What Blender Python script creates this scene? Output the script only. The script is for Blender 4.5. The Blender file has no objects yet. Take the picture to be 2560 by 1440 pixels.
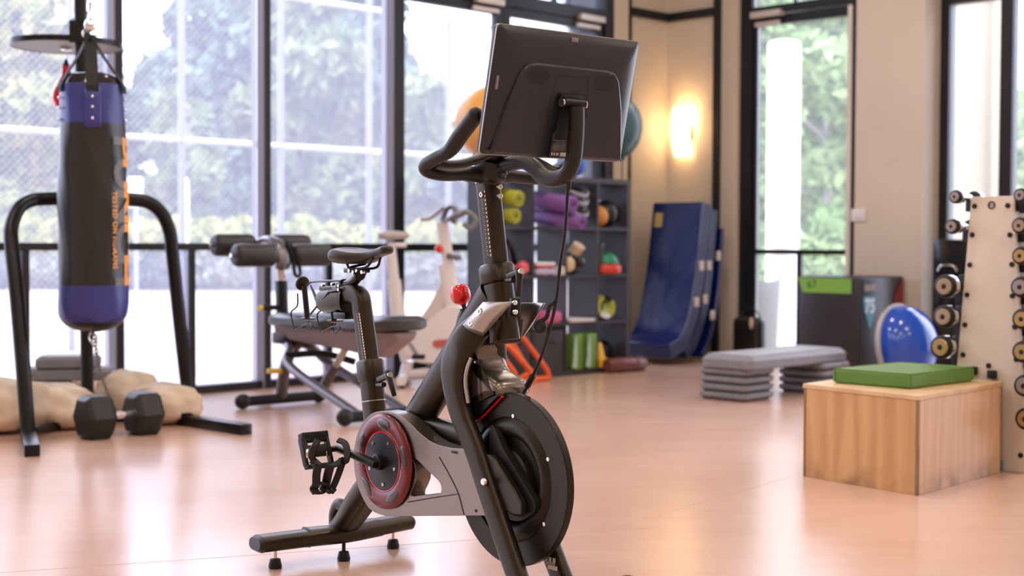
import bpy, bmesh, math, random
from mathutils import Vector, Matrix, noise
random.seed(7)
sc = bpy.context.scene
COL = sc.collection

# ------------------------------------------------------------------ camera
cam_data = bpy.data.cameras.new('camera')
cam_data.lens = 50.0
cam_data.sensor_width = 36.0
cam_data.clip_start = 0.1
cam_data.clip_end = 400
cam_data.dof.use_dof = True
cam_data.dof.focus_distance = 4.05
cam_data.dof.aperture_fstop = 2.7
cam = bpy.data.objects.new('camera', cam_data)
COL.objects.link(cam)
pitch, roll = 0.03233, 0.0035
cam.matrix_world = (Matrix.Translation((0, 0, 1.0)) @ Matrix.Rotation(math.pi / 2 - pitch, 4, 'X') @ Matrix.Rotation(roll, 4, 'Z'))
sc.camera = cam

# ------------------------------------------------------------------ sky, lamps, exposure
world = bpy.data.worlds.new('overcast_sky')
sc.world = world
world.use_nodes = True
bg = world.node_tree.nodes['Background']
bg.inputs['Color'].default_value = (0.79, 0.82, 1.0, 1)
# standard overcast sky: zenith three times as bright as the horizon
wn = world.node_tree
w_tc = wn.nodes.new('ShaderNodeTexCoord')
w_sep = wn.nodes.new('ShaderNodeSeparateXYZ')
w_rng = wn.nodes.new('ShaderNodeMapRange')
w_rng.inputs['To Min'].default_value = 2.1
w_rng.inputs['To Max'].default_value = 6.3
wn.links.new(w_tc.outputs['Generated'], w_sep.inputs[0])
wn.links.new(w_sep.outputs['Z'], w_rng.inputs['Value'])
wn.links.new(w_rng.outputs[0], bg.inputs['Strength'])
sun_d = bpy.data.lights.new('hazy_sun', 'SUN')
sun_d.energy = 0.6
sun_d.angle = math.radians(12)
sun_d.color = (1.0, 0.95, 0.86)
sun = bpy.data.objects.new('hazy_sun', sun_d)
COL.objects.link(sun)
sun.rotation_euler = (math.radians(42), 0, math.radians(-60))
sc.view_settings.view_transform = 'Standard'
sc.view_settings.look = 'None'
sc.view_settings.gamma = 1.0
sc.view_settings.use_curve_mapping = False
sc.view_settings.exposure = 0.98
CEIL_W = 14.0          # watts of each ceiling downlight

# light path depth (keeps the interior clean of fireflies)
sc.cycles.max_bounces = 7
sc.cycles.diffuse_bounces = 3
sc.cycles.glossy_bounces = 3
sc.cycles.transmission_bounces = 4
sc.cycles.transparent_max_bounces = 10
sc.cycles.sample_clamp_indirect = 8.0
sc.cycles.caustics_reflective = False
sc.cycles.caustics_refractive = False

# ------------------------------------------------------------------ room frame: s runs along the window wall from the corner, t along the door wall
KX, KY = 1.385, 12.785
Q = math.sqrt(0.5)
def RM(s, t, z=0.0):
    return Vector((KX - Q * s + Q * t, KY - Q * s - Q * t, z))
ROOMZ = math.radians(-45)      # local x = +t, local y = -s
def RMM(s, t, z=0.0):
    return Matrix.Translation(RM(s, t, z)) @ Matrix.Rotation(ROOMZ, 4, 'Z')

# ------------------------------------------------------------------ materials
MATS = {}
def mat(name, col, rough=0.5, metal=0.0, var=0.0, scale=8.0, bump=0.0, bscale=60.0, coat=0.0, spec=0.5, stretch=None, col2=None, emit=None, estr=0.0, sheen=0.0, trans=0.0):
    if name in MATS:
        return MATS[name]
    m = bpy.data.materials.new(name)
    m.use_nodes = True
    nt = m.node_tree
    b = nt.nodes['Principled BSDF']
    b.inputs['Base Color'].default_value = (*col, 1)
    b.inputs['Roughness'].default_value = rough
    b.inputs['Metallic'].default_value = metal
    b.inputs['Coat Weight'].default_value = coat
    b.inputs['Specular IOR Level'].default_value = spec
    b.inputs['Sheen Weight'].default_value = sheen
    if trans:
        b.inputs['Transmission Weight'].default_value = trans
    if emit:
        b.inputs['Emission Color'].default_value = (*emit, 1)
        b.inputs['Emission Strength'].default_value = estr
    tc = nt.nodes.new('ShaderNodeTexCoord')
    mp = nt.nodes.new('ShaderNodeMapping')
    nt.links.new(tc.outputs['Object'], mp.inputs['Vector'])
    if stretch:
        mp.inputs['Scale'].default_value = stretch
    if var or col2:
        n = nt.nodes.new('ShaderNodeTexNoise')
        n.inputs['Scale'].default_value = scale
        n.inputs['Detail'].default_value = 5
        nt.links.new(mp.outputs['Vector'], n.inputs['Vector'])
        r = nt.nodes.new('ShaderNodeValToRGB')
        c2 = col2 or tuple(min(1, c * (1 + var)) for c in col)
        c1 = col if col2 else tuple(c * (1 - var) for c in col)
        r.color_ramp.elements[0].position = 0.35
        r.color_ramp.elements[0].color = (*c1, 1)
        r.color_ramp.elements[1].position = 0.65
        r.color_ramp.elements[1].color = (*c2, 1)
        nt.links.new(n.outputs['Fac'], r.inputs['Fac'])
        nt.links.new(r.outputs['Color'], b.inputs['Base Color'])
    if bump:
        n2 = nt.nodes.new('ShaderNodeTexNoise')
        n2.inputs['Scale'].default_value = bscale
        n2.inputs['Detail'].default_value = 3
        nt.links.new(mp.outputs['Vector'], n2.inputs['Vector'])
        bp = nt.nodes.new('ShaderNodeBump')
        bp.inputs['Strength'].default_value = bump
        bp.inputs['Distance'].default_value = 0.01
        nt.links.new(n2.outputs['Fac'], bp.inputs['Height'])
        nt.links.new(bp.outputs['Normal'], b.inputs['Normal'])
    MATS[name] = m
    return m

# ------------------------------------------------------------------ mesh helpers
def cr(pts, k=6, closed=False):
    """Catmull-Rom through the points (any dimension)."""
    P = [Vector(p) for p in pts]
    n = len(P)
    out = []
    rng = range(n) if closed else range(n - 1)
    for i in rng:
        p0 = P[(i - 1) % n] if closed or i > 0 else P[0] * 2 - P[1]
        p1, p2 = P[i], P[(i + 1) % n]
        p3 = P[(i + 2) % n] if closed or i + 2 < n else P[-1] * 2 - P[-2]
        for j in range(k):
            t = j / k
            out.append(0.5 * ((2 * p1) + (p2 - p0) * t + (2 * p0 - 5 * p1 + 4 * p2 - p3) * t * t + (3 * p1 - p0 - 3 * p2 + p3) * t ** 3))
    if not closed:
        out.append(P[-1].copy())
    return out

class MB:
    def __init__(self):
        self.v = []
        self.f = []
    def add(self, vs, fs, M=None):
        o = len(self.v)
        self.v += [(M @ Vector(p)) if M else Vector(p) for p in vs]
        self.f += [tuple(i + o for i in f) for f in fs]
        return self
    def box(self, c, s, M=None, rz=0.0, bev=0.0, seg=2):
        hx, hy, hz = s[0] / 2, s[1] / 2, s[2] / 2
        T = Matrix.Translation(c) @ Matrix.Rotation(rz, 4, 'Z')
        if M is not None:
            T = M @ T
        if bev > 0:
            bm = bmesh.new()
            bmesh.ops.create_cube(bm, size=1.0)
            for q in bm.verts:
                q.co = Vector((q.co.x * s[0], q.co.y * s[1], q.co.z * s[2]))
            bmesh.ops.bevel(bm, geom=bm.edges[:], offset=bev, segments=seg, profile=0.5, affect='EDGES')
            bm.verts.index_update()
            self.add([q.co.copy() for q in bm.verts], [[q.index for q in f.verts] for f in bm.faces], T)
            bm.free()
            return self
        vs = [(x, y, z) for z in (-hz, hz) for y in (-hy, hy) for x in (-hx, hx)]
        return self.add(vs, [(0, 2, 3, 1), (4, 5, 7, 6), (0, 1, 5, 4), (2, 6, 7, 3), (0, 4, 6, 2), (1, 3, 7, 5)], T)
    def tube(self, pts, r, n=10, caps=True, closed=False, up=None, sup=2.0, M=None):
        """r: radius, list of radii, (ra, rb) or list of those. up: fixed reference for the rb axis."""
        P = [Vector(p) for p in pts]
        m = len(P)
        def rad(i):
            q = r[i] if isinstance(r, list) else r
            return q if isinstance(q, tuple) else (q, q)
        rings = []
        prev = None
        for i in range(m):
            a = P[(i - 1) % m] if closed or i > 0 else P[0]
            b = P[(i + 1) % m] if closed or i < m - 1 else P[-1]
            t = (b - a)
            t = t.normalized() if t.length > 1e-9 else Vector((0, 0, 1))
            if up is not None:
                x = t.cross(Vector(up))
                x = x.normalized() if x.length > 1e-6 else Vector((1, 0, 0))
            elif prev is None:
                x = t.orthogonal().normalized()
            else:
                x = (prev - t * prev.dot(t)).normalized()
            prev = x
            y = t.cross(x) * -1 if up is not None else t.cross(x)
            ra, rb = rad(i)
            ring = []
            for k in range(n):
                an = 2 * math.pi * k / n
                ca, sa = math.cos(an), math.sin(an)
                if sup != 2.0:
                    ca = math.copysign(abs(ca) ** (2 / sup), ca)
                    sa = math.copysign(abs(sa) ** (2 / sup), sa)
                ring.append(P[i] + x * ca * ra + y * sa * rb)
            rings.append(ring)
        vs = [p for rg in rings for p in rg]
        fs = []
        for i in range(m if closed else m - 1):
            j = (i + 1) % m
            for k in range(n):
                l = (k + 1) % n
                fs.append((i * n + k, i * n + l, j * n + l, j * n + k))
        if caps and not closed:
            fs.append(tuple(range(n - 1, -1, -1)))
            fs.append(tuple((m - 1) * n + k for k in range(n)))
        return self.add(vs, fs, M)
    def lathe(self, prof, n=24, M=None, caps=True, a0=0.0, a1=2 * math.pi):
        """prof: (radius, height) pairs turned about local z."""
        full = abs(a1 - a0 - 2 * math.pi) < 1e-6
        cols = n if full else n + 1
        vs = []
        for (rr, zz) in prof:
            for k in range(cols):
                an = a0 + (a1 - a0) * k / n
                vs.append((rr * math.cos(an), rr * math.sin(an), zz))
        fs = []
        for i in range(len(prof) - 1):
            for k in range(n):
                l = (k + 1) % cols
                fs.append((i * cols + k, i * cols + l, (i + 1) * cols + l, (i + 1) * cols + k))
        if caps and full:
            if prof[0][0] > 1e-6:
                fs.append(tuple(range(cols - 1, -1, -1)))
            if prof[-1][0] > 1e-6:
                fs.append(tuple((len(prof) - 1) * cols + k for k in range(cols)))
        return self.add(vs, fs, M)
    def prism(self, loop, vec, M=None, holes=()):
        """closed 3D loop (plus hole loops) extruded along vec, caps triangulated."""
        vec = Vector(vec)
        loops = [[Vector(p) for p in loop]] + [[Vector(p) for p in h] for h in holes]
        bm = bmesh.new()
        es = []
        for lp in loops:
            b = [bm.verts.new(p) for p in lp]
            for i in range(len(b)):
                es.append(bm.edges.new((b[i], b[(i + 1) % len(b)])))
        bmesh.ops.triangle_fill(bm, edges=es, use_beauty=True)
        bm.verts.index_update()
        vs = [q.co.copy() for q in bm.verts]
        tri = [[q.index for q in f.verts] for f in bm.faces]
        bm.free()
        n = len(vs)
        fs = [tuple(reversed(t)) for t in tri] + [tuple(i + n for i in t) for t in tri]
        o = 0
        for lp in loops:
            m = len(lp)
            for i in range(m):
                j = (i + 1) % m
                fs.append((o + i, o + j, n + o + j, n + o + i))
            o += m
        return self.add(vs + [p + vec for p in vs], fs, M)
    def ball(self, c, r, nu=20, nv=12, M=None):
        r = r if isinstance(r, tuple) else (r, r, r)
        prof = [(math.sin(math.pi * i / nv), -math.cos(math.pi * i / nv)) for i in range(nv + 1)]
        prof[0] = (1e-5, -1.0)
        prof[-1] = (1e-5, 1.0)
        T = Matrix.Translation(c) @ Matrix.Diagonal((*r, 1))
        return self.lathe(prof, nu, (M @ T) if M else T, caps=False)
    def loft(self, rings, caps=True, M=None, closed=True):
        n = len(rings[0])
        vs = [p for rg in rings for p in rg]
        fs = []
        for i in range(len(rings) - 1):
            for k in range(n if closed else n - 1):
                l = (k + 1) % n
                fs.append((i * n + k, i * n + l, (i + 1) * n + l, (i + 1) * n + k))
        if caps and closed:
            fs.append(tuple(range(n - 1, -1, -1)))
            fs.append(tuple((len(rings) - 1) * n + k for k in range(n)))
        return self.add(vs, fs, M)
    def quad(self, a, b, c, d, M=None):
        return self.add([a, b, c, d], [(0, 1, 2, 3)], M)
    def build(self, name, m, parent=None, smooth=38, fix=True, bevel=0.0, bseg=2, subsurf=0, solid=0.0):
        me = bpy.data.meshes.new(name)
        org = ORIGIN.get(parent.name) if parent is not None else None
        vs = [(p - org) for p in self.v] if org is not None else self.v
        me.from_pydata([tuple(p) for p in vs], [], self.f)
        if fix:
            bm = bmesh.new()
            bm.from_mesh(me)
            bmesh.ops.recalc_face_normals(bm, faces=bm.faces[:])
            bm.to_mesh(me)
            bm.free()
        if smooth:
            me.shade_smooth()
            if smooth < 180:
                me.set_sharp_from_angle(angle=math.radians(smooth))
        if m is not None:
            me.materials.append(m)
        o = bpy.data.objects.new(name, me)
        COL.objects.link(o)
        if parent is not None:
            o.parent = parent
            if org is not None:
                ORIGIN[o.name] = org
        if solid:
            md = o.modifiers.new('thickness', 'SOLIDIFY')
            md.thickness = solid
            md.offset = 0
        if bevel:
            md = o.modifiers.new('edge', 'BEVEL')
            md.width = bevel
            md.segments = bseg
            md.limit_method = 'ANGLE'
            md.angle_limit = math.radians(35)
        if subsurf:
            md = o.modifiers.new('round', 'SUBSURF')
            md.levels = subsurf
            md.render_levels = subsurf
        return o

ORIGIN = {}      # things whose parts are written in world metres keep their base point here
def thing(name, label, cat, loc=(0, 0, 0), rz=0.0, group=None, world=False):
    o = bpy.data.objects.new(name, None)
    o.empty_display_size = 0.1
    COL.objects.link(o)
    o.location = loc
    o.rotation_euler = (0, 0, rz)
    if world:
        ORIGIN[o.name] = Vector(loc)
    return tag(o, label, cat, group)
def tag(o, label, cat, group=None, kind=None):
    o['label'] = label
    o['category'] = cat
    if group:
        o['group'] = group
    if kind:
        o['kind'] = kind
    return o
def struct(o, label=None):
    o['kind'] = 'structure'
    if label:
        o['label'] = label
    return o
def settle(o):
    """Move a single-mesh thing's origin to its base centre."""
    vs = [v.co for v in o.data.vertices]
    c = Vector(((min(v.x for v in vs) + max(v.x for v in vs)) / 2, (min(v.y for v in vs) + max(v.y for v in vs)) / 2, min(v.z for v in vs)))
    for v in o.data.vertices:
        v.co -= c
    o.location = c
    return o
def copy_thing(root, loc, rz=None, label=None):
    def cp(o, par):
        c = o.copy()
        COL.objects.link(c)
        c.parent = par
        for ch in list(o.children):
            cp(ch, c)
        return c
    r = cp(root, None)
    r.location = loc
    if rz is not None:
        r.rotation_euler = (0, 0, rz)
    if label:
        r['label'] = label
    return r
def text_mesh(body, size=1.0, ext=0.0, bold=0.0, align='CENTER', spacing=1.0):
    """Flat lettering as vertices and faces in the xy plane."""
    cu = bpy.data.curves.new('lettering', 'FONT')
    cu.body = body
    cu.size = size
    cu.extrude = ext
    cu.offset = bold
    cu.align_x = align
    cu.align_y = 'CENTER'
    cu.space_character = spacing
    cu.resolution_u = 3
    ob = bpy.data.objects.new('lettering', cu)
    COL.objects.link(ob)
    bpy.context.view_layer.update()
    me = ob.to_mesh()
    vs = [v.co.copy() for v in me.vertices]
    fs = [tuple(p.vertices) for p in me.polygons]
    ob.to_mesh_clear()
    bpy.data.objects.remove(ob)
    bpy.data.curves.remove(cu)
    return vs, fs
def axis_matrix(o, z, x=None):
    """4x4 with local z along z and local x near x, origin o."""
    z = Vector(z).normalized()
    x = Vector(x) if x is not None else z.orthogonal()
    y = z.cross(x).normalized()
    x = y.cross(z)
    return Matrix(((x.x, y.x, z.x, o[0]), (x.y, y.y, z.y, o[1]), (x.z, y.z, z.z, o[2]), (0, 0, 0, 1)))

# ------------------------------------------------------------------ shared materials
M_FRAME = mat('dark_bronze_frame_paint', (0.013, 0.014, 0.018), 0.4, var=0.15, scale=3, spec=0.4)
M_WALL = mat('cream_wall_plaster', (0.64, 0.56, 0.465), 0.75, var=0.03, scale=2.0, bump=0.06, bscale=180)
M_TRIM = mat('pale_column_paint', (0.74, 0.68, 0.60), 0.6, var=0.03, scale=3)
M_LITSIDE = mat('daylit_post_side_grey', (0.20, 0.19, 0.23), 0.4)  # lighter grey paints daylight onto the side faces of the dark posts
M_BLACK = mat('black_rubber', (0.008, 0.008, 0.009), 0.5, spec=0.35, bump=0.05, bscale=200)
M_BLACKMETAL = mat('black_powder_coat', (0.006, 0.006, 0.007), 0.34, var=0.1, spec=0.3)
M_CHROME = mat('chrome', (0.80, 0.80, 0.82), 0.12, 1.0)
M_STEEL = mat('brushed_steel', (0.42, 0.40, 0.38), 0.42, 1.0, bump=0.04, bscale=300)
M_WHITE = mat('white_plastic', (0.75, 0.74, 0.74), 0.4)

def glass_material(name, tint, fac):  # translucent mix paints the washed-out glare and haze into the panes
    m = bpy.data.materials.new(name)
    m.use_nodes = True
    nt = m.node_tree
    for n in list(nt.nodes):
        nt.nodes.remove(n)
    out = nt.nodes.new('ShaderNodeOutputMaterial')
    tr = nt.nodes.new('ShaderNodeBsdfTransparent')
    tr.inputs['Color'].default_value = (0.97, 0.98, 1.0, 1)
    gl = nt.nodes.new('ShaderNodeBsdfGlossy')
    gl.inputs['Roughness'].default_value = 0.02
    tl = nt.nodes.new('ShaderNodeBsdfTranslucent')
    tl.inputs['Color'].default_value = (*tint, 1)
    fr = nt.nodes.new('ShaderNodeFresnel')
    fr.inputs['IOR'].default_value = 1.35
    veil = nt.nodes.new('ShaderNodeMixShader')
    veil.inputs['Fac'].default_value = fac
    mix = nt.nodes.new('ShaderNodeMixShader')
    nt.links.new(tr.outputs[0], veil.inputs[1])
    nt.links.new(tl.outputs[0], veil.inputs[2])
    nt.links.new(fr.outputs[0], mix.inputs[0])
    nt.links.new(veil.outputs[0], mix.inputs[1])
    nt.links.new(gl.outputs[0], mix.inputs[2])
    nt.links.new(mix.outputs[0], out.inputs['Surface'])
    return m
M_GLASS = glass_material('lilac_haze_window_glass', (0.80, 0.81, 1.0), 0.095)
M_GLASS2 = glass_material('green_haze_door_glass', (0.88, 1.0, 0.94), 0.07)  # greener version of the painted haze

def floor_material():
    m = mat('terracotta_sheet_floor', (0.60, 0.335, 0.215), 0.3, spec=0.5)
    nt = m.node_tree
    b = nt.nodes['Principled BSDF']
    b.inputs['IOR'].default_value = 2.3
    tc = nt.nodes.new('ShaderNodeTexCoord')
    n1 = nt.nodes.new('ShaderNodeTexNoise'); n1.inputs['Scale'].default_value = 1.3; n1.inputs['Detail'].default_value = 6
    n2 = nt.nodes.new('ShaderNodeTexNoise'); n2.inputs['Scale'].default_value = 45; n2.inputs['Detail'].default_value = 4
    mp = nt.nodes.new('ShaderNodeMapping'); mp.inputs['Rotation'].default_value = (0, 0, 0.5); mp.inputs['Scale'].default_value = (1.2, 9, 1)
    n3 = nt.nodes.new('ShaderNodeTexNoise'); n3.inputs['Scale'].default_value = 1.6; n3.inputs['Detail'].default_value = 8
    for n in (n1, n2):
        nt.links.new(tc.outputs['Object'], n.inputs['Vector'])
    nt.links.new(tc.outputs['Object'], mp.inputs['Vector'])
    nt.links.new(mp.outputs['Vector'], n3.inputs['Vector'])
    r1 = nt.nodes.new('ShaderNodeValToRGB')
    r1.color_ramp.elements[0].position = 0.3; r1.color_ramp.elements[0].color = (0.60, 0.375, 0.275, 1)
    r1.color_ramp.elements[1].position = 0.7; r1.color_ramp.elements[1].color = (0.66, 0.43, 0.325, 1)
    nt.links.new(n1.outputs['Fac'], r1.inputs['Fac'])
    r3 = nt.nodes.new('ShaderNodeValToRGB')
    r3.color_ramp.elements[0].position = 0.42; r3.color_ramp.elements[0].color = (0, 0, 0, 1)
    r3.color_ramp.elements[1].position = 0.80; r3.color_ramp.elements[1].color = (0.22, 0.22, 0.22, 1)
    nt.links.new(n3.outputs['Fac'], r3.inputs['Fac'])
    mx = nt.nodes.new('ShaderNodeMixRGB')
    mx.inputs['Color2'].default_value = (0.46, 0.26, 0.17, 1)
    nt.links.new(r3.outputs['Color'], mx.inputs['Fac'])
    nt.links.new(r1.outputs['Color'], mx.inputs['Color1'])
    nt.links.new(mx.outputs['Color'], b.inputs['Base Color'])
    rr = nt.nodes.new('ShaderNodeMapRange')
    rr.inputs['To Min'].default_value = 0.17; rr.inputs['To Max'].default_value = 0.27
    nt.links.new(n1.outputs['Fac'], rr.inputs['Value'])
    nt.links.new(rr.outputs[0], b.inputs['Roughness'])
    bp = nt.nodes.new('ShaderNodeBump'); bp.inputs['Strength'].default_value = 0.06; bp.inputs['Distance'].default_value = 0.003
    nt.links.new(n2.outputs['Fac'], bp.inputs['Height'])
    nt.links.new(bp.outputs['Normal'], b.inputs['Normal'])
    return m

def rbox(mb, s0, s1, t0, t1, z0, z1, bev=0.0):
    c = RM((s0 + s1) / 2, (t0 + t1) / 2, (z0 + z1) / 2)
    return mb.box(c, (abs(t1 - t0), abs(s1 - s0), abs(z1 - z0)), rz=ROOMZ, bev=bev)
def pane(s0, s1, t, z0, z1, parent, along='s'):
    g = MB()
    if along == 's':
        rbox(g, s0, s1, t - 0.004, t + 0.004, z0, z1)
    else:
        rbox(g, t - 0.004, t + 0.004, s0, s1, z0, z1)
    return g.build('glass_pane', M_GLASS if along == 's' else M_GLASS2, parent, smooth=0)

HEAD = 3.9
CEIL = 4.4
SMAX, TMAX = 13.0, 11.0
# floor, ceiling, far walls
f = MB(); rbox(f, -0.6, SMAX, -0.25, TMAX, -0.1, 0.0)
floor = struct(f.build('floor', floor_material(), smooth=0), 'terracotta coloured sheet floor with a soft satin sheen and fine scuffs')
for a_, b_ in ((Vector((-1.601, 4.227, 0)), Vector((0.509, 4.969, 0))), (Vector((0.3069, 4.882, 0)), Vector((3.301, 8.857, 0)))):
    d_ = b_ - a_
    sm = MB(); sm.box(((a_.x + b_.x) / 2, (a_.y + b_.y) / 2, 0.0002), (d_.length, 0.0025, 0.0006), rz=math.atan2(d_.y, d_.x))
    sm.build('floor_seam', mat('floor_seam', (0.54, 0.33, 0.235), 0.4), floor, smooth=0)
c = MB(); rbox(c, -0.6, SMAX, -0.25, TMAX, CEIL, CEIL + 0.1)
struct(c.build('ceiling', mat('white_ceiling', (0.8, 0.78, 0.74), 0.9), smooth=0))
w = MB(); rbox(w, SMAX, SMAX + 0.12, -0.25, TMAX, 0, CEIL)
struct(w.build('wall_rear', M_WALL, smooth=0))
w = MB(); rbox(w, -0.6, SMAX, TMAX, TMAX + 0.12, 0, CEIL)
struct(w.build('wall_near', M_WALL, smooth=0))

# window wall: solid stretch beside the corner, lintel above the glass
w = MB()
rbox(w, 0.0, 0.60, -0.2, 0.0, 0, CEIL)
rbox(w, 0.60, 0.80, -0.2, 0.05, 0, CEIL)
rbox(w, 0.80, SMAX, -0.2, 0.0, HEAD, CEIL)
struct(w.build('wall_left', M_WALL, smooth=0))
# door wall: strip beside the corner, jamb pillar, lintel, set-back bay
w = MB()
rbox(w, -0.2, 0.0, -0.2, 0.765, 0, CEIL)
rbox(w, -0.2, 0.0, 0.765, 1.923, HEAD, CEIL)
rbox(w, -0.30, 0.0, 1.923, 2.522, 0, CEIL)
rbox(w, -0.42, -0.22, 2.522, TMAX, HEAD, CEIL)
struct(w.build('wall_right', M_WALL, smooth=0))
# dark metal channels framing the corner wall panels
g = MB(); rbox(g, 0.0, 0.60, 0.0, 0.03, 2.97, 3.04); rbox(g, 0.0, 0.03, 0.03, 0.595, 2.97, 3.04)
struct(g.build('trim_1', M_FRAME, smooth=0), 'dark metal band running round the corner high on the wall')
g = MB(); rbox(g, 0.535, 0.60, 0.0, 0.035, 0, CEIL)
struct(g.build('trim_2', M_FRAME, smooth=0))
g = MB(); rbox(g, 0.0, 0.035, 0.53, 0.595, 0, CEIL)
struct(g.build('trim_3', M_FRAME, smooth=0))

# windows of the window wall
posts = [0.872, 2.10, 3.237, 4.38, 5.49, 6.62, 7.75, 8.88, 10.0, 11.1, 12.2]
mulls = {5: 6.08, 4: 4.935, 3: 3.81}
n = 0
for i in range(2, len(posts) - 1):
    a, b = posts[i], posts[i + 1]
    n += 1
    g = MB()
    rbox(g, a - 0.035, a + 0.018, -0.06, 0.075, 0, HEAD, 0.004)          # post
    rbox(g, a + 0.03, b - 0.035, -0.03, 0.035, 0.94, 0.985, 0.003)      # rail
    rbox(g, a + 0.03, b - 0.035, -0.06, 0.05, 0.0, 0.05, 0.003)         # sill bar
    rbox(g, a + 0.03, b - 0.035, -0.06, 0.05, HEAD - 0.06, HEAD)
    win = struct(g.build('window_%d' % n, M_FRAME, smooth=0))
    k = MB(); rbox(k, a + 0.018, a + 0.03, -0.06, 0.073, 0, HEAD); k.build('lit_post_side', M_LITSIDE, win, smooth=0)  # thin strip with the daylit side of the post put into its colour
    mu = mulls.get(i, (a + b) / 2)
    k = MB(); rbox(k, mu - 0.022, mu + 0.022, -0.03, 0.03, 0.05, 0.94)
    k.build('mullion', M_FRAME, win, smooth=0)
    pane(a + 0.03, b - 0.035, 0.0, 0.985, HEAD - 0.06, win)
    pane(a + 0.03, mu - 0.022, 0.0, 0.05, 0.94, win)
    pane(mu + 0.022, b - 0.035, 0.0, 0.05, 0.94, win)

M_CLOSER = mat('silver_grey_closer', (0.62, 0.57, 0.53), 0.4, 0.3)
# pair of glazed doors with a transom light above
g = MB()
rbox(g, 0.80, 0.91, -0.06, 0.06, 0, HEAD)
rbox(g, 0.91, 3.20, -0.06, 0.06, 2.86, 2.96)
rbox(g, 0.91, 3.20, -0.06, 0.05, HEAD - 0.06, HEAD)
win4 = struct(g.build('window_%d' % (n + 1), M_FRAME, smooth=0), 'dark framed transom window above the pair of glazed doors')
k = MB(); rbox(k, 1.475, 1.50, -0.02, 0.03, 2.96, HEAD - 0.06); k.build('mullion', M_FRAME, win4, smooth=0)
pane(0.91, 1.475, 0.0, 2.96, HEAD - 0.06, win4); pane(1.50, 3.20, 0.0, 2.96, HEAD - 0.06, win4)
def leaf(num, a, b, st):
    g = MB()
    rbox(g, a, a + st, -0.03, 0.04, 0.01, 2.86, 0.003)
    rbox(g, b - st, b, -0.03, 0.04, 0.01, 2.86, 0.003)
    rbox(g, a + st, b - st, -0.03, 0.04, 2.79, 2.86)
    rbox(g, a + st, b - st, -0.03, 0.04, 0.93, 0.985)
    rbox(g, a + st, b - st, -0.03, 0.04, 0.01, 0.10)
    d = struct(g.build('door_%d' % num, M_FRAME, smooth=0), 'glazed dark metal door leaf with a mid rail')
    pane(a + st, b - st, 0.0, 0.985, 2.79, d)
    pane(a + st, b - st, 0.0, 0.10, 0.93, d)
    k = MB()
    rbox(k, a + 0.04, a + 0.34, 0.045, 0.10, 2.845, 2.895, 0.006)
    rbox(k, a + 0.08, a + 0.36, 0.05, 0.08, 2.785, 2.82, 0.006)
    k.build('door_closer', M_CLOSER, d, smooth=0)
leaf(1, 0.912, 2.098, 0.075)
leaf(2, 2.102, 3.20, 0.075)

# door in the right-hand wall, set back in its opening
DS = -0.09
g = MB()
rbox(g, DS - 0.05, DS + 0.05, 0.765, 0.885, 0, HEAD)
rbox(g, DS - 0.05, DS + 0.05, 1.862, 1.923, 0, HEAD)
rbox(g, DS - 0.05, DS + 0.05, 0.885, 1.862, 2.93, 3.0)
rbox(g, DS - 0.05, DS + 0.05, 0.885, 1.862, HEAD - 0.06, HEAD)
win5 = struct(g.build('window_%d' % (n + 2), M_FRAME, smooth=0), 'dark door frame with a transom window above')
k = MB(); rbox(k, DS - 0.02, DS + 0.03, 1.285, 1.31, 3.0, HEAD - 0.06); k.build('mullion', M_FRAME, win5, smooth=0)
pane(0.885, 1.285, DS, 3.0, HEAD - 0.06, win5, 't'); pane(1.31, 1.862, DS, 3.0, HEAD - 0.06, win5, 't')
g = MB()
rbox(g, DS - 0.03, DS + 0.03, 0.89, 0.925, 0.01, 2.92)
rbox(g, DS - 0.03, DS + 0.03, 0.925, 1.81, 2.84, 2.92)
rbox(g, DS - 0.03, DS + 0.03, 0.925, 1.81, 0.905, 0.945)
rbox(g, DS - 0.03, DS + 0.03, 0.925, 1.81, 0.01, 0.06)
d3 = struct(g.build('door_3', M_FRAME, smooth=0), 'narrow dark framed glass door in the cream wall')
k = MB(); rbox(k, DS - 0.03, DS + 0.035, 1.81, 1.86, 0.01, 2.92); k.build('door_stile', M_TRIM, d3, smooth=0)
k = MB(); rbox(k, DS - 0.02, DS + 0.02, 1.335, 1.375, 0.06, 0.905); k.build('mullion', M_FRAME, d3, smooth=0)
pane(0.925, 1.81, DS, 0.945, 2.84, d3, 't')
pane(0.925, 1.335, DS, 0.06, 0.905, d3, 't')
pane(1.375, 1.81, DS, 0.06, 0.905, d3, 't')
k = MB(); rbox(k, DS + 0.035, DS + 0.11, 0.90, 1.2, 2.90, 2.955, 0.006); rbox(k, DS + 0.04, DS + 0.07, 0.92, 1.17, 2.83, 2.87, 0.006)
k.build('door_closer', M_CLOSER, d3, smooth=0)

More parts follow.
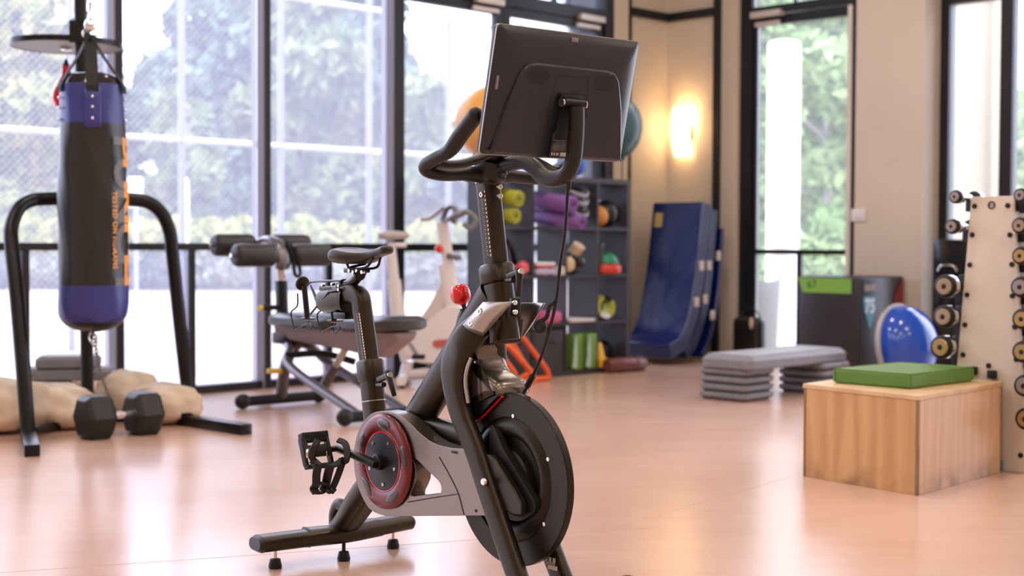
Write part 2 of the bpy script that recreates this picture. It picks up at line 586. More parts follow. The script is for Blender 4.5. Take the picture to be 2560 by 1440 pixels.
# set-back window bay to the right of the pillar
WS = -0.30
tt = [(-0.3, 2.556, 1.028)[1], (-0.3, 3.065, 1.028)[1]]
tt += [tt[1] + 1.3, tt[1] + 2.6, tt[1] + 3.9, tt[1] + 5.2]
for i in range(len(tt) - 1):
    g = MB()
    wd = 0.04 if i == 0 else 0.05
    rbox(g, WS - 0.05, WS + 0.05, tt[i] - wd, tt[i] + wd, 0, HEAD)
    rbox(g, WS - 0.05, WS + 0.05, tt[i] + wd, tt[i + 1] - 0.05, 2.86, 2.96)
    rbox(g, WS - 0.05, WS + 0.05, tt[i] + wd, tt[i + 1] - 0.05, 0, 0.06)
    rbox(g, WS - 0.05, WS + 0.05, tt[i] + wd, tt[i + 1] - 0.05, HEAD - 0.06, HEAD)
    wn = struct(g.build('window_%d' % (n + 3 + i), M_FRAME, smooth=0))
    pane(tt[i] + wd, tt[i + 1] - 0.05, WS, 0.06, 2.86, wn, 't')
    pane(tt[i] + wd, tt[i + 1] - 0.05, WS, 2.96, HEAD - 0.06, wn, 't')
w = MB(); rbox(w, -0.42, -0.22, tt[-1] + 0.05, TMAX, 0, HEAD)
struct(w.build('wall_right_end', M_WALL, smooth=0))
g = MB(); rbox(g, 0.0, 0.012, 1.93, 2.52, 0, 0.09)
struct(g.build('baseboard_right', M_TRIM, smooth=0))

# ceiling downlights
for i, s_ in enumerate((2.2, 5.0, 7.8, 10.6)):
    for j, t_ in enumerate((1.8, 4.4, 7.0, 9.6)):
        ld = bpy.data.lights.new('ceiling_downlight', 'AREA')
        ld.shape = 'DISK'
        ld.size = 0.42
        ld.energy = CEIL_W
        ld.color = (1.0, 0.89, 0.78)
        lo = bpy.data.objects.new('ceiling_downlight', ld)
        COL.objects.link(lo)
        lo.location = RM(s_, t_, CEIL - 0.03)

# wall sconce beside the corner
def sconce():
    base = RM(0.0, (0.05, 0.22, 2.117)[1], 1.95)
    t = thing('wall_sconce', 'glowing curved glass wall sconce on the cream wall beside the corner', 'lamp', base, world=True)
    mb = MB()
    rbox(mb, 0.0, 0.03, (0.05, 0.22, 2.117)[1] - 0.06, (0.05, 0.22, 2.117)[1] + 0.06, 1.90, 2.05, 0.01)
    mb.build('back_plate', mat('bronze_plate', (0.25, 0.17, 0.1), 0.35, 0.7), t)
    # shade: bowed sheet of frosted glass, wide at the top, narrow at the foot, one long edge swept in
    rows = []
    for i in range(13):
        k = i / 12
        z = 1.76 + 0.43 * k
        wl = 0.075 + 0.07 * math.sin(math.pi * min(1, 0.15 + 0.75 * k))
        wr = 0.085 - 0.045 * math.sin(math.pi * k) + 0.05 * k
        bow = 0.06 + 0.10 * k
        row = []
        for j in range(11):
            q = j / 10
            tt_ = (0.05, 0.22, 2.117)[1] - wl + (wl + wr) * q
            row.append(RM(0.012 + bow * math.sin(math.pi * (0.06 + 0.88 * q)), tt_, z))
        rows.append(row)
    mb = MB()
    mb.loft(rows, caps=False, closed=False)
    mb.build('glass_shade', mat('lit_frosted_glass', (0.95, 0.85, 0.68), 0.4, emit=(1.0, 0.68, 0.33), estr=2.2), t, smooth=180, solid=0.006, fix=False)
    ld = bpy.data.lights.new('sconce_bulb', 'POINT')
    ld.energy = 6.0
    ld.color = (1.0, 0.62, 0.28)
    ld.shadow_soft_size = 0.05
    lo = bpy.data.objects.new('sconce_bulb', ld)
    COL.objects.link(lo)
    lo.location = RM(0.10, (0.05, 0.22, 2.117)[1], 2.02)
    ld.use_shadow = True
sconce()

# light switch
sw = thing('light_switch', 'white square light switch on the cream pillar', 'switch', RM(0.0, (0, 1.964, 1.234)[1], 1.2), world=True)
mb = MB(); ts = (0, 1.964, 1.234)[1]; rbox(mb, 0.0, 0.012, ts - 0.065, ts + 0.065, 1.175, 1.275, 0.004); mb.build('plate', M_WHITE, sw)
mb = MB(); rbox(mb, 0.012, 0.018, ts - 0.025, ts + 0.025, 1.195, 1.255, 0.003); mb.build('rocker', M_WHITE, sw)

# ------------------------------------------------------------------ the stationary bike (local x forward, y to its left, z up)
M_BIKE = mat('dark_satin_bronze_paint', (0.038, 0.030, 0.0215), 0.35, 0.75, var=0.08, scale=6)
M_BIKE2 = mat('charcoal_soft_touch', (0.010, 0.0092, 0.0092), 0.45, spec=0.4, bump=0.03, bscale=400)
M_COVER = mat('polished_graphite_cover', (0.20, 0.162, 0.135), 0.28, 0.9, var=0.04, scale=5)
M_FAIR = mat('polished_bronze_fairing', (0.17, 0.145, 0.125), 0.27, 0.85)
M_RED = mat('glossy_red_plastic', (0.72, 0.012, 0.02), 0.18, coat=0.5)
M_REDRING = mat('smoky_red_ring', (0.13, 0.008, 0.008), 0.3, 0.2, coat=0.08, var=0.25, scale=14)
M_DIMPLE = mat('smoky_grey_dimple', (0.07, 0.055, 0.052), 0.25, 0.5)
M_FLY = mat('flywheel_black', (0.024, 0.0195, 0.014), 0.38, 0.7)
M_BOLT = mat('bolt_steel', (0.62, 0.56, 0.50), 0.25, 1.0)
M_PRINT = mat('pale_print', (0.70, 0.66, 0.58), 0.6)
M_SADDLE = mat('saddle_vinyl', (0.020, 0.016, 0.0125), 0.4, bump=0.05, bscale=300)
M_SCREENBACK = mat('monitor_back_plastic', (0.015, 0.017, 0.027), 0.30, bump=0.015, bscale=500)

bike = thing('exercise_bike', 'dark bronze indoor exercise bike with a large tilted touchscreen and red resistance knob', 'exercise bike', (-0.55, 4.49, 0), math.radians(-50))

def B(mb, name, m, parent=bike, **k):
    return mb.build(name, m, parent, **k)
def xz(p, y):
    return Vector((p[0], y, p[2]))
Yax = Vector((0, 1, 0))
def vdisc(c, prof, n=32):
    """lathe about the sideways axis, heights growing towards the near side (-y)."""
    mb = MB()
    mb.lathe(prof, n, axis_matrix(c, (0, -1, 0), (1, 0, 0)))
    return mb

# rear stabiliser: bent bar with a sleeve in the middle
mb = MB()
bar = [(0.0, -0.285, 0.078), (0.012, -0.16, 0.078), (0.028, -0.03, 0.078), (0.03, 0.0, 0.078), (0.028, 0.03, 0.078), (0.012, 0.14, 0.078), (-0.004, 0.265, 0.078)]
mb.tube(bar, (0.047, 0.026), 20, up=(0, 0, 1), sup=2.6)
rs = B(mb, 'rear_stabilizer', M_BIKE, smooth=45)
mb = MB(); mb.tube([(0.0075, -0.118, 0.078), (0.028, -0.02, 0.078), (0.03, 0.0, 0.078), (0.028, 0.03, 0.078), (0.012, 0.135, 0.078)], (0.0495, 0.0285), 20, up=(0, 0, 1), sup=2.6)
B(mb, 'sleeve', M_BIKE, rs, smooth=45)
mb = MB(); mb.tube([(0.0065, -0.124, 0.078), (0.0085, -0.117, 0.078)], (0.0508, 0.0298), 20, up=(0, 0, 1), sup=2.6)
B(mb, 'sleeve_band', M_BLACK, rs)
for (y0, y1, x0) in ((-0.285, -0.300, 0.0), (0.265, 0.278, -0.004)):
    mb = MB(); mb.tube([(x0, y0, 0.078), (x0 - 0.001, y1, 0.079)], [(0.0475, 0.0265), (0.038, 0.019)], 20, up=(0, 0, 1), sup=2.6)
    B(mb, 'end_cap', M_BIKE2, rs, smooth=45)
for (x, y) in ((0.016, -0.238), (0.062, -0.019), (0.012, 0.205)):
    mb = MB(); mb.lathe([(0.019, 0.0), (0.021, 0.006), (0.016, 0.028), (0.010, 0.03)], 20, Matrix.Translation((x, y, 0)))
    fo = B(mb, 'rubber_foot', M_BLACK, rs)
    mb = MB(); mb.lathe([(0.006, 0.028), (0.006, 0.066)], 12, Matrix.Translation((x, y, 0)))
    B(mb, 'threaded_stem', M_BOLT if y != -0.019 else M_BLACKMETAL, fo)

# rear leg
mb = MB()
mb.tube(cr([(0.012, 0, 0.088), (0.06, 0, 0.125), (0.13, 0, 0.195), (0.22, 0, 0.275), (0.36, 0, 0.36)], 5), [(0.034 + 0.006 * min(1, i / 10), 0.036 + 0.012 * min(1, i / 10)) for i in range(21)], 16, up=(0, 1, 0), sup=2.8)
B(mb, 'rear_leg', M_BIKE, smooth=50)
mb = MB(); mb.tube(cr([(-0.022, 0, 0.10), (-0.02, 0, 0.135), (0.005, 0, 0.165), (0.04, 0, 0.16)], 4), (0.022, 0.016), 12, up=(0, 1, 0))
B(mb, 'leg_gusset', M_BIKE, smooth=60)

# seat tube, seat post, elbow, clamp
def post_ring(path, a, b, name, m, n=24, sup=3.2):
    mb = MB(); mb.tube(path, (a, b), n, up=(0, 1, 0), sup=sup)
    return B(mb, name, m, smooth=60)
sp0, sp1 = Vector((0.214, 0, 0.425)), Vector((0.181, 0, 0.618))
sp2 = Vector((0.136, 0, 0.795))
post_ring([sp0 + (sp0 - sp1) * 0.3, sp0, sp1], 0.036, 0.030, 'seat_tube', M_BIKE)
seam = sp0.lerp(sp1, 0.45)
dsp = (sp1 - sp0).normalized()
mb = MB(); mb.tube([seam, seam + dsp * 0.003], (0.0368, 0.0308), 24, up=(0, 1, 0), sup=3.2); B(mb, 'seam_ring', M_STEEL)
elbow = [sp1 - dsp * 0.02, sp1.lerp(sp2, 0.5), sp2, Vector((0.127, 0, 0.822)), Vector((0.098, 0, 0.836)), Vector((0.053, 0, 0.835)), Vector((0.001, 0, 0.831))]
elbow = [elbow[0], elbow[1]] + cr(elbow[2:], 5)
mb = MB(); mb.tube(elbow, (0.030, 0.0255), 24, up=(0, 1, 0), sup=3.4)
sp = B(mb, 'seat_post', M_BIKE, smooth=60)
mb = MB(); mb.tube([sp1 - dsp * 0.045, sp1 - dsp * 0.035, sp1 + dsp * 0.012, sp1 + dsp * 0.02], [(0.039, 0.034), (0.0415, 0.0365), (0.0415, 0.0365), (0.036, 0.031)], 24, up=(0, 1, 0), sup=3.2)
B(mb, 'seat_clamp', M_BIKE, smooth=50)
def lever(base, out, drop, name):
    """adjusting lever: stub out of the collar, then a tapering handle."""
    base, out, drop = Vector(base), Vector(out), Vector(drop)
    mb = MB(); mb.tube([base, out], 0.0105, 14)
    lv = B(mb, name, M_BIKE, smooth=60)
    mb = MB(); d = (drop - out); mb.tube([out - d * 0.07, out, out + d * 0.3, drop - d * 0.02, drop], [(0.009, 0.009), (0.0125, 0.011), (0.009, 0.009), (0.0075, 0.008), (0.006, 0.006)], 14)
    B(mb, 'lever_handle', M_BIKE2, lv, smooth=60)
    ax = (out - base).normalized()
    mb = MB(); mb.tube([out + ax * 0.006, out + ax * 0.0135], 0.0085, 14); B(mb, 'lever_bolt', M_BOLT, lv)
lever((0.258, -0.02, 0.585), (0.329, -0.035, 0.603), (0.358, -0.035, 0.544), 'seat_lever')
mb = MB(); mb.tube([(0.251, -0.02, 0.567), (0.297, -0.03, 0.572)], 0.008, 12); B(mb, 'clamp_boss', M_BIKE)

def scale_marks(p0, p1, y, parent, n=15):
    """printed height scale on the near face of a post."""
    p0, p1 = Vector(p0), Vector(p1)
    mb = MB()
    d = (p1 - p0)
    for i in range(n):
        c = p0 + d * (i / (n - 1))
        mb.box((c.x + 0.009, y, c.z), (0.0045, 0.0012, 0.0065))
        mb.box((c.x - 0.004, y, c.z), (0.007, 0.0012, 0.0012))
        if i < n - 1:
            q = p0 + d * ((i + 0.5) / (n - 1))
            mb.box((q.x - 0.006, y, q.z), (0.003, 0.0012, 0.0012))
    return mb.build('height_scale', M_PRINT, parent, smooth=0)
pa = sp1.lerp(sp2, 0.90); pb = sp1.lerp(sp2, 0.12)
scale_marks(pa + Vector((0.010, 0, 0)), pb + Vector((0.010, 0, 0)), -0.0258, sp, 17)

# seat slider housing with lens and brackets
mb = MB()
mb.tube([(0.053, 0, 0.819), (0.001, 0, 0.815), (-0.069, 0, 0.81), (-0.09, 0, 0.809)], [(0.036, 0.030), (0.037, 0.032), (0.036, 0.031), (0.030, 0.026)], 24, up=(0, 1, 0), sup=3.0)
sl = B(mb, 'seat_slider', M_BIKE, smooth=50)
mb = MB(); mb.tube([(0.06, 0, 0.817), (0.053, 0, 0.817)], (0.039, 0.034), 24, up=(0, 1, 0), sup=3.0); B(mb, 'slider_band', M_BLACKMETAL, sl)
mb = MB(); mb.box((-0.022, 0, 0.85), (0.135, 0.03, 0.014), bev=0.003); B(mb, 'slider_rail', M_BIKE, sl)
mb = MB(); mb.box((0.04, 0, 0.768), (0.07, 0.045, 0.022), bev=0.004); B(mb, 'lock_block', M_BLACKMETAL, sl)
for q in ((-0.045, -0.02, 0.862), (0.011, -0.02, 0.866), (0.057, -0.025, 0.862), (0.057, -0.025, 0.85)):
    mb = MB(); mb.tube([q, (q[0], q[1] - 0.012, q[2])], 0.005, 10); B(mb, 'bolt', M_BOLT, sl)
vs_, fs_ = text_mesh('1111', 0.02)
mb = MB(); mb.add(vs_, fs_, Matrix.Translation(Vector((0.024, -0.033, 0.832)) ) @ Matrix.Rotation(math.pi / 2, 4, 'X')); B(mb, 'scale_print', mat('faded_gold_print', (0.35, 0.26, 0.14), 0.6), sl, smooth=0, fix=False)
# saddle stem and clamp
mb = MB(); mb.tube(cr([(0.008, 0, 0.858), (0.053, 0, 0.864), (0.089, 0, 0.875), (0.118, 0, 0.893), (0.136, 0, 0.906)], 4), 0.0155, 14); st = B(mb, 'saddle_stem', M_BIKE, smooth=60)
mb = MB(); mb.tube([(0.03, 0, 0.857), (0.044, 0, 0.863)], 0.021, 16); B(mb, 'stem_ring', M_BLACKMETAL, st)
mb = MB(); mb.tube([(0.084, 0.03, 0.897), (0.177, -0.035, 0.897)], 0.016, 16); B(mb, 'saddle_clamp', M_BLACKMETAL, st, smooth=60)
mb = MB(); mb.box((0.107, 0, 0.91), (0.07, 0.055, 0.014), bev=0.004); B(mb, 'clamp_plate', M_BLACKMETAL, st)
for q in ((0.121, -0.03, 0.91), (0.143, -0.03, 0.906), (0.163, -0.03, 0.91), (0.191, -0.03, 0.907)):
    mb = MB(); mb.tube([q, (q[0], q[1] - 0.01, q[2])], 0.006, 8); B(mb, 'clamp_bolt', M_CHROME, st)
# saddle: lofted rings from the broad tail to the nose
zs = (0.125, -0.03, 0.981)[2]
xr, xf = (0.046, -0.075, 0.955)[0], (0.285, 0, 0.966)[0]
rings = []
NS = 24
for i in range(NS + 1):
    k = i / NS
    x = xr + (xf - xr) * k
    wd = 0.024 + 0.062 * (1 / (1 + math.exp((k - 0.44) * 13)))
    th = 0.060 - 0.032 * min(1, k * 1.35)
    top = zs - 0.004 + 0.008 * math.cos(k * 6.0) + 0.006 * k
    e = 1.0
    if k < 0.12: e = math.sqrt(1 - ((0.12 - k) / 0.125) ** 2)
    if k > 0.93: e = math.sqrt(1 - ((k - 0.93) / 0.072) ** 2)
    ring = []
    for j in range(20):
        a = 2 * math.pi * j / 20
        ca, sa = math.cos(a), math.sin(a)
        yy = wd * (0.35 + 0.65 * e) * math.copysign(abs(ca) ** 0.75, ca)
        zc_ = top - th * 0.5
        zz = zc_ + math.copysign(abs(sa) ** 0.75, sa) * th * 0.5 * (0.3 + 0.7 * e)
        if sa > 0.6 and 0.12 < k < 0.8: zz -= 0.006 * (sa - 0.6) / 0.4
        ring.append((x, yy, zz))
    rings.append(ring)
mb = MB(); mb.loft(rings); sad = B(mb, 'saddle', M_SADDLE, smooth=180, subsurf=1)
for sy in (-0.022, 0.022):
    mb = MB(); mb.tube(cr([(xr + 0.06, sy * 1.6, zs - 0.05), (0.062, 0, 0.917), ((0.107, 0, 0.915)[0], sy, (0.107, 0, 0.915)[2]), ((0.186, 0, 0.921)[0], sy * 0.9, (0.186, 0, 0.921)[2]), ((0.216, 0, 0.944)[0], sy * 0.6, (0.216, 0, 0.95)[2])], 4), 0.0042, 8)
    B(mb, 'saddle_rail', M_BLACKMETAL, sad)
mb = MB(); mb.prism([(0.113, -0.01, 0.949), (0.139, -0.01, 0.931), (0.166, -0.01, 0.953)], (0, 0.02, 0)); B(mb, 'saddle_bumper', M_SADDLE, sad)

# wire dumbbell cages hung behind the seat
def cage(dx, dz, y):
    def q(x, yy, v=0.0):
        p = Vector(B2(x + dx, yy + dz, y)); p.y += v; return p
    return q
def B2(x, y, v):
    # measured in the side plane of the holder: 2.0 mm per unit seen from the near side
    return (CGX + (x - 775) * CGK, v, CGZ - (y - 745) * CGKZ)
_a = (-0.213, 0.03, 0.814); _b = (-0.152, 0.03, 0.816); _c = (-0.213, 0.03, 0.741)
CGX, CGZ = _a[0], _a[2]
CGK, CGKZ = (_b[0] - _a[0]) / 25.0, (_a[2] - _c[2]) / 55.0
def wirecage(dx, y, full):
    mb = MB()
    q = cage(dx, 0, y)
    mb.tube([q(760, 715), q(768, 792)], (0.010, 0.010), 12)
    h = B(mb, 'weight_cradle', M_BLACKMETAL, smooth=60)
    mb = MB(); mb.lathe([(0.010, -0.004), (0.026, 0.0), (0.027, 0.004), (0.010, 0.007)], 20, Matrix.Translation(q(771, 798)))
    B(mb, 'cradle_disc', M_BIKE, h)
    if full:
        mb = MB(); mb.lathe([(0.010, -0.004), (0.024, 0.0), (0.025, 0.006), (0.010, 0.012)], 20, axis_matrix(q(757, 711), (-0.75, 0, 0.3)))
        B(mb, 'cradle_cap', M_BIKE, h)
    mb = MB()
    mb.tube(cr([q(762, 735, -0.028), q(764, 765, -0.032), q(748, 782, -0.032), q(752, 812, -0.03), q(757, 826, -0.03), q(772, 816, -0.03), q(786, 808, -0.03), q(800, 808, -0.03), q(801, 812, -0.03), q(788, 826, -0.03), q(782, 812, -0.02), q(779, 802, -0.01)], 3), 0.0026, 7)
    B(mb, 'wire_loop', M_BLACKMETAL, h, smooth=60)
    return h
w1 = wirecage(0, 0.03, True)
w2 = wirecage(66, 0.03, False)
mb = MB(); mb.tube([(-0.23, 0.03, 0.857), (-0.19, 0.02, 0.867), (-0.105, 0, 0.872), (0.054, -0.02, 0.878)], 0.0036, 8); B(mb, 'holder_rod', M_BLACKMETAL, sl)
mb = MB(); mb.tube([(-0.131, -0.02, 0.765), (-0.029, -0.03, 0.825), (-0.006, -0.03, 0.841), (0.063, -0.03, 0.85)], 0.0034, 8); B(mb, 'holder_rod', M_BLACKMETAL, sl)
mb = MB(); mb.prism([(-0.216, 0.03, 0.857), (-0.105, 0, 0.796), (-0.124, 0, 0.788), (-0.129, 0, 0.8)], (0, 0.006, 0)); B(mb, 'holder_brace', M_BLACKMETAL, sl, smooth=0)

# main frame: down tube, bridge tube, neck, knob tower
mb = MB(); mb.tube(cr([(0.779, 0, 0.857), (0.709, 0, 0.783), (0.628, 0, 0.691), (0.516, 0, 0.572), (0.398, 0, 0.448), (0.307, 0, 0.356)], 6), [(0.047 + 0.004 * math.sin(i / 31 * 3.1), 0.036) for i in range(31)], 22, up=(0, 1, 0), sup=2.4)
fr = B(mb, 'main_frame_tube', M_BIKE, smooth=60)
mb = MB(); mb.tube([(0.418, 0, 0.454), (0.487, 0, 0.457), (0.666, 0, 0.45), (0.72, 0, 0.447)], (0.036, 0.030), 20, up=(0, 1, 0), sup=2.6)
br = B(mb, 'bridge_tube', M_BIKE, smooth=60)
mb = MB(); mb.tube([(0.454, 0, 0.456), (0.46, 0, 0.456)], (0.0385, 0.0325), 20, up=(0, 1, 0), sup=2.6); B(mb, 'weld_ring', M_BIKE, br)
mb = MB(); mb.tube(cr([(0.641, 0, 0.733), (0.646, 0, 0.767), (0.65, 0, 0.794), (0.65, 0, 0.806)], 4), [(0.030 - 0.0012 * i, 0.026 - 0.001 * i) for i in range(13)], 16, up=(0, 1, 0))
kt = B(mb, 'knob_tower', M_BIKE, smooth=60)
mb = MB(); mb.tube([(0.651, 0, 0.804), (0.65, 0, 0.812)], (0.016, 0.014), 14, up=(0, 1, 0)); B(mb, 'tower_collar', M_BLACKMETAL, kt)
mb = MB(); mb.tube([(0.65, 0, 0.807), (0.642, 0, 0.831)], 0.0065, 12); B(mb, 'knob_shaft', M_BLACKMETAL, kt)
kc = Vector((0.629, 0, 0.852)); kd = (Vector((0.629, 0, 0.852)) - Vector((0.646, 0, 0.82))).normalized()
mb = MB(); mb.lathe([(1e-4, 0.0255), (0.014, 0.025), (0.023, 0.0215), (0.0282, 0.013), (0.0295, 0.0), (0.0278, -0.013), (0.0225, -0.023), (0.011, -0.0275), (0.009, -0.034), (1e-4, -0.034)], 28, axis_matrix(kc, kd), caps=False)
B(mb, 'resistance_knob', M_RED, smooth=60)

# fork: one arched leg on each side of the flywheel
leg_px = [(0.776, -0.03, 0.787), (0.731, -0.055, 0.731), (0.714, -0.072, 0.676), (0.713, -0.08, 0.61), (0.743, -0.082, 0.525), (0.8, -0.084, 0.446), (0.848, -0.086, 0.364), (0.886, -0.088, 0.302), (0.99, -0.092, 0.132), (1.045, -0.095, 0.049)]
for sgn in (1, -1):
    path = cr([(p[0], p[1] * (1 if sgn > 0 else -0.55), p[2]) for p in leg_px], 6)
    m_ = len(path)
    rad = []
    for i in range(m_):
        k = i / (m_ - 1)
        rad.append((0.034 + 0.020 * math.exp(-((k - 0.22) / 0.16) ** 2), 0.019 + 0.014 * math.exp(-((k - 0.18) / 0.18) ** 2)))
    mb = MB(); mb.tube(path, rad, 20, up=(0, 1, 0), sup=3.0)
    lg = B(mb, 'fork_leg', M_BIKE, smooth=55)
    if sgn == 1:
        q = Vector((0.875, -0.108, 0.365)); mb = MB(); mb.lathe([(0.011, 0), (0.011, 0.004), (0.008, 0.008), (1e-4, 0.008)], 16, axis_matrix(q, (0, -1, 0))); B(mb, 'axle_bolt', M_BOLT, lg)
    else:
        # printed safety marks on the inner face of the far leg
        # too small to read in the photograph: plain marks stand in for the characters
        c0 = Vector((0.981, 0.03, 0.156)); mb = MB(); [mb.box(c0 + Vector((dx_, 0, 0)), (0.010, 0.001, 0.013)) for dx_ in (-0.016, 0.0, 0.016)]; B(mb, 'safety_print', M_PRINT, lg, smooth=0, fix=False)
        c0 = Vector((0.984, 0.03, 0.146)); mb = MB(); [mb.box(c0 + Vector((dx_, 0, 0)), (0.004, 0.001, 0.006)) for dx_ in (-0.014, -0.007, 0.0, 0.007, 0.014)]; B(mb, 'serial_print', M_PRINT, lg, smooth=0, fix=False)
        c0 = Vector((0.991, 0.03, 0.136)); mb = MB(); mb.box(c0, (0.036, 0.002, 0.011)); B(mb, 'label_sticker', M_WHITE, lg, smooth=0)
# silver strip where the fairing meets the leg
mb = MB(); mb.tube(cr([(0.774, -0.075, 0.685), (0.773, -0.088, 0.653), (0.77, -0.09, 0.615), (0.78, -0.088, 0.564)], 5), (0.0045, 0.007), 10, up=(0, 1, 0)); B(mb, 'fairing_edge_strip', M_STEEL, smooth=60)
# front stabiliser, partly below the picture
fx = 1.045
mb = MB(); mb.tube([(fx, -0.30, 0.06), (fx, -0.15, 0.06), (fx, 0.15, 0.06), (fx, 0.275, 0.06)], (0.047, 0.028), 20, up=(0, 0, 1), sup=2.6)
fs = B(mb, 'front_stabilizer', M_BIKE, smooth=45)
for y in (-0.22, 0.21):
    mb = MB(); mb.lathe([(0.019, 0.0), (0.021, 0.006), (0.016, 0.028), (0.006, 0.05)], 20, Matrix.Translation((fx, y, 0))); B(mb, 'rubber_foot', M_BLACK, fs)
for y in (-0.13, 0.225):
    mb = MB(); mb.tube([(fx + 0.05, y - 0.012, 0.05), (fx + 0.05, y + 0.012, 0.05)], 0.032, 20); B(mb, 'transport_wheel', M_WHITE if y > 0 else M_BLACK, fs)  # far wheel is white to paint a glint at the bar end

# fairing over the top of the flywheel
prof = cr([(0.727, 0, 0.767), (0.768, 0, 0.725), (0.768, 0, 0.687), (0.785, 0, 0.653), (0.826, 0, 0.638), (0.859, 0, 0.622), (0.871, 0, 0.594), (0.862, 0, 0.582), (0.827, 0, 0.581), (0.775, 0, 0.56), (0.719, 0, 0.516), (0.68, 0, 0.513), (0.665, 0, 0.568), (0.658, 0, 0.623), (0.679, 0, 0.687)], 4, closed=True)
def inset(loop, d):
    out_ = []
    n_ = len(loop)
    area = sum(loop[i][0] * loop[(i + 1) % n_][2] - loop[(i + 1) % n_][0] * loop[i][2] for i in range(n_))
    sg_ = 1 if area > 0 else -1
    for i in range(n_):
        a_, c_ = Vector(loop[i - 1]), Vector(loop[(i + 1) % n_])
        t_ = (c_ - a_).normalized()
        out_.append(Vector((loop[i][0] - t_.z * d * sg_, 0, loop[i][2] + t_.x * d * sg_)))
    return out_
rings = []
for (yy, d_) in ((-0.060, 0.019), (-0.0575, 0.011), (-0.051, 0.005), (-0.042, 0.0015), (-0.03, 0.0), (0.03, 0.0), (0.042, 0.0015), (0.051, 0.005), (0.0575, 0.011), (0.060, 0.019)):
    rings.append([(p.x, yy, p.z) for p in inset(prof, d_)])
mb = MB(); mb.loft(rings); fair = B(mb, 'flywheel_fairing', M_FAIR, smooth=180)
mb = MB(); mb.box((0.78, -0.06, 0.674), (0.035, 0.012, 0.014), bev=0.002); B(mb, 'fairing_clip', M_BLACK, fair)
mb = MB(); mb.ball((0.78, -0.067, 0.674), 0.0045, 10, 6); B(mb, 'clip_screw', M_BOLT, fair)
mb = MB(); mb.prism(cr([(0.749, -0.055, 0.554), (0.753, -0.055, 0.513), (0.826, -0.055, 0.561), (0.87, -0.055, 0.594)], 3), (0, 0.09, 0)); B(mb, 'brake_shoe_holder', M_BLACKMETAL, fair, smooth=0)
mb = MB(); mb.tube(cr([(0.758, -0.045, 0.504), (0.796, -0.045, 0.53), (0.844, -0.045, 0.566), (0.871, -0.045, 0.586)], 4), (0.002, 0.006), 8, up=(0, 1, 0)); B(mb, 'red_edge_strip', M_RED, fair)

# flywheel
fc = Vector((0.893, -0.025, 0.366))
FR = 0.232
mb = vdisc(fc, [(1e-4, -0.028), (0.06, -0.028), (0.10, -0.012), (FR - 0.003, -0.012), (FR, -0.009), (FR, 0.009), (FR - 0.003, 0.012), (0.168, 0.012), (0.164, 0.008), (0.158, 0.012), (0.148, 0.0185), (0.135, 0.020), (0.118, 0.012), (0.112, 0.002), (0.085, 0.0), (0.080, 0.016), (0.05, 0.020), (1e-4, 0.020)], 72)
fw = B(mb, 'flywheel', M_FLY, smooth=40)
mb = MB()
for i in range(6):
    a = math.radians(25 + 60 * i)
    mb2 = MB(); mb2.lathe([(0.006, 0.0), (0.0055, 0.003), (1e-4, 0.0035)], 10, axis_matrix(fc + Vector((0.172 * math.cos(a), -0.0118, 0.172 * math.sin(a))), (0, -1, 0)))
    B(mb2, 'rivet', M_BOLT, fw)
# dark inner guard between leg and flywheel
gp = cr([(0.842, -0.06, 0.509), (0.9, -0.06, 0.442), (1.003, -0.06, 0.345), (1.024, -0.06, 0.319), (1.011, -0.06, 0.293), (0.963, -0.06, 0.279), (0.901, -0.06, 0.293), (0.838, -0.06, 0.381)], 4, closed=True)
mb = MB(); mb.prism(gp, (0, 0.022, 0)); B(mb, 'drive_guard', M_BLACK, bevel=0.01, bseg=3)
gp = [(0.838, -0.085, 0.431), (0.863, -0.085, 0.433), (0.893, -0.085, 0.421), (0.968, -0.085, 0.353), (0.997, -0.085, 0.322), (0.997, -0.085, 0.291), (0.968, -0.085, 0.287), (0.924, -0.085, 0.294), (0.869, -0.085, 0.366)]
mb = MB(); mb.prism(gp, (0, 0.02, 0)); B(mb, 'leg_bracket', M_BIKE, bevel=0.003)

# belt cover with its triangular opening
CV = -0.095
out = [(0.389, -0.095, 0.507), (0.445, -0.095, 0.505), (0.49, -0.095, 0.495), (0.527, -0.095, 0.48), (0.568, -0.095, 0.46), (0.63, -0.095, 0.44), (0.705, -0.095, 0.435), (0.783, -0.095, 0.44), (0.79, -0.095, 0.417), (0.821, -0.095, 0.352), (0.849, -0.095, 0.306), (0.868, -0.095, 0.272), (0.662, -0.095, 0.24), (0.441, -0.095, 0.205), (0.381, -0.095, 0.2), (0.319, -0.095, 0.208), (0.275, -0.095, 0.241), (0.243, -0.095, 0.291), (0.232, -0.095, 0.344), (0.24, -0.095, 0.399), (0.272, -0.095, 0.453), (0.327, -0.095, 0.493)]
out = cr(out[:8], 3)[:-1] + [Vector(p) for p in out[7:13]] + cr(out[13:] + out[:1], 3)[1:-1]
hole = cr([(0.522, -0.095, 0.39), (0.558, -0.095, 0.381), (0.615, -0.095, 0.354), (0.658, -0.095, 0.334), (0.667, -0.095, 0.312), (0.65, -0.095, 0.297), (0.587, -0.095, 0.288), (0.522, -0.095, 0.278), (0.549, -0.095, 0.325), (0.545, -0.095, 0.365)], 3, closed=True)
mb = MB(); mb.prism(out, (0, 0.052, 0), holes=[hole]); cov = B(mb, 'belt_cover', M_COVER, smooth=35, bevel=0.011, bseg=4)
mb = MB(); mb.tube([(0.511, -0.0955, 0.257), (0.625, -0.0955, 0.285), (0.745, -0.0955, 0.313)], 0.0016, 6); B(mb, 'panel_line', M_BLACK, cov)
mb = MB(); mb.tube(cr([(0.658, -0.0955, 0.404), (0.707, -0.0955, 0.357), (0.745, -0.0955, 0.313), (0.77, -0.0955, 0.259)], 4), 0.0014, 6); B(mb, 'panel_line', M_BLACK, cov)
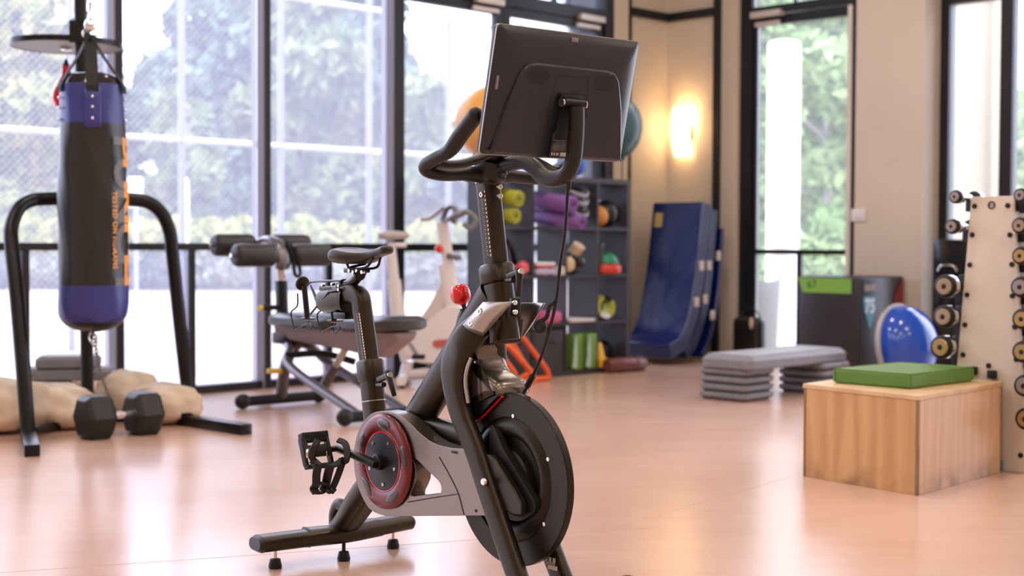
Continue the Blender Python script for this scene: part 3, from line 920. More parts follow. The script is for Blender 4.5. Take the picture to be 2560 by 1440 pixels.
mb = MB(); mb.lathe([(0.005, 0), (0.004, 0.002), (1e-4, 0.002)], 10, axis_matrix((0.822, -0.095, 0.278), (0, -1, 0))); B(mb, 'cover_screw', M_BLACKMETAL, cov)
mb = MB(); mb.box((0.727, -0.09, 0.425), (0.03, 0.012, 0.008), bev=0.002); B(mb, 'cover_clip', M_BLACK, cov)
# crank ring, disc, bolts
cc = Vector((0.4, -0.1, 0.361))
mb = vdisc(cc, [(1e-4, 0.0), (0.139, 0.0), (0.138, 0.005), (0.128, 0.010), (0.108, 0.0125), (0.092, 0.010), (0.086, 0.005), (1e-4, 0.005)], 64)
ring_o = B(mb, 'crank_ring', M_REDRING, smooth=60)
for i in range(5):
    a = math.radians(84 + 72 * i)
    T = Matrix.Translation(cc + Vector((0.111 * math.cos(a), -0.0105, 0.111 * math.sin(a)))) @ Matrix.Rotation(-a + math.pi / 2, 4, 'Y')
    mb = MB(); mb.ball((0, 0, 0), (0.036, 0.0045, 0.0155), 18, 8, M=T); B(mb, 'ring_dimple', M_DIMPLE, ring_o, smooth=180)
mb = vdisc(cc, [(1e-4, 0.004), (0.0845, 0.004), (0.084, 0.008), (0.04, 0.011), (0.024, 0.013), (0.023, 0.030), (0.018, 0.033), (1e-4, 0.033)], 48)
cd = B(mb, 'crank_disc', M_BLACKMETAL, smooth=40)
mb = vdisc(cc, [(0.0845, 0.003), (0.0875, 0.003), (0.0875, 0.0085), (0.0845, 0.0085), (0.0845, 0.003)], 48); B(mb, 'disc_rim', M_RED, cd)
for i in range(5):
    a = math.radians(60 + 72 * i)
    mb = MB(); mb.lathe([(0.0055, 0), (0.005, 0.003), (0.003, 0.003), (0.0028, 0.0015), (1e-4, 0.0015)], 12, axis_matrix(cc + Vector((0.066 * math.cos(a), -0.009, 0.066 * math.sin(a))), (0, -1, 0))); B(mb, 'crank_bolt', M_BOLT, cd)
# crank arm and pedal on the near side
hub = cc + Vector((-0.005, -0.04, 0.0))
pe = Vector((0.256, -0.165, 0.388))
mb = MB(); mb.tube([hub + Vector((0.022, 0, -0.005)), hub, hub.lerp(pe, 0.5), pe, pe + (pe - hub) * 0.08], [(0.010, 0.013), (0.012, 0.0165), (0.010, 0.014), (0.010, 0.0145), (0.008, 0.011)], 16, up=(0, 1, 0), sup=3.2)
# the long side of the section lies in the plane of the crank
arm = B(mb, 'crank_arm', M_BLACKMETAL, smooth=50)
mb = MB(); mb.lathe([(0.008, 0), (0.0075, 0.003), (0.0045, 0.003), (0.004, 0.001), (1e-4, 0.001)], 14, axis_matrix(hub + Vector((-0.008, -0.012, 0)), (0, -1, 0))); B(mb, 'arm_bolt', M_BOLT, arm)
pc = Vector((pe.x, pe.y - 0.075, pe.z))
ped = MB(); ped.tube([pe + Vector((0, 0.01, 0)), pc + Vector((0, -0.04, 0))], 0.009, 12)
pd = B(ped, 'pedal_spindle', M_BLACKMETAL)
# cage body: two end plates and toothed side plates round the spindle, tipped nose down
Tp = Matrix.Translation(pc) @ Matrix.Rotation(math.radians(68), 4, 'Y')
mb = MB()
mb.box((-0.040, 0, 0), (0.028, 0.082, 0.020), Tp, bev=0.006)
mb.box((0.045, 0, 0), (0.012, 0.095, 0.024), Tp, bev=0.004)
mb.box((0, -0.045, 0), (0.085, 0.010, 0.022), Tp, bev=0.003)
mb.box((0, 0.040, 0), (0.085, 0.010, 0.022), Tp, bev=0.003)
mb.box((0, 0.0, 0), (0.035, 0.085, 0.018), Tp, bev=0.004)
B(mb, 'pedal_body', M_BLACK, pd, smooth=40)
for i in range(14):
    mb = MB(); mb.box((-0.047, -0.042 + i * 0.0064, 0.0), (0.016, 0.003, 0.027), Tp)
    B(mb, 'grip_tooth', M_BLACK, pd, smooth=0)
vs_, fs_ = text_mesh('SS', 0.016, bold=0.0004)
mb = MB(); mb.add(vs_, fs_, Matrix.Translation(Vector((0.404, -0.3, 0.403)) + Vector((0, 0, 0.0))) @ Matrix.Rotation(math.radians(-20), 4, 'Z') @ Matrix.Rotation(math.pi / 2, 4, 'X')); B(mb, 'pedal_print', mat('gold_print', (0.5, 0.3, 0.14), 0.4), pd, smooth=0, fix=False)
# toe cage: straps hanging from the pedal nose
def strap(pts, name, w=0.011, th=0.0035):
    mb = MB(); mb.tube(cr(pts, 4), (th, w), 8, up=(0.64, 0.77, 0), sup=4)
    return B(mb, name, M_BLACK, pd, smooth=50)
yA, yB = -0.285, -0.195
strap([(0.337, -0.285, 0.364), (0.326, -0.285, 0.333), (0.324, -0.285, 0.302), (0.311, -0.285, 0.289), (0.324, -0.285, 0.279)], 'toe_cage_bar', 0.012)
strap([(0.33, -0.24, 0.356), (0.317, -0.24, 0.328), (0.304, -0.24, 0.295), (0.291, -0.24, 0.276)], 'toe_cage_bar', 0.013)
strap([(0.32, -0.19, 0.364), (0.314, -0.2, 0.329), (0.304, -0.21, 0.294), (0.298, -0.22, 0.273)], 'toe_cage_bar', 0.010)
strap([(0.309, -0.285, 0.369), (0.337, -0.28, 0.356), (0.328, -0.24, 0.351), (0.319, -0.2, 0.358), (0.329, -0.19, 0.365)], 'toe_strap', 0.014)
strap([(0.324, -0.285, 0.304), (0.328, -0.27, 0.307), (0.306, -0.24, 0.297)], 'toe_strap', 0.009)
strap([(0.311, -0.285, 0.289), (0.322, -0.28, 0.277), (0.303, -0.25, 0.274), (0.306, -0.24, 0.283), (0.298, -0.22, 0.268), (0.312, -0.215, 0.281)], 'toe_loop', 0.008)
strap([(0.277, -0.18, 0.417), (0.298, -0.17, 0.409), (0.318, -0.175, 0.388), (0.329, -0.185, 0.365), (0.316, -0.19, 0.354)], 'pedal_strap', 0.010)
strap([(0.317, -0.29, 0.373), (0.324, -0.3, 0.389), (0.337, -0.3, 0.411), (0.335, -0.285, 0.432)], 'pedal_strap', 0.010)
mb = MB(); mb.tube(cr([(0.281, -0.3, 0.445), (0.29, -0.3, 0.419), (0.303, -0.3, 0.4), (0.309, -0.3, 0.385)], 4), (0.002, 0.006), 8, up=(0.64, 0.77, 0)); B(mb, 'strap_tail', M_BLACK, pd)
mb = MB(); mb.lathe([(0.010, -0.002), (0.014, 0), (0.014, 0.006), (0.008, 0.006)], 14, axis_matrix((0.309, -0.3, 0.392), (-0.6, -0.7, 0))); B(mb, 'strap_buckle', M_BOLT, pd)
# far side crank
mb = MB(); h2 = Vector((cc.x, 0.115, cc.z)); p2 = h2 + Vector((hub.x - pe.x, 0.0, hub.z - pe.z)); mb.tube([h2, p2], (0.011, 0.014), 12, up=(0, 1, 0), sup=3); B(mb, 'crank_arm', M_BLACKMETAL)
mb = vdisc(Vector((cc.x, 0.10, cc.z)), [(1e-4, -0.02), (0.03, -0.02), (0.03, 0.12), (1e-4, 0.12)], 24); B(mb, 'bottom_bracket', M_BIKE)

# head sleeve, handlebar post, collar
hs0, hs1 = Vector((0.829, 0, 0.732)), Vector((0.793, 0, 0.907))
dh = (hs1 - hs0).normalized()
mb = MB(); mb.tube([hs0, hs0.lerp(hs1, 0.5), hs1], (0.040, 0.034), 28, up=(0, 1, 0), sup=3.0); hsl = B(mb, 'head_sleeve', M_BIKE, smooth=60)
mb = MB(); mb.tube([hs1 - dh * 0.022, hs1 - dh * 0.016, hs1 + dh * 0.026, hs1 + dh * 0.034], [(0.040, 0.034), (0.0475, 0.041), (0.0475, 0.041), (0.040, 0.034)], 28, up=(0, 1, 0), sup=3.0); B(mb, 'head_collar', M_BIKE, hsl, smooth=50)
hp = Vector((0.75, 0, 1.168))
mb = MB(); mb.tube([hs1 - dh * 0.03, hs1.lerp(hp, 0.5), hp], (0.032, 0.027), 28, up=(0, 1, 0), sup=3.6); hpo = B(mb, 'handlebar_post', M_BIKE, smooth=60)
pa = hs1.lerp(hp, 0.88); pb = hs1.lerp(hp, 0.22)
scale_marks(pa + Vector((0.006, 0, 0)), pb + Vector((0.006, 0, 0)), -0.0274, hpo, 16)
for q in ((0.76, -0.028, 1.129), (0.785, 0, 1.15), (0.786, 0, 1.125)):
    d_ = (0, -1, 0) if q[1] < -0.01 else (1, -0.2, 0)
    o_ = Vector(q) if q[1] < -0.01 else Vector((q[0] + 0.024, -0.006, q[2]))
    mb = MB(); mb.lathe([(0.008, -0.004), (0.008, 0.003), (0.006, 0.005), (0.0035, 0.005), (0.003, 0.002), (1e-4, 0.002)], 14, axis_matrix(o_, d_)); B(mb, 'post_bolt', M_BOLT, hpo)
lever((0.866, -0.02, 0.909), (0.922, -0.03, 0.921), (0.918, -0.03, 0.856), 'head_lever')
mb = MB(); mb.tube([(0.859, -0.02, 0.898), (0.896, -0.028, 0.899)], 0.008, 12); B(mb, 'clamp_boss', M_BIKE)

# bottle holders: bowed steel plates either side of the neck
def plate(corners, bow, name):
    a, b, c, d = [Vector(p) for p in corners]
    rows = []
    for i in range(9):
        k = i / 8
        row = []
        for j in range(9):
            l = j / 8
            p = a.lerp(b, l).lerp(d.lerp(c, l), k)
            p.y += bow * math.sin(math.pi * l) * (0.4 + 0.6 * math.sin(math.pi * k))
            row.append(p)
        rows.append(row)
    mb = MB(); mb.loft(rows, caps=False, closed=False)
    return B(mb, name, M_STEEL, smooth=180, solid=0.003, fix=False)
pl = plate([(0.825, -0.075, 0.838), (0.948, -0.075, 0.844), (0.826, -0.075, 0.748), (0.738, -0.075, 0.774)], -0.028, 'bottle_holder')
for q in ((0.843, -0.1, 0.814), (0.799, -0.095, 0.782)):
    mb = MB(); mb.lathe([(0.010, 0), (0.009, 0.004), (0.005, 0.004), (0.004, 0.001), (1e-4, 0.001)], 14, axis_matrix(q, (-0.1, -1, 0.2))); B(mb, 'holder_bolt', M_BOLT, pl)
pl2 = plate([(0.784, 0.075, 0.831), (0.896, 0.085, 0.835), (0.803, 0.085, 0.742), (0.784, 0.075, 0.733)], 0.028, 'bottle_holder')
mb = MB(); mb.box((0.893, -0.02, 0.826), (0.014, 0.03, 0.05), bev=0.003); nb = B(mb, 'neck_bracket', M_BLACKMETAL)
for q in ((0.903, -0.03, 0.839), (0.905, -0.03, 0.814)):
    mb = MB(); mb.ball(q, 0.0075, 12, 8); B(mb, 'bracket_bolt', M_CHROME, nb)
mb = MB(); mb.prism([(0.818, -0.05, 0.777), (0.849, -0.05, 0.791), (0.836, -0.05, 0.724), (0.822, -0.05, 0.723)], (0, 0.1, 0)); B(mb, 'neck_plate', M_BIKE, bevel=0.004)

# handlebar: hub, outer loops, forward horns, wings
hu = Vector((0.765, 0, 1.194))
mb = MB()
mb.tube(cr([hp - Vector((0, 0, 0.004)), hp.lerp(hu, 0.5), hu, hu + Vector((0.01, 0, 0.03))], 4), [(0.034 + 0.0012 * i, 0.030 + 0.0016 * i) for i in range(13)], 24, up=(0, 1, 0), sup=2.8)
hbar = B(mb, 'handlebar_hub', M_BIKE2, smooth=60)
mb = MB(); mb.tube([hp - dh * 0.004, hp + dh * 0.001], (0.0335, 0.0285), 24, up=(0, 1, 0), sup=3.4); B(mb, 'hub_seam', M_STEEL, hbar)
for sgn in (1, -1):
    def q(p): return Vector((p[0], p[1] * sgn, p[2]))
    pth = cr([q((0.765, -0.01, 1.178)), q((0.75, -0.055, 1.184)), q((0.762, -0.16, 1.179)), q((0.765, -0.215, 1.186)), q((0.77, -0.228, 1.2)), q((0.809, -0.228, 1.215)), q((0.864, -0.222, 1.234)), q((0.902, -0.215, 1.271)), q((0.935, -0.212, 1.3)), q((0.96, -0.21, 1.321))], 6)
    m_ = len(pth)
    mb = MB(); mb.tube(pth, [0.0175 + (0.004 * min(1, max(0, (i / m_ - 0.62) / 0.1))) + (0.004 if i < 8 else 0) for i in range(m_)], 18)
    B(mb, 'grip_bar', M_BIKE2, hbar, smooth=60)
    mb = MB(); mb.ball(pth[-1], 0.0212, 18, 10); B(mb, 'grip_end', M_BIKE2, hbar)
    pth = cr([q((0.796, -0.215, 1.204)), q((0.815, -0.16, 1.203)), q((0.83, -0.11, 1.217)), q((0.825, -0.06, 1.235)), q((hu.x + 0.02, 0.0, hu.z + 0.03))], 6)
    mb = MB(); mb.tube(pth, (0.030, 0.012), 16, up=(0, 0, 1)); B(mb, 'bar_wing', M_BIKE2, hbar, smooth=60)
mb = MB(); mb.tube(cr([(0.833, -0.03, 1.177), (0.872, -0.04, 1.167), (0.882, -0.04, 1.175), (0.87, -0.03, 1.189)], 4), 0.003, 7); B(mb, 'cable_hook', M_BLACKMETAL, hbar)

# swan-neck arm up to the screen
arm_p = cr([(0.783, 0, 1.197), (0.824, 0, 1.206), (0.895, 0, 1.215), (0.939, 0, 1.201), (0.978, 0, 1.173), (1.024, 0, 1.163), (1.07, 0, 1.173), (1.096, 0, 1.205), (1.105, 0, 1.251), (1.109, 0, 1.301), (1.109, 0, 1.344)], 6)
mb = MB(); mb.tube(arm_p, [0.0205 + 0.0012 * math.sin(i / len(arm_p) * 3.1) for i in range(len(arm_p))], 20)
ma = B(mb, 'screen_arm', M_BIKE2, smooth=60)
mb = MB(); mb.tube([Vector(arm_p[6]), Vector(arm_p[6]) + (arm_p[7] - arm_p[6]).normalized() * 0.003], 0.0222, 20); B(mb, 'arm_ring', M_BLACK, ma)

# touchscreen monitor: bottom edge (1.02, z 1.217), top edge (1.093, z 1.533), 0.49 wide
MBOT, MTOP = Vector((1.022, 0, 1.217)), Vector((1.094, 0, 1.534))
mup = (MTOP - MBOT).normalized()
mno = Vector((mup.z, 0, -mup.x))      # out of the back
mh = (MTOP - MBOT).length
mid = (MBOT + MTOP) / 2
MM = Matrix(((0, mup.x, mno.x, mid.x), (1, mup.y, mno.y, mid.y), (0, mup.z, mno.z, mid.z), (0, 0, 0, 1)))   # x right(+y of bike), y up, z out of the back
def rr(w, h, r, z, n=5):
    pts = []
    for (sx, sy, a0) in ((1, 1, 0), (-1, 1, 90), (-1, -1, 180), (1, -1, 270)):
        for i in range(n + 1):
            a = math.radians(a0 + 90 * i / n)
            pts.append((sx * (w / 2 - r) + r * math.cos(a), sy * (h / 2 - r) + r * math.sin(a), z))
    return pts
W = 0.49
mb = MB(); mb.loft([rr(W - 0.01, mh - 0.01, 0.01, -0.022), rr(W - 0.002, mh - 0.002, 0.012, -0.019), rr(W, mh, 0.012, -0.010), rr(W - 0.004, mh - 0.004, 0.012, -0.004), rr(W - 0.02, mh - 0.02, 0.014, 0.001), rr(W - 0.045, mh - 0.045, 0.016, 0.0065), rr(W - 0.08, mh - 0.08, 0.02, 0.0115), rr(W - 0.13, mh - 0.13, 0.03, 0.0155), rr(W - 0.19, mh - 0.19, 0.03, 0.017)], M=MM)
mon = B(mb, 'monitor', M_SCREENBACK, smooth=28)
mb = MB(); mb.loft([rr(W + 0.001, mh + 0.001, 0.012, -0.0085), rr(W + 0.001, mh + 0.001, 0.012, -0.0055)], M=MM); B(mb, 'bezel_edge', M_STEEL, mon)
mb = MB(); mb.box((0, 0, -0.0225), (W - 0.03, mh - 0.03, 0.001), MM); B(mb, 'screen_glass', mat('screen_glass', (0.01, 0.01, 0.012), 0.05, coat=1.0), mon)
# raised trapezoid shell on the back
def trap(z, g):
    pts = [(-0.225 + g, -0.155 + g), (-0.198 + g, -0.02), (-0.172 + g, 0.055), (-0.150, 0.077 - g), (-0.12, 0.083 - g), (0.12, 0.083 - g), (0.150, 0.077 - g), (0.172 - g, 0.055), (0.198 - g, -0.02), (0.225 - g, -0.155 + g)]
    return [(x, y - 0.002, z) for x, y in pts]
mb = MB(); mb.loft([trap(0.010, 0.0), trap(0.020, 0.002), trap(0.023, 0.007)], M=MM); sh = B(mb, 'back_shell', M_SCREENBACK, mon, smooth=30)
# speaker holes
M_HOLE = mat('speaker_hole', (0.004, 0.004, 0.005), 0.7)
for gx in (-0.115, 0.115):
    mb = MB()
    for iy in range(8):
        for ix in range(13):
            x = gx + (ix - 6) * 0.0058 + (0.0029 if iy % 2 else 0)
            y = 0.046 + (iy - 3.5) * 0.005
            if abs(ix - 6) * 1.0 + abs(iy - 3.5) * 0.9 > 7.4: continue
            mb.lathe([(0.0021, 0), (0.0021, 0.0006), (1e-4, 0.0006)], 6, MM @ Matrix.Translation((x, y, 0.0229)))
    B(mb, 'speaker_grille', M_HOLE, sh, smooth=0)
# outline of the service hatch
hp_ = [(-0.045, 0.055), (0.052, 0.055), (0.058, 0.045), (0.068, -0.045), (0.058, -0.085), (-0.055, -0.085), (-0.068, -0.045), (-0.052, 0.045)]
mb = MB(); mb.tube([MM @ Vector((x, y, 0.0231)) for x, y in hp_], 0.0009, 5, closed=True); B(mb, 'hatch_seam', M_HOLE, sh)
vs_, fs_ = text_mesh('PELOTON', 0.022, bold=0.0003)
mb = MB(); mb.add([(-v.x, v.y, 0) for v in vs_], fs_, MM @ Matrix.Translation((0.01, 0.022, 0.0234)) @ Matrix.Diagonal((-1, 1, 1, 1))); B(mb, 'embossed_lettering', mat('tone_on_tone_lettering', (0.030, 0.030, 0.034), 0.3), sh, smooth=0, fix=False)
mb = MB(); mb.box((0.005, 0.146, 0.006), (0.022, 0.011, 0.004), MM, bev=0.001); B(mb, 'camera_tab', mat('grey_tab', (0.22, 0.21, 0.2), 0.5), mon)
mb = MB(); mb.box((-0.227, 0.02, 0.004), (0.007, 0.034, 0.004), MM, bev=0.001); B(mb, 'volume_keys', mat('grey_tab', (0.22, 0.21, 0.2), 0.5), mon)
# hinge and spine down to the base
mb = MB(); mb.box((0.0, -0.005, 0.026), (0.075, 0.028, 0.02), MM, bev=0.004); hg = B(mb, 'hinge_block', M_BLACK, mon)
mb = MB(); mb.tube([MM @ Vector((-0.034, -0.012, 0.042)), MM @ Vector((0.036, -0.012, 0.042))], 0.0135, 20); B(mb, 'hinge_barrel', M_BLACKMETAL, hg, smooth=60)
for x in (-0.038, 0.0385):
    mb = MB(); mb.tube([MM @ Vector((x - 0.003, -0.012, 0.042)), MM @ Vector((x + 0.003, -0.012, 0.042))], 0.011, 18); B(mb, 'hinge_cap', M_CHROME, hg)
mb = MB(); mb.loft([[(-0.028, -0.02, 0.022), (0.028, -0.02, 0.022), (0.028, -0.02, 0.034), (-0.028, -0.02, 0.034)], [(-0.045, -0.155, 0.022), (0.05, -0.155, 0.022), (0.05, -0.155, 0.03), (-0.045, -0.155, 0.03)]], M=MM); sp_ = B(mb, 'monitor_spine', M_BLACK, mon, smooth=0)
# rating label
mb = MB(); mb.box((-0.016, -0.122, 0.0305), (0.052, 0.062, 0.001), MM); lb = B(mb, 'rating_label', mat('label_dark', (0.05, 0.045, 0.042), 0.5), mon, smooth=0)
mb = MB()
for i, wv in enumerate((0.026, 0, 0.040, 0.034, 0.042, 0.03, 0.042, 0.040, 0.041, 0.039, 0.036)):
    if wv: mb.box((-0.016 + (0.042 - wv) / 2 * (0.4 if i % 2 else -0.2), -0.094 - i * 0.0041, 0.0312), (wv, 0.0012, 0.0004), MM)
B(mb, 'label_print', mat('grey_print', (0.32, 0.30, 0.29), 0.6), lb, smooth=0)
mb = MB(); [mb.box((-0.036 + dx_, -0.146, 0.0313), (0.0035, 0.007, 0.0005), MM) for dx_ in (0.0, 0.008, 0.016, 0.021)]; B(mb, 'label_marks', M_PRINT, lb, smooth=0, fix=False)
mb = MB(); mb.box((0.004, -0.146, 0.0313), (0.024, 0.010, 0.0006), MM); B(mb, 'serial_sticker', M_WHITE, lb, smooth=0)

# cable from the arm down to the flywheel sensor
mb = MB(); mb.tube(cr([(1.084, 0, 1.172), (1.067, 0.01, 1.14), (1.045, 0.02, 1.026), (1.027, 0.02, 0.943), (1.015, 0.02, 0.859), (0.985, 0.03, 0.794), (0.949, 0.03, 0.707), (0.905, 0.03, 0.635), (0.88, 0.02, 0.59), (0.884, 0, 0.575)], 6), 0.0045, 10)
cb = B(mb, 'power_cable', M_BLACK, smooth=60)
mb = MB(); mb.tube([(0.911, 0.03, 0.643), (0.89, 0.026, 0.611)], 0.0085, 12); B(mb, 'cable_plug', M_BLACK, cb)
mb = MB(); mb.tube([(1.084, 0, 1.17), (1.067, 0.01, 1.135)], 0.0065, 12); B(mb, 'cable_collar', M_BLACK, cb)
mb = MB(); mb.tube(cr([(1.008, 0.02, 0.843), (0.986, 0.02, 0.831), (0.977, 0.02, 0.805), (0.961, 0.02, 0.794), (0.938, 0.02, 0.786), (0.932, 0.02, 0.771), (0.952, 0.02, 0.763), (0.963, 0.03, 0.781)], 4), 0.006, 8); B(mb, 'cable_clip', M_BLACK, cb)
mb = MB(); mb.ball((0.951, 0.02, 0.777), (0.022, 0.010, 0.020), 14, 8); B(mb, 'cable_clip_pad', M_BLACK, cb)

# ------------------------------------------------------------------ punching bag stand
M_BLUE = mat('royal_blue_vinyl', (0.030, 0.036, 0.21), 0.35, var=0.08, scale=6, bump=0.04, bscale=40)
M_BAGBLACK = mat('black_bag_vinyl', (0.014, 0.013, 0.013), 0.32, bump=0.12, bscale=9)
M_WEB = mat('black_webbing', (0.012, 0.012, 0.012), 0.8, bump=0.1, bscale=300)
M_CANVAS = mat('cream_canvas', (0.70, 0.57, 0.44), 0.85, var=0.12, scale=4, bump=0.6, bscale=5, stretch=(1.0, 3.5, 2.0))

stand = thing('punching_bag_stand', 'black tubular punching bag stand with arched side legs and a tall rear post', 'stand', (-2.309, 7.727, 0), world=True)
mb = MB()
pl_ = [(-2.404, 7.05, 0.0227), (-2.455, 7.12, 0.3997), (-2.512, 7.2, 0.7583), (-2.563, 7.28, 1.001), (-2.576, 7.33, 1.084), (-2.564, 7.4, 1.168), (-2.53, 7.47, 1.207), (-2.473, 7.52, 1.219), (-2.242, 7.62, 1.227), (-2.05, 7.72, 1.222), (-1.974, 7.76, 1.204), (-1.916, 7.79, 1.146), (-1.877, 7.8, 1.048), (-1.861, 7.8, 0.9168), (-1.823, 7.82, 0.4983), (-1.772, 7.84, 0.0163)]
mb.tube(cr(pl_, 5), 0.037, 16); B_ = mb.build('arched_leg_tube', M_BLACKMETAL, stand, smooth=60)
for (a, b_) in (((-2.422, 7.097, 0), (-2.224, 6.569, 0)), ((-1.777, 7.708, 0), (-1.388, 7.332, 0))):
    a, b_ = Vector(a), Vector(b_)
    d_ = (b_ - a); ln = d_.length
    mb = MB(); mb.box(((a.x + b_.x) / 2, (a.y + b_.y) / 2, 0.028), (ln + 0.06, 0.07, 0.056), rz=math.atan2(d_.y, d_.x), bev=0.004)
    ft = mb.build('foot_bar', M_BLACKMETAL, stand, smooth=40)
    mb = MB(); mb.box((a.x, a.y, 0.06), (0.09, 0.10, 0.02), rz=math.atan2(d_.y, d_.x), bev=0.003); mb.build('foot_bracket', M_BLACKMETAL, ft)
pb_, pt_ = Vector((-2.309, 7.727, 0)), Vector((-2.339, 7.72, 2.618))
mb = MB(); mb.tube([pb_, pb_.lerp(pt_, 0.5), pt_], 0.034, 16); mb.build('rear_post', M_BLACKMETAL, stand, smooth=60)
arm_end = Vector((-2.15, 7.3, 2.53))
mb = MB(); mb.tube([pt_ + (pt_ - arm_end) * 0.1, pt_, arm_end + (arm_end - pt_) * 0.1], 0.034, 16); mb.build('top_arm', M_BLACKMETAL, stand, smooth=60)
mb = MB(); mb.tube([pb_ + Vector((0, -0.02, 0.03)), Vector((-2.442, 7.184, 0)) + Vector((0, 0.02, 0.03))], 0.02, 10); mb.tube([pb_ + Vector((0, -0.02, 0.03)), Vector((-1.772, 7.742, 0)) + Vector((0, 0, 0.03))], 0.02, 10); mb.build('base_bar', M_BLACKMETAL, stand)

# speed bag platform and bag
plat = thing('speed_bag_platform', 'round grey speed bag board bolted high on the black stand post', 'platform', (-2.532, 8.1, 2.108), world=True)
pc_ = Vector((-2.532, 8.1, 2.108))
mb = MB(); mb.lathe([(1e-4, -0.014), (0.298, -0.014), (0.303, -0.006), (0.303, 0.010), (0.298, 0.014), (1e-4, 0.014)], 48, Matrix.Translation(pc_), caps=False)
mb.build('board', mat('grey_board', (0.30, 0.29, 0.29), 0.5), plat)
mb = MB(); mb.lathe([(0.2985, -0.0165), (0.306, -0.0165), (0.306, 0.0165), (0.2985, 0.0165), (0.2985, -0.0165)], 48, Matrix.Translation(pc_), caps=False); mb.build('rim_band', M_BLACKMETAL, plat)
pj = Vector((-2.338, 7.72, 2.082))
mb = MB(); mb.prism([pc_ + Vector((-0.05, 0, 0.014)), (pj.x, pj.y + 0.05, pc_.z + 0.014), (pj.x, pj.y + 0.05, pc_.z + 0.15), pc_ + Vector((-0.02, 0, 0.10))], (0.02, 0, 0)); mb.build('bracket', M_BLACKMETAL, plat, smooth=0)
mb = MB(); mb.lathe([(0.032, -0.016), (0.032, -0.028), (0.018, -0.034), (1e-4, -0.034)], 18, Matrix.Translation(pc_)); mb.build('swivel_plate', M_CHROME, plat)
mb = MB(); mb.box((pj.x, pj.y, pj.z + 0.04), (0.085, 0.10, 0.12)); mb.build('post_clamp', M_BLACKMETAL, plat, smooth=0)
sb0 = Vector((-2.544, 8.1, 2.045))
spb = thing('speed_bag', 'small glossy red teardrop speed bag hanging under the round board', 'speed bag', (pc_.x, pc_.y, pc_.z - 0.42), world=True)
def zpx(y): return 1.0 + (602.0 - y) / 3555.6 * 8.1
mb = MB(); mb.lathe([(1e-4, zpx(284)), (0.030, zpx(280)), (0.066, zpx(268)), (0.082, zpx(250)), (0.080, zpx(232)), (0.058, zpx(212)), (0.030, zpx(192)), (0.024, zpx(178)), (0.025, zpx(168))], 28, Matrix.Translation((pc_.x, pc_.y, 0)), caps=False); mb.build('bag_body', M_RED, spb, smooth=180)
mb = MB(); mb.lathe([(0.022, zpx(168)), (0.012, zpx(160)), (0.008, zpx(152)), (1e-4, zpx(152))], 16, Matrix.Translation((pc_.x, pc_.y, 0))); mb.build('bag_neck', M_BLACK, spb)
mb = MB(); mb.tube(cr([(pc_.x, pc_.y, zpx(153)), (pc_.x + 0.008, pc_.y, zpx(146)), (pc_.x - 0.006, pc_.y, zpx(138)), (pc_.x, pc_.y, pc_.z - 0.03)], 4), 0.003, 6); mb.build('hook', M_CHROME, spb)

# heavy bag
BY = 7.3
bagc = Vector((-2.15, 7.3, 1.208))
def zb(y): return 1.0 + (601.3 - y) / 3555.6 * 7.3
KB = 7.3 / 3555.6
bag = thing('punching_bag', 'long black and royal blue punching bag hanging from chains on straps', 'punching bag', (bagc.x, bagc.y, zb(832)), world=True)
bprof = [(186, 46), (190, 57), (200, 66), (215, 74), (222, 76), (312, 78.5), (420, 82), (520, 85), (600, 84), (710, 84.5), (760, 86), (785, 84), (800, 78), (815, 62), (824, 42), (829, 18)]
def brad(y):
    for (a, b_) in zip(bprof, bprof[1:]):
        if a[0] <= y <= b_[0]:
            return (a[1] + (b_[1] - a[1]) * (y - a[0]) / (b_[0] - a[0])) * KB
    return bprof[-1][1] * KB
def bseg(y0, y1, n_, off=0.0):
    ys = [y0 + (y1 - y0) * i / n_ for i in range(n_ + 1)]
    mb = MB()
    rings = []
    for y in ys:
        rr_ = brad(y) + off
        ring = []
        for k in range(40):
            a = 2 * math.pi * k / 40
            wob = 0.003 * math.sin(3 * a + y * 0.02) + 0.002 * math.sin(7 * a - y * 0.035)
            ring.append((bagc.x + (rr_ + wob) * math.cos(a), bagc.y + (rr_ + wob) * math.sin(a), zb(y)))
        rings.append(ring)
    mb.loft(rings, caps=True)
    return mb
bseg(215, 312, 6).build('blue_top_band', M_BLUE, bag, smooth=60)
bseg(312, 712, 20).build('bag_body', M_BAGBLACK, bag, smooth=60)
bseg(712, 803, 8).build('blue_bottom_band', M_BLUE, bag, smooth=60)
bseg(803, 829, 5).build('bag_bottom', M_BAGBLACK, bag, smooth=60)
bseg(186, 215, 5).build('bag_top', mat('shiny_black_vinyl', (0.012, 0.012, 0.013), 0.12, bump=0.2, bscale=12), bag, smooth=60)
camdir = Vector((-bagc.x, -bagc.y, 0)).normalized()
ca0 = math.atan2(camdir.y, camdir.x)
def onbag(phi, y, off=0.003):
    """phi grows to the right as seen from the middle of the room."""
    a = ca0 + phi
    r_ = brad(y) + off
    return Vector((bagc.x + r_ * math.cos(a), bagc.y + r_ * math.sin(a), zb(y)))
ringp = Vector((bagc.x - 0.01, bagc.y, zb(86)))
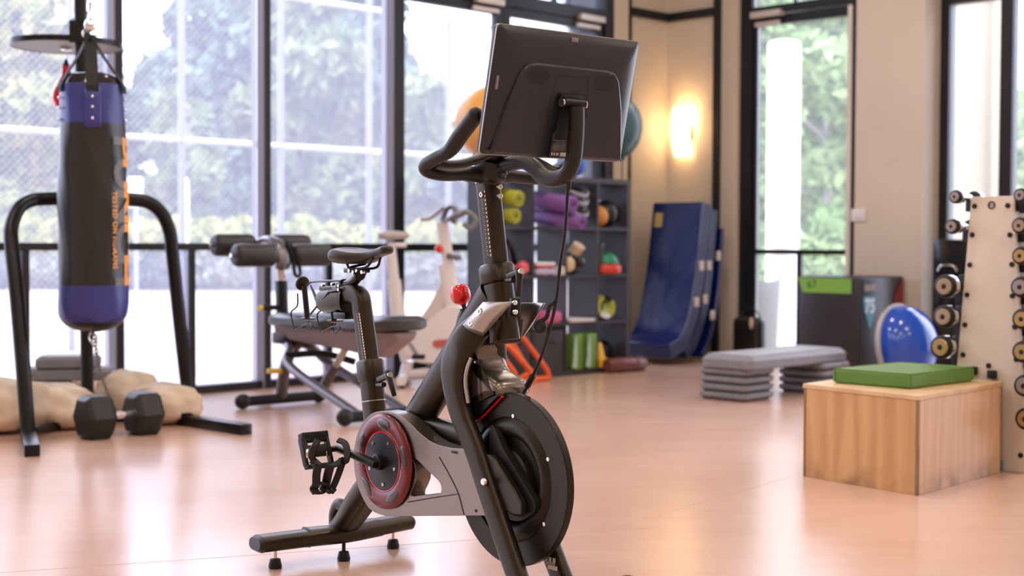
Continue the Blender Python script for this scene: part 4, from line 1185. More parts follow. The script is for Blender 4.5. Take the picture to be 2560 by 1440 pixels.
for i, ph in enumerate((0.0, 1.3, math.pi, -1.3)):
    mb = MB(); foot = onbag(ph, 235, 0.006)
    path = [ringp + (onbag(ph, 215, 0) - ringp) * 0.03, ringp.lerp(onbag(ph, 205, -0.01), 0.5), onbag(ph, 208, 0.006), onbag(ph, 222, 0.007), foot]
    tang = Vector((-math.sin(ca0 + ph), math.cos(ca0 + ph), 0))
    rows = [[p - tang * 0.031, p + tang * 0.031] for p in path]
    mb.loft(rows, caps=False, closed=False); mb.build('strap', M_WEB, bag, smooth=0, solid=0.006, fix=False)
    rows = [[onbag(ph + k * 0.052, y, 0.005) for k in range(-5, 6)] for y in (226, 250, 280, 310, 325)]
    if ph == 0.0:
        mb = MB(); mb.loft(rows, caps=False, closed=False); mb.build('strap_patch', M_BLUE, bag, smooth=60, solid=0.003, fix=False)
    for y in (250, 275, 303):
        mb = MB(); mb.ball(onbag(ph, y, 0.008), 0.0085, 10, 6); mb.build('rivet', M_CHROME, bag)
# swivel and hanging chain
mb = MB(); mb.ball((bagc.x - 0.01, bagc.y, zb(66)), (0.03, 0.022, 0.035), 14, 8); mb.build('swivel', M_CHROME, bag)
mb = MB(); mb.tube([Vector((bagc.x - 0.01, bagc.y, zb(86))) + Vector((0.035 * math.cos(a), 0, 0.03 * math.sin(a))) for a in [2 * math.pi * k / 16 for k in range(16)]], 0.006, 8, closed=True); mb.build('ring', M_CHROME, bag)
def link(c, d, flip, L=0.05, w=0.013, r_=0.0042):
    z_ = Vector(d).normalized(); x_ = z_.cross(Vector((0, 1, 0.2))).normalized(); y_ = z_.cross(x_)
    sd = y_ if flip else x_
    pts = []
    for k in range(16):
        a = 2 * math.pi * k / 16
        pts.append(Vector(c) + z_ * (L / 2) * math.copysign(abs(math.sin(a)) ** 0.7, math.sin(a)) + sd * w * math.cos(a))
    mb = MB(); mb.tube(pts, r_, 6, closed=True)
    return mb
top = Vector((arm_end.x, arm_end.y, arm_end.z - 0.03)); low = Vector((bagc.x - 0.01, bagc.y, zb(60)))
nl = int((top - low).length / 0.038)
for i in range(nl + 1):
    link(low.lerp(top, i / nl), top - low, i % 2 == 0).build('chain_link', M_CHROME, bag)
# writing: two-tone large lettering and a smaller orange line, both reading down the bag
def wrap_text(body, size, y0, phi0, name, m, ylo=None, yhi=None, bold=0.0, sp=1.0, each=False):
    vs_, fs_ = text_mesh(body, size, bold=bold, align='LEFT', spacing=sp)
    bm = bmesh.new()
    vv = [bm.verts.new(v) for v in vs_]
    for f_ in fs_:
        try: bm.faces.new([vv[i] for i in f_])
        except ValueError: pass
    ymin = min(v.y for v in vs_); ymax = max(v.y for v in vs_)
    k = ymin
    while k < ymax:
        bmesh.ops.bisect_plane(bm, geom=bm.verts[:] + bm.edges[:] + bm.faces[:], plane_co=(0, k, 0), plane_no=(0, 1, 0)); k += 0.02
    if ylo is not None:
        bmesh.ops.bisect_plane(bm, geom=bm.verts[:] + bm.edges[:] + bm.faces[:], plane_co=(0, ylo, 0), plane_no=(0, 1, 0), clear_inner=True)
    if yhi is not None:
        bmesh.ops.bisect_plane(bm, geom=bm.verts[:] + bm.edges[:] + bm.faces[:], plane_co=(0, yhi, 0), plane_no=(0, 1, 0), clear_outer=True)
    bm.verts.index_update()
    mb = MB()
    pts = []
    for v in bm.verts:
        ypx = y0 + v.co.x / KB
        pts.append(onbag(phi0 + v.co.y / 0.172, ypx, 0.0045))
    if not each:
        mb.add(pts, [[v.index for v in f_.verts] for f_ in bm.faces])
        bm.free()
        return mb.build(name, m, bag, smooth=0, fix=False)
    left = set(bm.faces)                       # one part for each letter
    while left:
        isl, todo = set(), [left.pop()]
        while todo:
            f_ = todo.pop(); isl.add(f_)
            for e_ in f_.edges:
                for g_ in e_.link_faces:
                    if g_ in left:
                        left.discard(g_); todo.append(g_)
        ids = sorted({v.index for f_ in isl for v in f_.verts}); rm = {k_: i_ for i_, k_ in enumerate(ids)}
        mb = MB(); mb.add([pts[k_] for k_ in ids], [[rm[v.index] for v in f_.verts] for f_ in isl]); mb.build(name, m, bag, smooth=0, fix=False)
    bm.free()
M_OR = mat('orange_print', (0.85, 0.36, 0.06), 0.5)
M_GR = mat('grey_print_vinyl', (0.13, 0.125, 0.125), 0.45)
wrap_text('PUNCH', 0.235, 342, 1.10, 'grey_letter', M_GR, yhi=-0.012, bold=0.009, sp=0.92, each=True)
wrap_text('PUNCH', 0.235, 342, 1.10, 'orange_letter', M_OR, ylo=-0.010, bold=0.009, sp=0.92, each=True)
wrap_text('TESTED ON HUMANS', 0.037, 480, 0.64, 'small_lettering', M_OR, bold=0.001, sp=1.12)

# hex dumbbell and the chain tying the bag to it
M_HEX = mat('black_rubber_hex', (0.011, 0.0095, 0.009), 0.45, spec=0.4, bump=0.05, bscale=150)
hd0, hd1 = Vector((-2.105, 7.163, 0)), Vector((-1.906, 7.333, 0))
ax = (hd1 - hd0).normalized()
dmb = thing('hex_dumbbell', 'large black hex dumbbell with a chrome handle under the punching bag', 'dumbbell', (hd0 + hd1) / 2, world=True)
for c_ in (hd0, hd1):
    rings = []
    for (o_, k_) in ((-0.075, 0.80), (-0.048, 1.0), (0.048, 1.0), (0.075, 0.80)):
        ring = []
        for k in range(6):
            a = math.radians(30 + 60 * k)
            sd = Vector((-ax.y, ax.x, 0))
            R_ = 0.125 * k_
            ring.append(c_ + Vector((0, 0, 0.1083)) + ax * o_ + sd * R_ * math.sin(a - math.radians(0)) + Vector((0, 0, 1)) * R_ * math.cos(a))
        rings.append(ring)
    mb = MB(); mb.loft(rings); mb.build('hex_head', M_HEX, dmb, smooth=0, bevel=0.004)
mb = MB(); zc = Vector((0, 0, 0.1083))
L_ = (hd1 - hd0).length
mb.tube([hd0 + zc + ax * 0.07, hd0 + zc + ax * 0.10, hd0 + zc + ax * L_ * 0.5, hd1 + zc - ax * 0.10, hd1 + zc - ax * 0.07], [0.022, 0.017, 0.020, 0.017, 0.022], 16); mb.build('handle', M_CHROME, dmb, smooth=60)
ch = thing('tether_chain', 'thin steel chain running from the punching bag down to the hex dumbbell', 'chain', (hd0 + hd1) / 2, world=True)
c0 = Vector((bagc.x, bagc.y, zb(830))); c1 = hd0.lerp(hd1, 0.42) + Vector((0, 0, 0.13))
path = cr([c0, c0.lerp(c1, 0.5) + Vector((-0.02, 0, -0.01)), c1], 12)
M_RUST = mat('dull_chain_steel', (0.22, 0.19, 0.17), 0.4, 0.9)
for i in range(len(path) - 1):
    link((path[i] + path[i + 1]) / 2, path[i + 1] - path[i], i % 2 == 0, L=(path[i + 1] - path[i]).length * 1.45, w=0.008, r_=0.003).build('chain_link', M_RUST, ch)
mb = MB(); mb.tube(cr([c0 + Vector((-0.01, 0, 0.0)), c0 + Vector((-0.025, 0, -0.03)), c0 + Vector((0.0, 0, -0.075)), c0 + Vector((0.018, 0, -0.05)), c0 + Vector((0.012, 0, -0.01))], 4), 0.004, 8); mb.build('carabiner', M_CHROME, ch)

# sandbags weighing the stand down
def sandbag(c, size, rz, seed, label, z0=0.0):
    mb = MB()
    nu, nv = 36, 20
    rings = []
    for i in range(nv + 1):
        v = -math.pi / 2 + math.pi * i / nv
        ring = []
        for k in range(nu):
            u = 2 * math.pi * k / nu
            cx_, cy_, cz_ = math.cos(u) * max(0.02, math.cos(v)) ** 0.65, math.sin(u) * max(0.02, math.cos(v)) ** 0.65, math.sin(v)
            p = Vector((cx_ * size[0] / 2, cy_ * size[1] / 2, cz_ * size[2] / 2))
            n1_ = noise.noise(Vector((cx_ * 1.8 + seed, cy_ * 2.5, cz_ * 1.5)))
            n2_ = noise.noise(Vector((cx_ * 3 + seed * 2, cy_ * 9, cz_ * 3 + 5)))
            n3_ = abs(noise.noise(Vector((cx_ * 4 - seed, cy_ * 4 + 3, cz_ * 4))))
            q = 1 + 0.17 * n1_ + 0.07 * n2_ - 0.07 * n3_
            p = Vector((p.x * q, p.y * q, p.z * q))
            p.z = max(p.z + size[2] * 0.44, 0.0 + 0.004 * abs(n2_))
            ring.append(Matrix.Rotation(rz, 4, 'Z') @ p + Vector((c[0], c[1], z0)))
        rings.append(ring)
    mb.loft(rings)
    o = mb.build('sandbag', M_CANVAS, smooth=180)
    settle(o)
    return tag(o, label, 'sandbag', 'sandbags piled round the bag stand')
sandbag((-2.679, 7.391, 0), (0.62, 0.42, 0.30), 0.5, 1.3, 'cream canvas sandbag slumped outside the left foot of the bag stand')
sandbag((-2.425, 7.557, 0), (0.44, 0.36, 0.245), -0.15, 4.1, 'cream canvas sandbag creased and lying between the stand foot and hex dumbbell')
sandbag((-2.686, 8.073, 0), (0.58, 0.36, 0.21), 0.35, 7.7, 'cream canvas sandbag behind the stand, under the grey step platforms')
sandbag((-2.665, 8.674, 0), (0.40, 0.30, 0.26), -0.3, 9.2, 'cream canvas sandbag wedged behind the rear post of the bag stand')
sandbag((-2.184, 8.087, 0), (0.40, 0.34, 0.27), 0.9, 12.6, 'pale sunlit sandbag with a bunched neck behind the hex dumbbell')
sandbag((-1.902, 7.773, 0), (0.42, 0.34, 0.23), 0.1, 15.4, 'cream canvas sandbag beside the right foot bar of the bag stand')

# ------------------------------------------------------------------ aerobic step platforms
M_STEP = mat('grey_step_plastic', (0.21, 0.21, 0.235), 0.5, var=0.06, scale=10, bump=0.05, bscale=120)
M_STEPTOP = mat('grey_step_rubber', (0.33, 0.34, 0.36), 0.5, bump=0.12, bscale=240)
M_STEPDK = mat('dark_step_plastic', (0.10, 0.10, 0.11), 0.5)
def chamfer_slab(mb, M, lx, ly, z0, z1, c, n=4):
    mb.loft([rr(lx - 0.02, ly - 0.02, 0.03, z0, n), rr(lx, ly, 0.04, z0 + 0.01, n), rr(lx, ly, 0.04, z1 - c, n), rr(lx - 2 * c, ly - 2 * c, 0.035, z1, n)], M=M)
    return mb
def riser(M, lx, ly, z0, label):
    t = thing('step_riser', label, 'step riser', M @ Vector((0, 0, z0)), world=True, group='risers under the step platform')
    chamfer_slab(MB(), M, lx, ly, z0 + 0.014, z0 + 0.050, 0.008).build('riser_body', M_STEP, t, smooth=30)
    chamfer_slab(MB(), M, lx - 0.03, ly - 0.03, z0, z0 + 0.014, 0.002).build('riser_base', M_STEPDK, t, smooth=30)
    return t
MS1 = RMM(2.555, 2.64); MS2 = RMM(1.80, 2.73)
h_ = 0.051
ordn = ['lowest', 'second', 'third', 'topmost']
for i in range(4):
    riser(MS1, 0.37, 0.34, i * h_, 'grey plastic step riser, %s of four in the stack nearer the wooden box' % ordn[i])
for i in range(4):
    riser(MS2, 0.37, 0.34, i * h_, 'grey plastic step riser, %s of four in the stack nearer the black foam box' % ordn[i])
deck = thing('step_platform', 'long grey aerobic step platform resting on two riser stacks', 'step platform', RM(2.18, 2.685, 4 * h_), world=True)
MD = RMM(2.18, 2.685)
chamfer_slab(MB(), MD, 0.40, 1.12, 4 * h_, 4 * h_ + 0.088, 0.03).build('deck_body', M_STEP, deck, smooth=30)
mb = MB(); mb.box((0, 0, 4 * h_ + 0.0895), (0.32, 1.03, 0.004), MD, bev=0.001); mb.build('tread_mat', M_STEPTOP, deck)

# two small step platforms lying by the window, on the sandbags
for (k, (px, zz, lx, lab)) in enumerate(((0, 0.205, 0.50, 'grey step platform lying flat on the sandbags by the window'), (1, 0.275, 0.34, 'smaller grey step platform stacked on top of another by the window'))):
    c_ = Vector((-2.544, 8.15, 0.2217))
    T = Matrix.Translation((c_.x, c_.y, zz)) @ Matrix.Rotation(math.radians(8), 4, 'Z')
    t = thing('small_step_platform', lab, 'step platform', (c_.x, c_.y, zz), world=True, group='small step platforms by the window')
    mb = MB(); chamfer_slab(mb, T, lx, 0.26, 0.0, 0.066, 0.018); mb.build('platform_body', M_STEP, t, smooth=30)
    mb = MB(); mb.box((0, 0, 0.067), (lx - 0.07, 0.19, 0.003), T); mb.build('tread_mat', M_STEPTOP, t, smooth=0)

# ------------------------------------------------------------------ adjustable bench with foam rollers
bz = math.atan2(-0.748, 0.663)
bench = thing('weight_bench', 'adjustable exercise bench with black foam leg rollers and a long padded board', 'bench', (-1.40, 8.62, 0), bz)
M_PAD = mat('charcoal_pad_vinyl', (0.030, 0.029, 0.030), 0.35, bump=0.05, bscale=60)
M_BFR = mat('grey_bench_steel', (0.20, 0.19, 0.21), 0.3, 0.6)
M_BFR2 = mat('brown_grey_bench_steel', (0.10, 0.075, 0.07), 0.4, 0.3)
M_COPPER = mat('dull_chrome_tube', (0.55, 0.45, 0.38), 0.3, 0.9)
M_YEL = mat('yellow_cap', (0.75, 0.52, 0.04), 0.4)
def bb(mb, name, m, par=bench, **k): return mb.build(name, m, par, **k)
fb = None
for (x, y0, y1) in ((0.0, -0.27, 0.27), (1.03, -0.25, 0.27)):
    mb = MB(); mb.tube([(x, y0, 0.045), (x, y1, 0.045)], (0.03, 0.03), 14, up=(0, 0, 1), sup=4); fb = bb(mb, 'foot_bar', M_BLACKMETAL, smooth=40)
    for y in (y0, y1):
        mb = MB(); mb.ball((x, y, 0.046), (0.046, 0.05, 0.046), 14, 10); bb(mb, 'end_cap', M_BLACK, fb)
mb = MB(); mb.tube(cr([(0.0, 0, 0.05), (0.03, 0, 0.2), (0.10, 0, 0.33), (0.20, 0, 0.40)], 5), (0.03, 0.03), 14, up=(0, 1, 0), sup=4); bb(mb, 'rear_leg', M_BFR2, smooth=50)
for y in (-0.16, 0.16):
    mb = MB(); mb.tube(cr([(0.10, y * 0.2, 0.40), (0.22, y * 0.5, 0.36), (0.34, y * 0.9, 0.26), (1.03, y, 0.05)], 5), 0.027, 14); bb(mb, 'front_leg', M_BFR, smooth=60)
mb = MB(); mb.tube(cr([(0.25, -0.12, 0.33), (0.45, 0.0, 0.345), (0.6, 0.12, 0.30)], 4), 0.02, 10); bb(mb, 'cross_brace', M_BLACKMETAL)
mb = MB(); mb.box((0.10, 0, 0.42), (0.16, 0.16, 0.07), bev=0.01); bb(mb, 'pivot_block', M_BLACKMETAL)
mb = MB(); mb.tube([(0.70, 0.02, 0.44), (0.44, 0.02, 0.16)], 0.022, 12); gs = bb(mb, 'support_strut', M_COPPER, smooth=60)
mb = MB(); mb.tube([(0.55, 0.02, 0.28), (0.42, 0.02, 0.14)], 0.03, 12); bb(mb, 'strut_sleeve', M_BFR2, gs)
mb = MB(); mb.tube([(0.16, -0.1, 0.23), (0.13, -0.18, 0.23)], 0.016, 12); bb(mb, 'pull_pin', M_YEL)
# pads and the frame below them
mb = MB(); mb.loft([rr(0.62, 0.27, 0.06, 0.50), rr(0.66, 0.31, 0.08, 0.515), rr(0.66, 0.31, 0.08, 0.55), rr(0.60, 0.25, 0.07, 0.572)], M=Matrix.Translation((0.38, 0, 0.0))); bb(mb, 'back_pad', M_PAD, smooth=50)
mb = MB(); mb.loft([rr(0.50, 0.27, 0.08, 0.50), rr(0.54, 0.33, 0.1, 0.515), rr(0.54, 0.33, 0.1, 0.555), rr(0.48, 0.27, 0.09, 0.578)], M=Matrix.Translation((1.03, 0, 0.01)) @ Matrix.Rotation(math.radians(-2), 4, 'Y')); bb(mb, 'seat_pad', M_PAD, smooth=50)
mb = MB(); mb.loft([[(0.05, -0.09, 0.50), (0.05, 0.09, 0.50), (0.05, 0.07, 0.42), (0.05, -0.07, 0.42)], [(0.75, -0.11, 0.50), (0.75, 0.11, 0.50), (0.75, 0.06, 0.385), (0.75, -0.06, 0.385)], [(1.05, -0.12, 0.51), (1.05, 0.12, 0.51), (1.05, 0.06, 0.36), (1.05, -0.06, 0.36)], [(1.25, -0.08, 0.51), (1.25, 0.08, 0.51), (1.25, 0.06, 0.47), (1.25, -0.06, 0.47)]]); bb(mb, 'pad_frame', mat('mauve_bench_frame', (0.22, 0.165, 0.165), 0.45), bevel=0.01)
# upright and rollers
mb = MB(); mb.tube([(0.02, 0, 0.44), (0.0, 0, 0.76)], (0.035, 0.03), 14, up=(0, 1, 0), sup=4); bb(mb, 'upright_sleeve', M_BLACKMETAL, smooth=40)
mb = MB(); mb.tube([(0.0, 0, 0.75), (-0.02, 0, 0.90)], (0.026, 0.024), 14, up=(0, 1, 0), sup=4); bb(mb, 'upright_tube', M_COPPER, smooth=40)
mb = MB(); mb.tube([(0.01, -0.03, 0.60), (0.01, -0.14, 0.60)], 0.016, 12); kb = bb(mb, 'pull_knob', M_BLACKMETAL); mb = MB(); mb.tube([(0.01, -0.14, 0.60), (0.01, -0.16, 0.60)], 0.017, 12); bb(mb, 'knob_cap', M_YEL, kb)
mb = MB(); mb.tube(cr([(-0.26, 0, 0.985), (-0.12, 0, 1.01), (0.0, 0, 0.96), (0.03, 0, 0.88), (0.01, 0, 0.84)], 5), (0.025, 0.05), 12, up=(0, 1, 0)); bb(mb, 'roller_bracket', M_BFR, smooth=60)
for (x, z) in ((0.02, 0.915), (-0.22, 0.975)):
    mb = MB(); mb.tube([(x, -0.36, z), (x, 0.36, z)], 0.012, 10); ra_ = bb(mb, 'roller_axle', M_CHROME)
    for y in (-0.20, 0.20):
        mb = MB(); mb.lathe([(0.018, -0.135), (0.052, -0.135), (0.066, -0.122), (0.069, -0.10), (0.069, 0.10), (0.066, 0.122), (0.052, 0.135), (0.018, 0.135)], 24, axis_matrix((x, y, z), (0, 1, 0))); bb(mb, 'foam_roller', mat('black_foam', (0.022, 0.021, 0.022), 0.42, bump=0.08, bscale=120), smooth=50)
mb = MB(); mb.tube(cr([(0.03, 0.02, 1.0), (0.05, 0.05, 0.90), (0.06, 0.06, 0.80), (0.04, 0.11, 0.80), (0.03, 0.09, 0.92)], 4, closed=True), 0.012, 8, closed=True); bb(mb, 'grab_handle', M_BLACKMETAL)

# ------------------------------------------------------------------ white spin bike behind the bench
M_WB = mat('white_bike_paint', (0.80, 0.79, 0.82), 0.3)
M_WBG = mat('grey_bike_parts', (0.20, 0.20, 0.22), 0.35, 0.3)
wb = thing('spin_bike', 'white spin bike with grey handlebars standing by the windows', 'exercise bike', (-0.6252, 10.11, 0), world=True)
def wt(pts, r_, name, m, n_=12, par=wb, sup=2.0, k=4):
    mb = MB(); mb.tube(cr(pts, k) if len(pts) > 2 else pts, r_, n_, up=(0, 1, 0) if isinstance(r_, tuple) else None, sup=sup); return mb.build(name, m, par, smooth=60)
wt([(-0.8471, 9.9, 0.9692), (-0.8275, 9.9, 0.7884), (-0.7938, 9.9, 0.4539)], (0.038, 0.03), 'seat_post', M_WB, sup=3)
wt([(-0.8219, 9.9, 0.7327), (-0.7798, 9.9, 0.3981), (-0.7237, 9.9, 0.1747)], (0.05, 0.04), 'seat_tube', M_WB, sup=3)
wt([(-0.4856, 9.9, 1.137), (-0.4517, 9.9, 0.901), (-0.4038, 9.9, 0.6226)], (0.042, 0.03), 'head_post', M_WB, sup=3)
wt([(-0.4572, 9.9, 0.8453), (-0.4176, 9.9, 0.5668), (-0.3612, 9.9, 0.2878), (-0.3189, 9.9, 0.0922)], (0.06, 0.04), 'fork', M_WB, sup=3)
wt([(-0.4403, 9.9, 0.734), (-0.5152, 9.9, 0.5665), (-0.6181, 9.9, 0.4126), (-0.7238, 9.9, 0.2586)], (0.05, 0.035), 'down_tube', mat('blush_white_paint', (0.66, 0.60, 0.60), 0.35), sup=3)
mb = MB(); mb.prism(cr([(-0.7618, 9.85, 0.2678), (-0.6094, 9.85, 0.4156), (-0.4709, 9.85, 0.541), (-0.3184, 9.85, 0.5277), (-0.2486, 9.85, 0.3752), (-0.276, 9.85, 0.2361), (-0.4424, 9.85, 0.166), (-0.6645, 9.85, 0.1652)], 4, closed=True), (0, 0.10, 0)); mb.build('body_shell', M_WB, wb, bevel=0.02, bseg=3)
mb = MB(); mb.prism(cr([(-0.5393, 9.84, 0.3137), (-0.4146, 9.84, 0.3197), (-0.4283, 9.84, 0.2697), (-0.5309, 9.84, 0.2693)], 3, closed=True), (0, 0.02, 0)); mb.build('red_badge', mat('faded_red_badge', (0.55, 0.12, 0.12), 0.5), wb, smooth=0)
mb = MB(); mb.lathe([(1e-4, -0.03), (0.19, -0.03), (0.20, -0.02), (0.20, 0.02), (0.19, 0.03), (1e-4, 0.03)], 40, axis_matrix((-0.4169, 9.9, 0.2317), (0, 1, 0)), caps=False); mb.build('flywheel', M_WBG, wb)
for x in (1010, 1168):
    a = Vector((-0.5476, 10.26, 0)); fx_ = (x - 1280) / 3555.6 * 9.9
    mb = MB(); mb.tube([(fx_, 9.65, 0.05), (fx_, 10.15, 0.05)], (0.035, 0.03), 12, up=(0, 0, 1), sup=3); ft = mb.build('foot_bar', M_WB, wb, smooth=50)
    for yy in (9.69, 10.11):
        mb = MB(); mb.lathe([(0.02, 0), (0.02, 0.02), (0.008, 0.03)], 12, Matrix.Translation((fx_, yy, 0))); mb.build('foot', M_BLACK, ft)
wt([(fx_ - 0.02, 9.9, 0.06), (-0.5283, 9.9, 0.0915), ((1010 - 1280) / 3555.6 * 9.9, 9.9, 0.07)], (0.03, 0.03), 'base_rail', M_WB, sup=3)
wt([(-0.7237, 9.9, 0.1607), (-0.7459, 9.9, 0.0628)], 0.04, 'rear_leg', M_WB)
mb = MB(); mb.loft([[Vector((-0.8305, 9.9, 1.044)) + Vector((x_, w_ * math.cos(a), h2_ * math.sin(a) * 0.035)) for a in [2 * math.pi * k / 14 for k in range(14)]] for (x_, w_, h2_) in ((-0.10, 0.05, 0.5), (-0.09, 0.10, 0.9), (-0.03, 0.10, 1.0), (0.03, 0.05, 0.9), (0.09, 0.025, 0.7), (0.11, 0.012, 0.3))]); mb.build('saddle', mat('pale_saddle', (0.50, 0.45, 0.46), 0.45), wb, smooth=180)
wt([(-0.8638, 9.9, 0.9775), (-0.7358, 9.9, 0.9752)], (0.018, 0.03), 'saddle_slider', M_WB, sup=3)
mb = MB(); mb.ball((-0.5082, 9.86, 0.9511), 0.03, 14, 10); mb.build('resistance_knob', M_RED, wb)
mb = MB(); mb.tube([(-0.4444, 9.86, 0.9015), (-0.359, 9.8, 0.8886)], 0.02, 10); mb.build('post_lever', M_WBG, wb)
for yy, sg in ((9.72, -1), (10.08, 1)):
    wt([(-0.4801, 9.9, 1.146), ((-0.4189, 9.9, 1.165)[0], yy, (-0.4189, 9.9, 1.165)[2]), ((-0.3217, 9.9, 1.207)[0], yy, (-0.3217, 9.9, 1.207)[2]), ((-0.252, 9.9, 1.158)[0], yy, (-0.252, 9.9, 1.158)[2]), ((-0.2796, 9.9, 1.091)[0], yy, (-0.2796, 9.9, 1.091)[2]), ((-0.3354, 9.9, 1.124)[0], yy, (-0.3354, 9.9, 1.124)[2])], 0.017, 'handlebar', M_WBG)
    wt([(-0.4856, 9.9, 1.146), ((-0.4469, 9.9, 1.235)[0], 9.9 + sg * 0.06, (-0.4469, 9.9, 1.235)[2]), ((-0.3912, 9.9, 1.221)[0], 9.9 + sg * 0.08, (-0.3912, 9.9, 1.221)[2]), ((-0.4049, 9.9, 1.124)[0], 9.9 + sg * 0.08, (-0.4049, 9.9, 1.124)[2])], 0.016, 'inner_bar', M_WBG)
wt([(-0.6358, 9.9, 1.156), (-0.5719, 9.9, 1.165), (-0.4802, 9.9, 1.24)], (0.016, 0.06), 'console', mat('silver_console', (0.45, 0.46, 0.5), 0.35, 0.4), sup=3)
mb = MB(); mb.tube([(-0.7013, 9.78, 0.2952), (-0.6421, 9.72, 0.2174)], 0.014, 10); ck = mb.build('crank_arm', M_WBG, wb); mb = MB(); mb.box((-0.6354, 9.66, 0.2168), (0.09, 0.09, 0.03), bev=0.008); mb.build('pedal', M_BLACK, ck)

# ------------------------------------------------------------------ cube shelving unit and what is on it
M_SHELF = mat('black_brown_laminate', (0.042, 0.040, 0.050), 0.38, var=0.1, scale=4)
SF, SD = 0.85, 0.30                     # front plane (t) and depth
S0, S1, SH = 1.504, 2.969, 1.487
shelf = thing('cube_shelf', 'black cube shelving unit four cells wide and four high in front of the glazed doors', 'shelf', RM((S0 + S1) / 2, SF - SD / 2), world=True)
PT, DT = 0.038, 0.020
cw = (S1 - S0 - 2 * PT - 3 * DT) / 4
chh = (SH - 2 * PT - 3 * DT) / 4
def sbox(name, s0, s1, z0, z1, t0=SF - SD, t1=SF):
    mb = MB(); rbox(mb, s0, s1, t0, t1, z0, z1, 0.002); return mb.build(name, M_SHELF, shelf, smooth=0)
sbox('side_panel', S0, S0 + PT, 0, SH); sbox('side_panel', S1 - PT, S1, 0, SH)
sbox('top_panel', S0 + PT, S1 - PT, SH - PT, SH); sbox('bottom_panel', S0 + PT, S1 - PT, 0, PT)
ci = [S1 - PT - i * (cw + DT) for i in range(4)]      # left edge s of each column
rz_ = [PT + (3 - j) * (chh + DT) for j in range(4)]   # floor z of each row, row 0 on top
for i in range(1, 4):
    sbox('upright_divider', ci[i], ci[i] + DT, PT, SH - PT)
for j in range(0, 3):
    for i in range(4):
        sbox('shelf_board', ci[i] - cw, ci[i], rz_[j] - DT, rz_[j])
def cell(i, j, fs=0.5, ft=0.5, dz=0.0):
    """point in cell column i, row j; fs 0 left..1 right, ft 0 back..1 front."""
    return RM(ci[i] - cw * fs, SF - SD + SD * ft, rz_[j] + dz)
def roll(c, ln, r_, name, m, label, cat, group=None, axis='t', tilt=0.0, ends=None):
    d_ = (RM(0, 1) - RM(0, 0)) if axis == 't' else (RM(-1, 0) - RM(0, 0))
    d_ = (d_ + Vector((0, 0, tilt))).normalized()
    t = thing(name, label, cat, c, world=True, group=group)
    M = axis_matrix(c, d_)
    mb = MB(); mb.lathe([(r_ * 0.92, -ln / 2), (r_, -ln / 2 + 0.008), (r_, ln / 2 - 0.008), (r_ * 0.92, ln / 2), (r_ * 0.25, ln / 2), (r_ * 0.25, ln / 2 - 0.03), (1e-4, ln / 2 - 0.03)], 24, M); mb.build('rolled_body', m, t, smooth=40)
    for e in (1,):
        pts = []
        for k in range(48):
            a = k / 48 * 4 * math.pi; q = r_ * (0.28 + 0.6 * k / 48)
            pts.append(M @ Vector((q * math.cos(a), q * math.sin(a), e * (ln / 2 + 0.001))))
        mb = MB(); mb.tube(pts, 0.0018, 4); mb.build('spiral_edge', ends or M_BLACK, t)
    return t
M_LIME = mat('lime_foam', (0.42, 0.44, 0.03), 0.6, bump=0.1, bscale=80)
M_PURP = mat('purple_foam', (0.22, 0.10, 0.36), 0.6, bump=0.1, bscale=80)
roll(cell(0, 0, 0.42, 0.62, 0.215), 0.34, 0.06, 'exercise_mat_roll', M_LIME, 'lime green rolled exercise mat, upper of two in the shelf', 'mat', 'lime mat rolls', tilt=-0.12)
roll(cell(0, 0, 0.40, 0.60, 0.075), 0.30, 0.058, 'exercise_mat_roll', M_LIME, 'lime green rolled exercise mat, lower of two in the shelf', 'mat', 'lime mat rolls')
roll(cell(1, 0, 0.55, 0.90, 0.19), 0.50, 0.062, 'exercise_mat_roll', M_PURP, 'purple rolled mat jutting from the shelf, upper of two', 'mat', 'purple mat rolls', tilt=-0.12)
roll(cell(1, 0, 0.72, 1.02, 0.062), 0.50, 0.056, 'exercise_mat_roll', M_PURP, 'purple rolled mat jutting from the shelf, lower of two', 'mat', 'purple mat rolls', tilt=-0.12)
def single(mb, name, m, label, cat, group=None, **k):
    o = mb.build(name, m, **k); settle(o); return tag(o, label, cat, group)
# black head guard with straps
hgd = thing('head_guard', 'black padded boxing head guard with grey straps in the top shelf row', 'head guard', cell(2, 0, 0.5, 0.6), world=True)
cg = cell(2, 0, 0.5, 0.62, 0.165)
mb = MB(); mb.lathe([(0.06, -0.13), (0.105, -0.10), (0.125, 0.0), (0.11, 0.09), (0.07, 0.135), (1e-4, 0.15)], 24, Matrix.Translation(cg)); mb.build('padded_shell', M_BAGBLACK, hgd, smooth=60)
for dz in (-0.05, 0.04, 0.10):
    mb = MB(); mb.tube([cg + Vector((0.128 * math.cos(a), 0.128 * math.sin(a), dz + 0.03 * math.sin(a * 2))) for a in [2 * math.pi * k / 24 for k in range(24)]], (0.006, 0.014), 8, closed=True, up=(0, 0, 1)); mb.build('strap', mat('grey_strap', (0.32, 0.32, 0.36), 0.5), hgd, smooth=60)
mb = MB(); mb.ball(cg + Vector((-0.02, -0.115, -0.04)), (0.035, 0.025, 0.03), 12, 8); mb.build('tan_patch', mat('tan_leather', (0.35, 0.24, 0.13), 0.6), hgd)
mb = MB(); c_ = cell(3, 0, 0.22, 0.72, 0.088); mb.ball(c_, 0.087, 28, 18); single(mb, 'medicine_ball', mat('orange_leather', (0.55, 0.22, 0.03), 0.5, bump=0.2, bscale=60), 'orange medicine ball beside a black one in the top shelf row', 'ball', smooth=180)
mb = MB(); c_ = cell(3, 0, 0.64, 0.55, 0.112); mb.ball(c_, 0.110, 28, 18); single(mb, 'medicine_ball', M_BAGBLACK, 'black medicine ball beside an orange one in the top shelf row', 'ball', smooth=180)
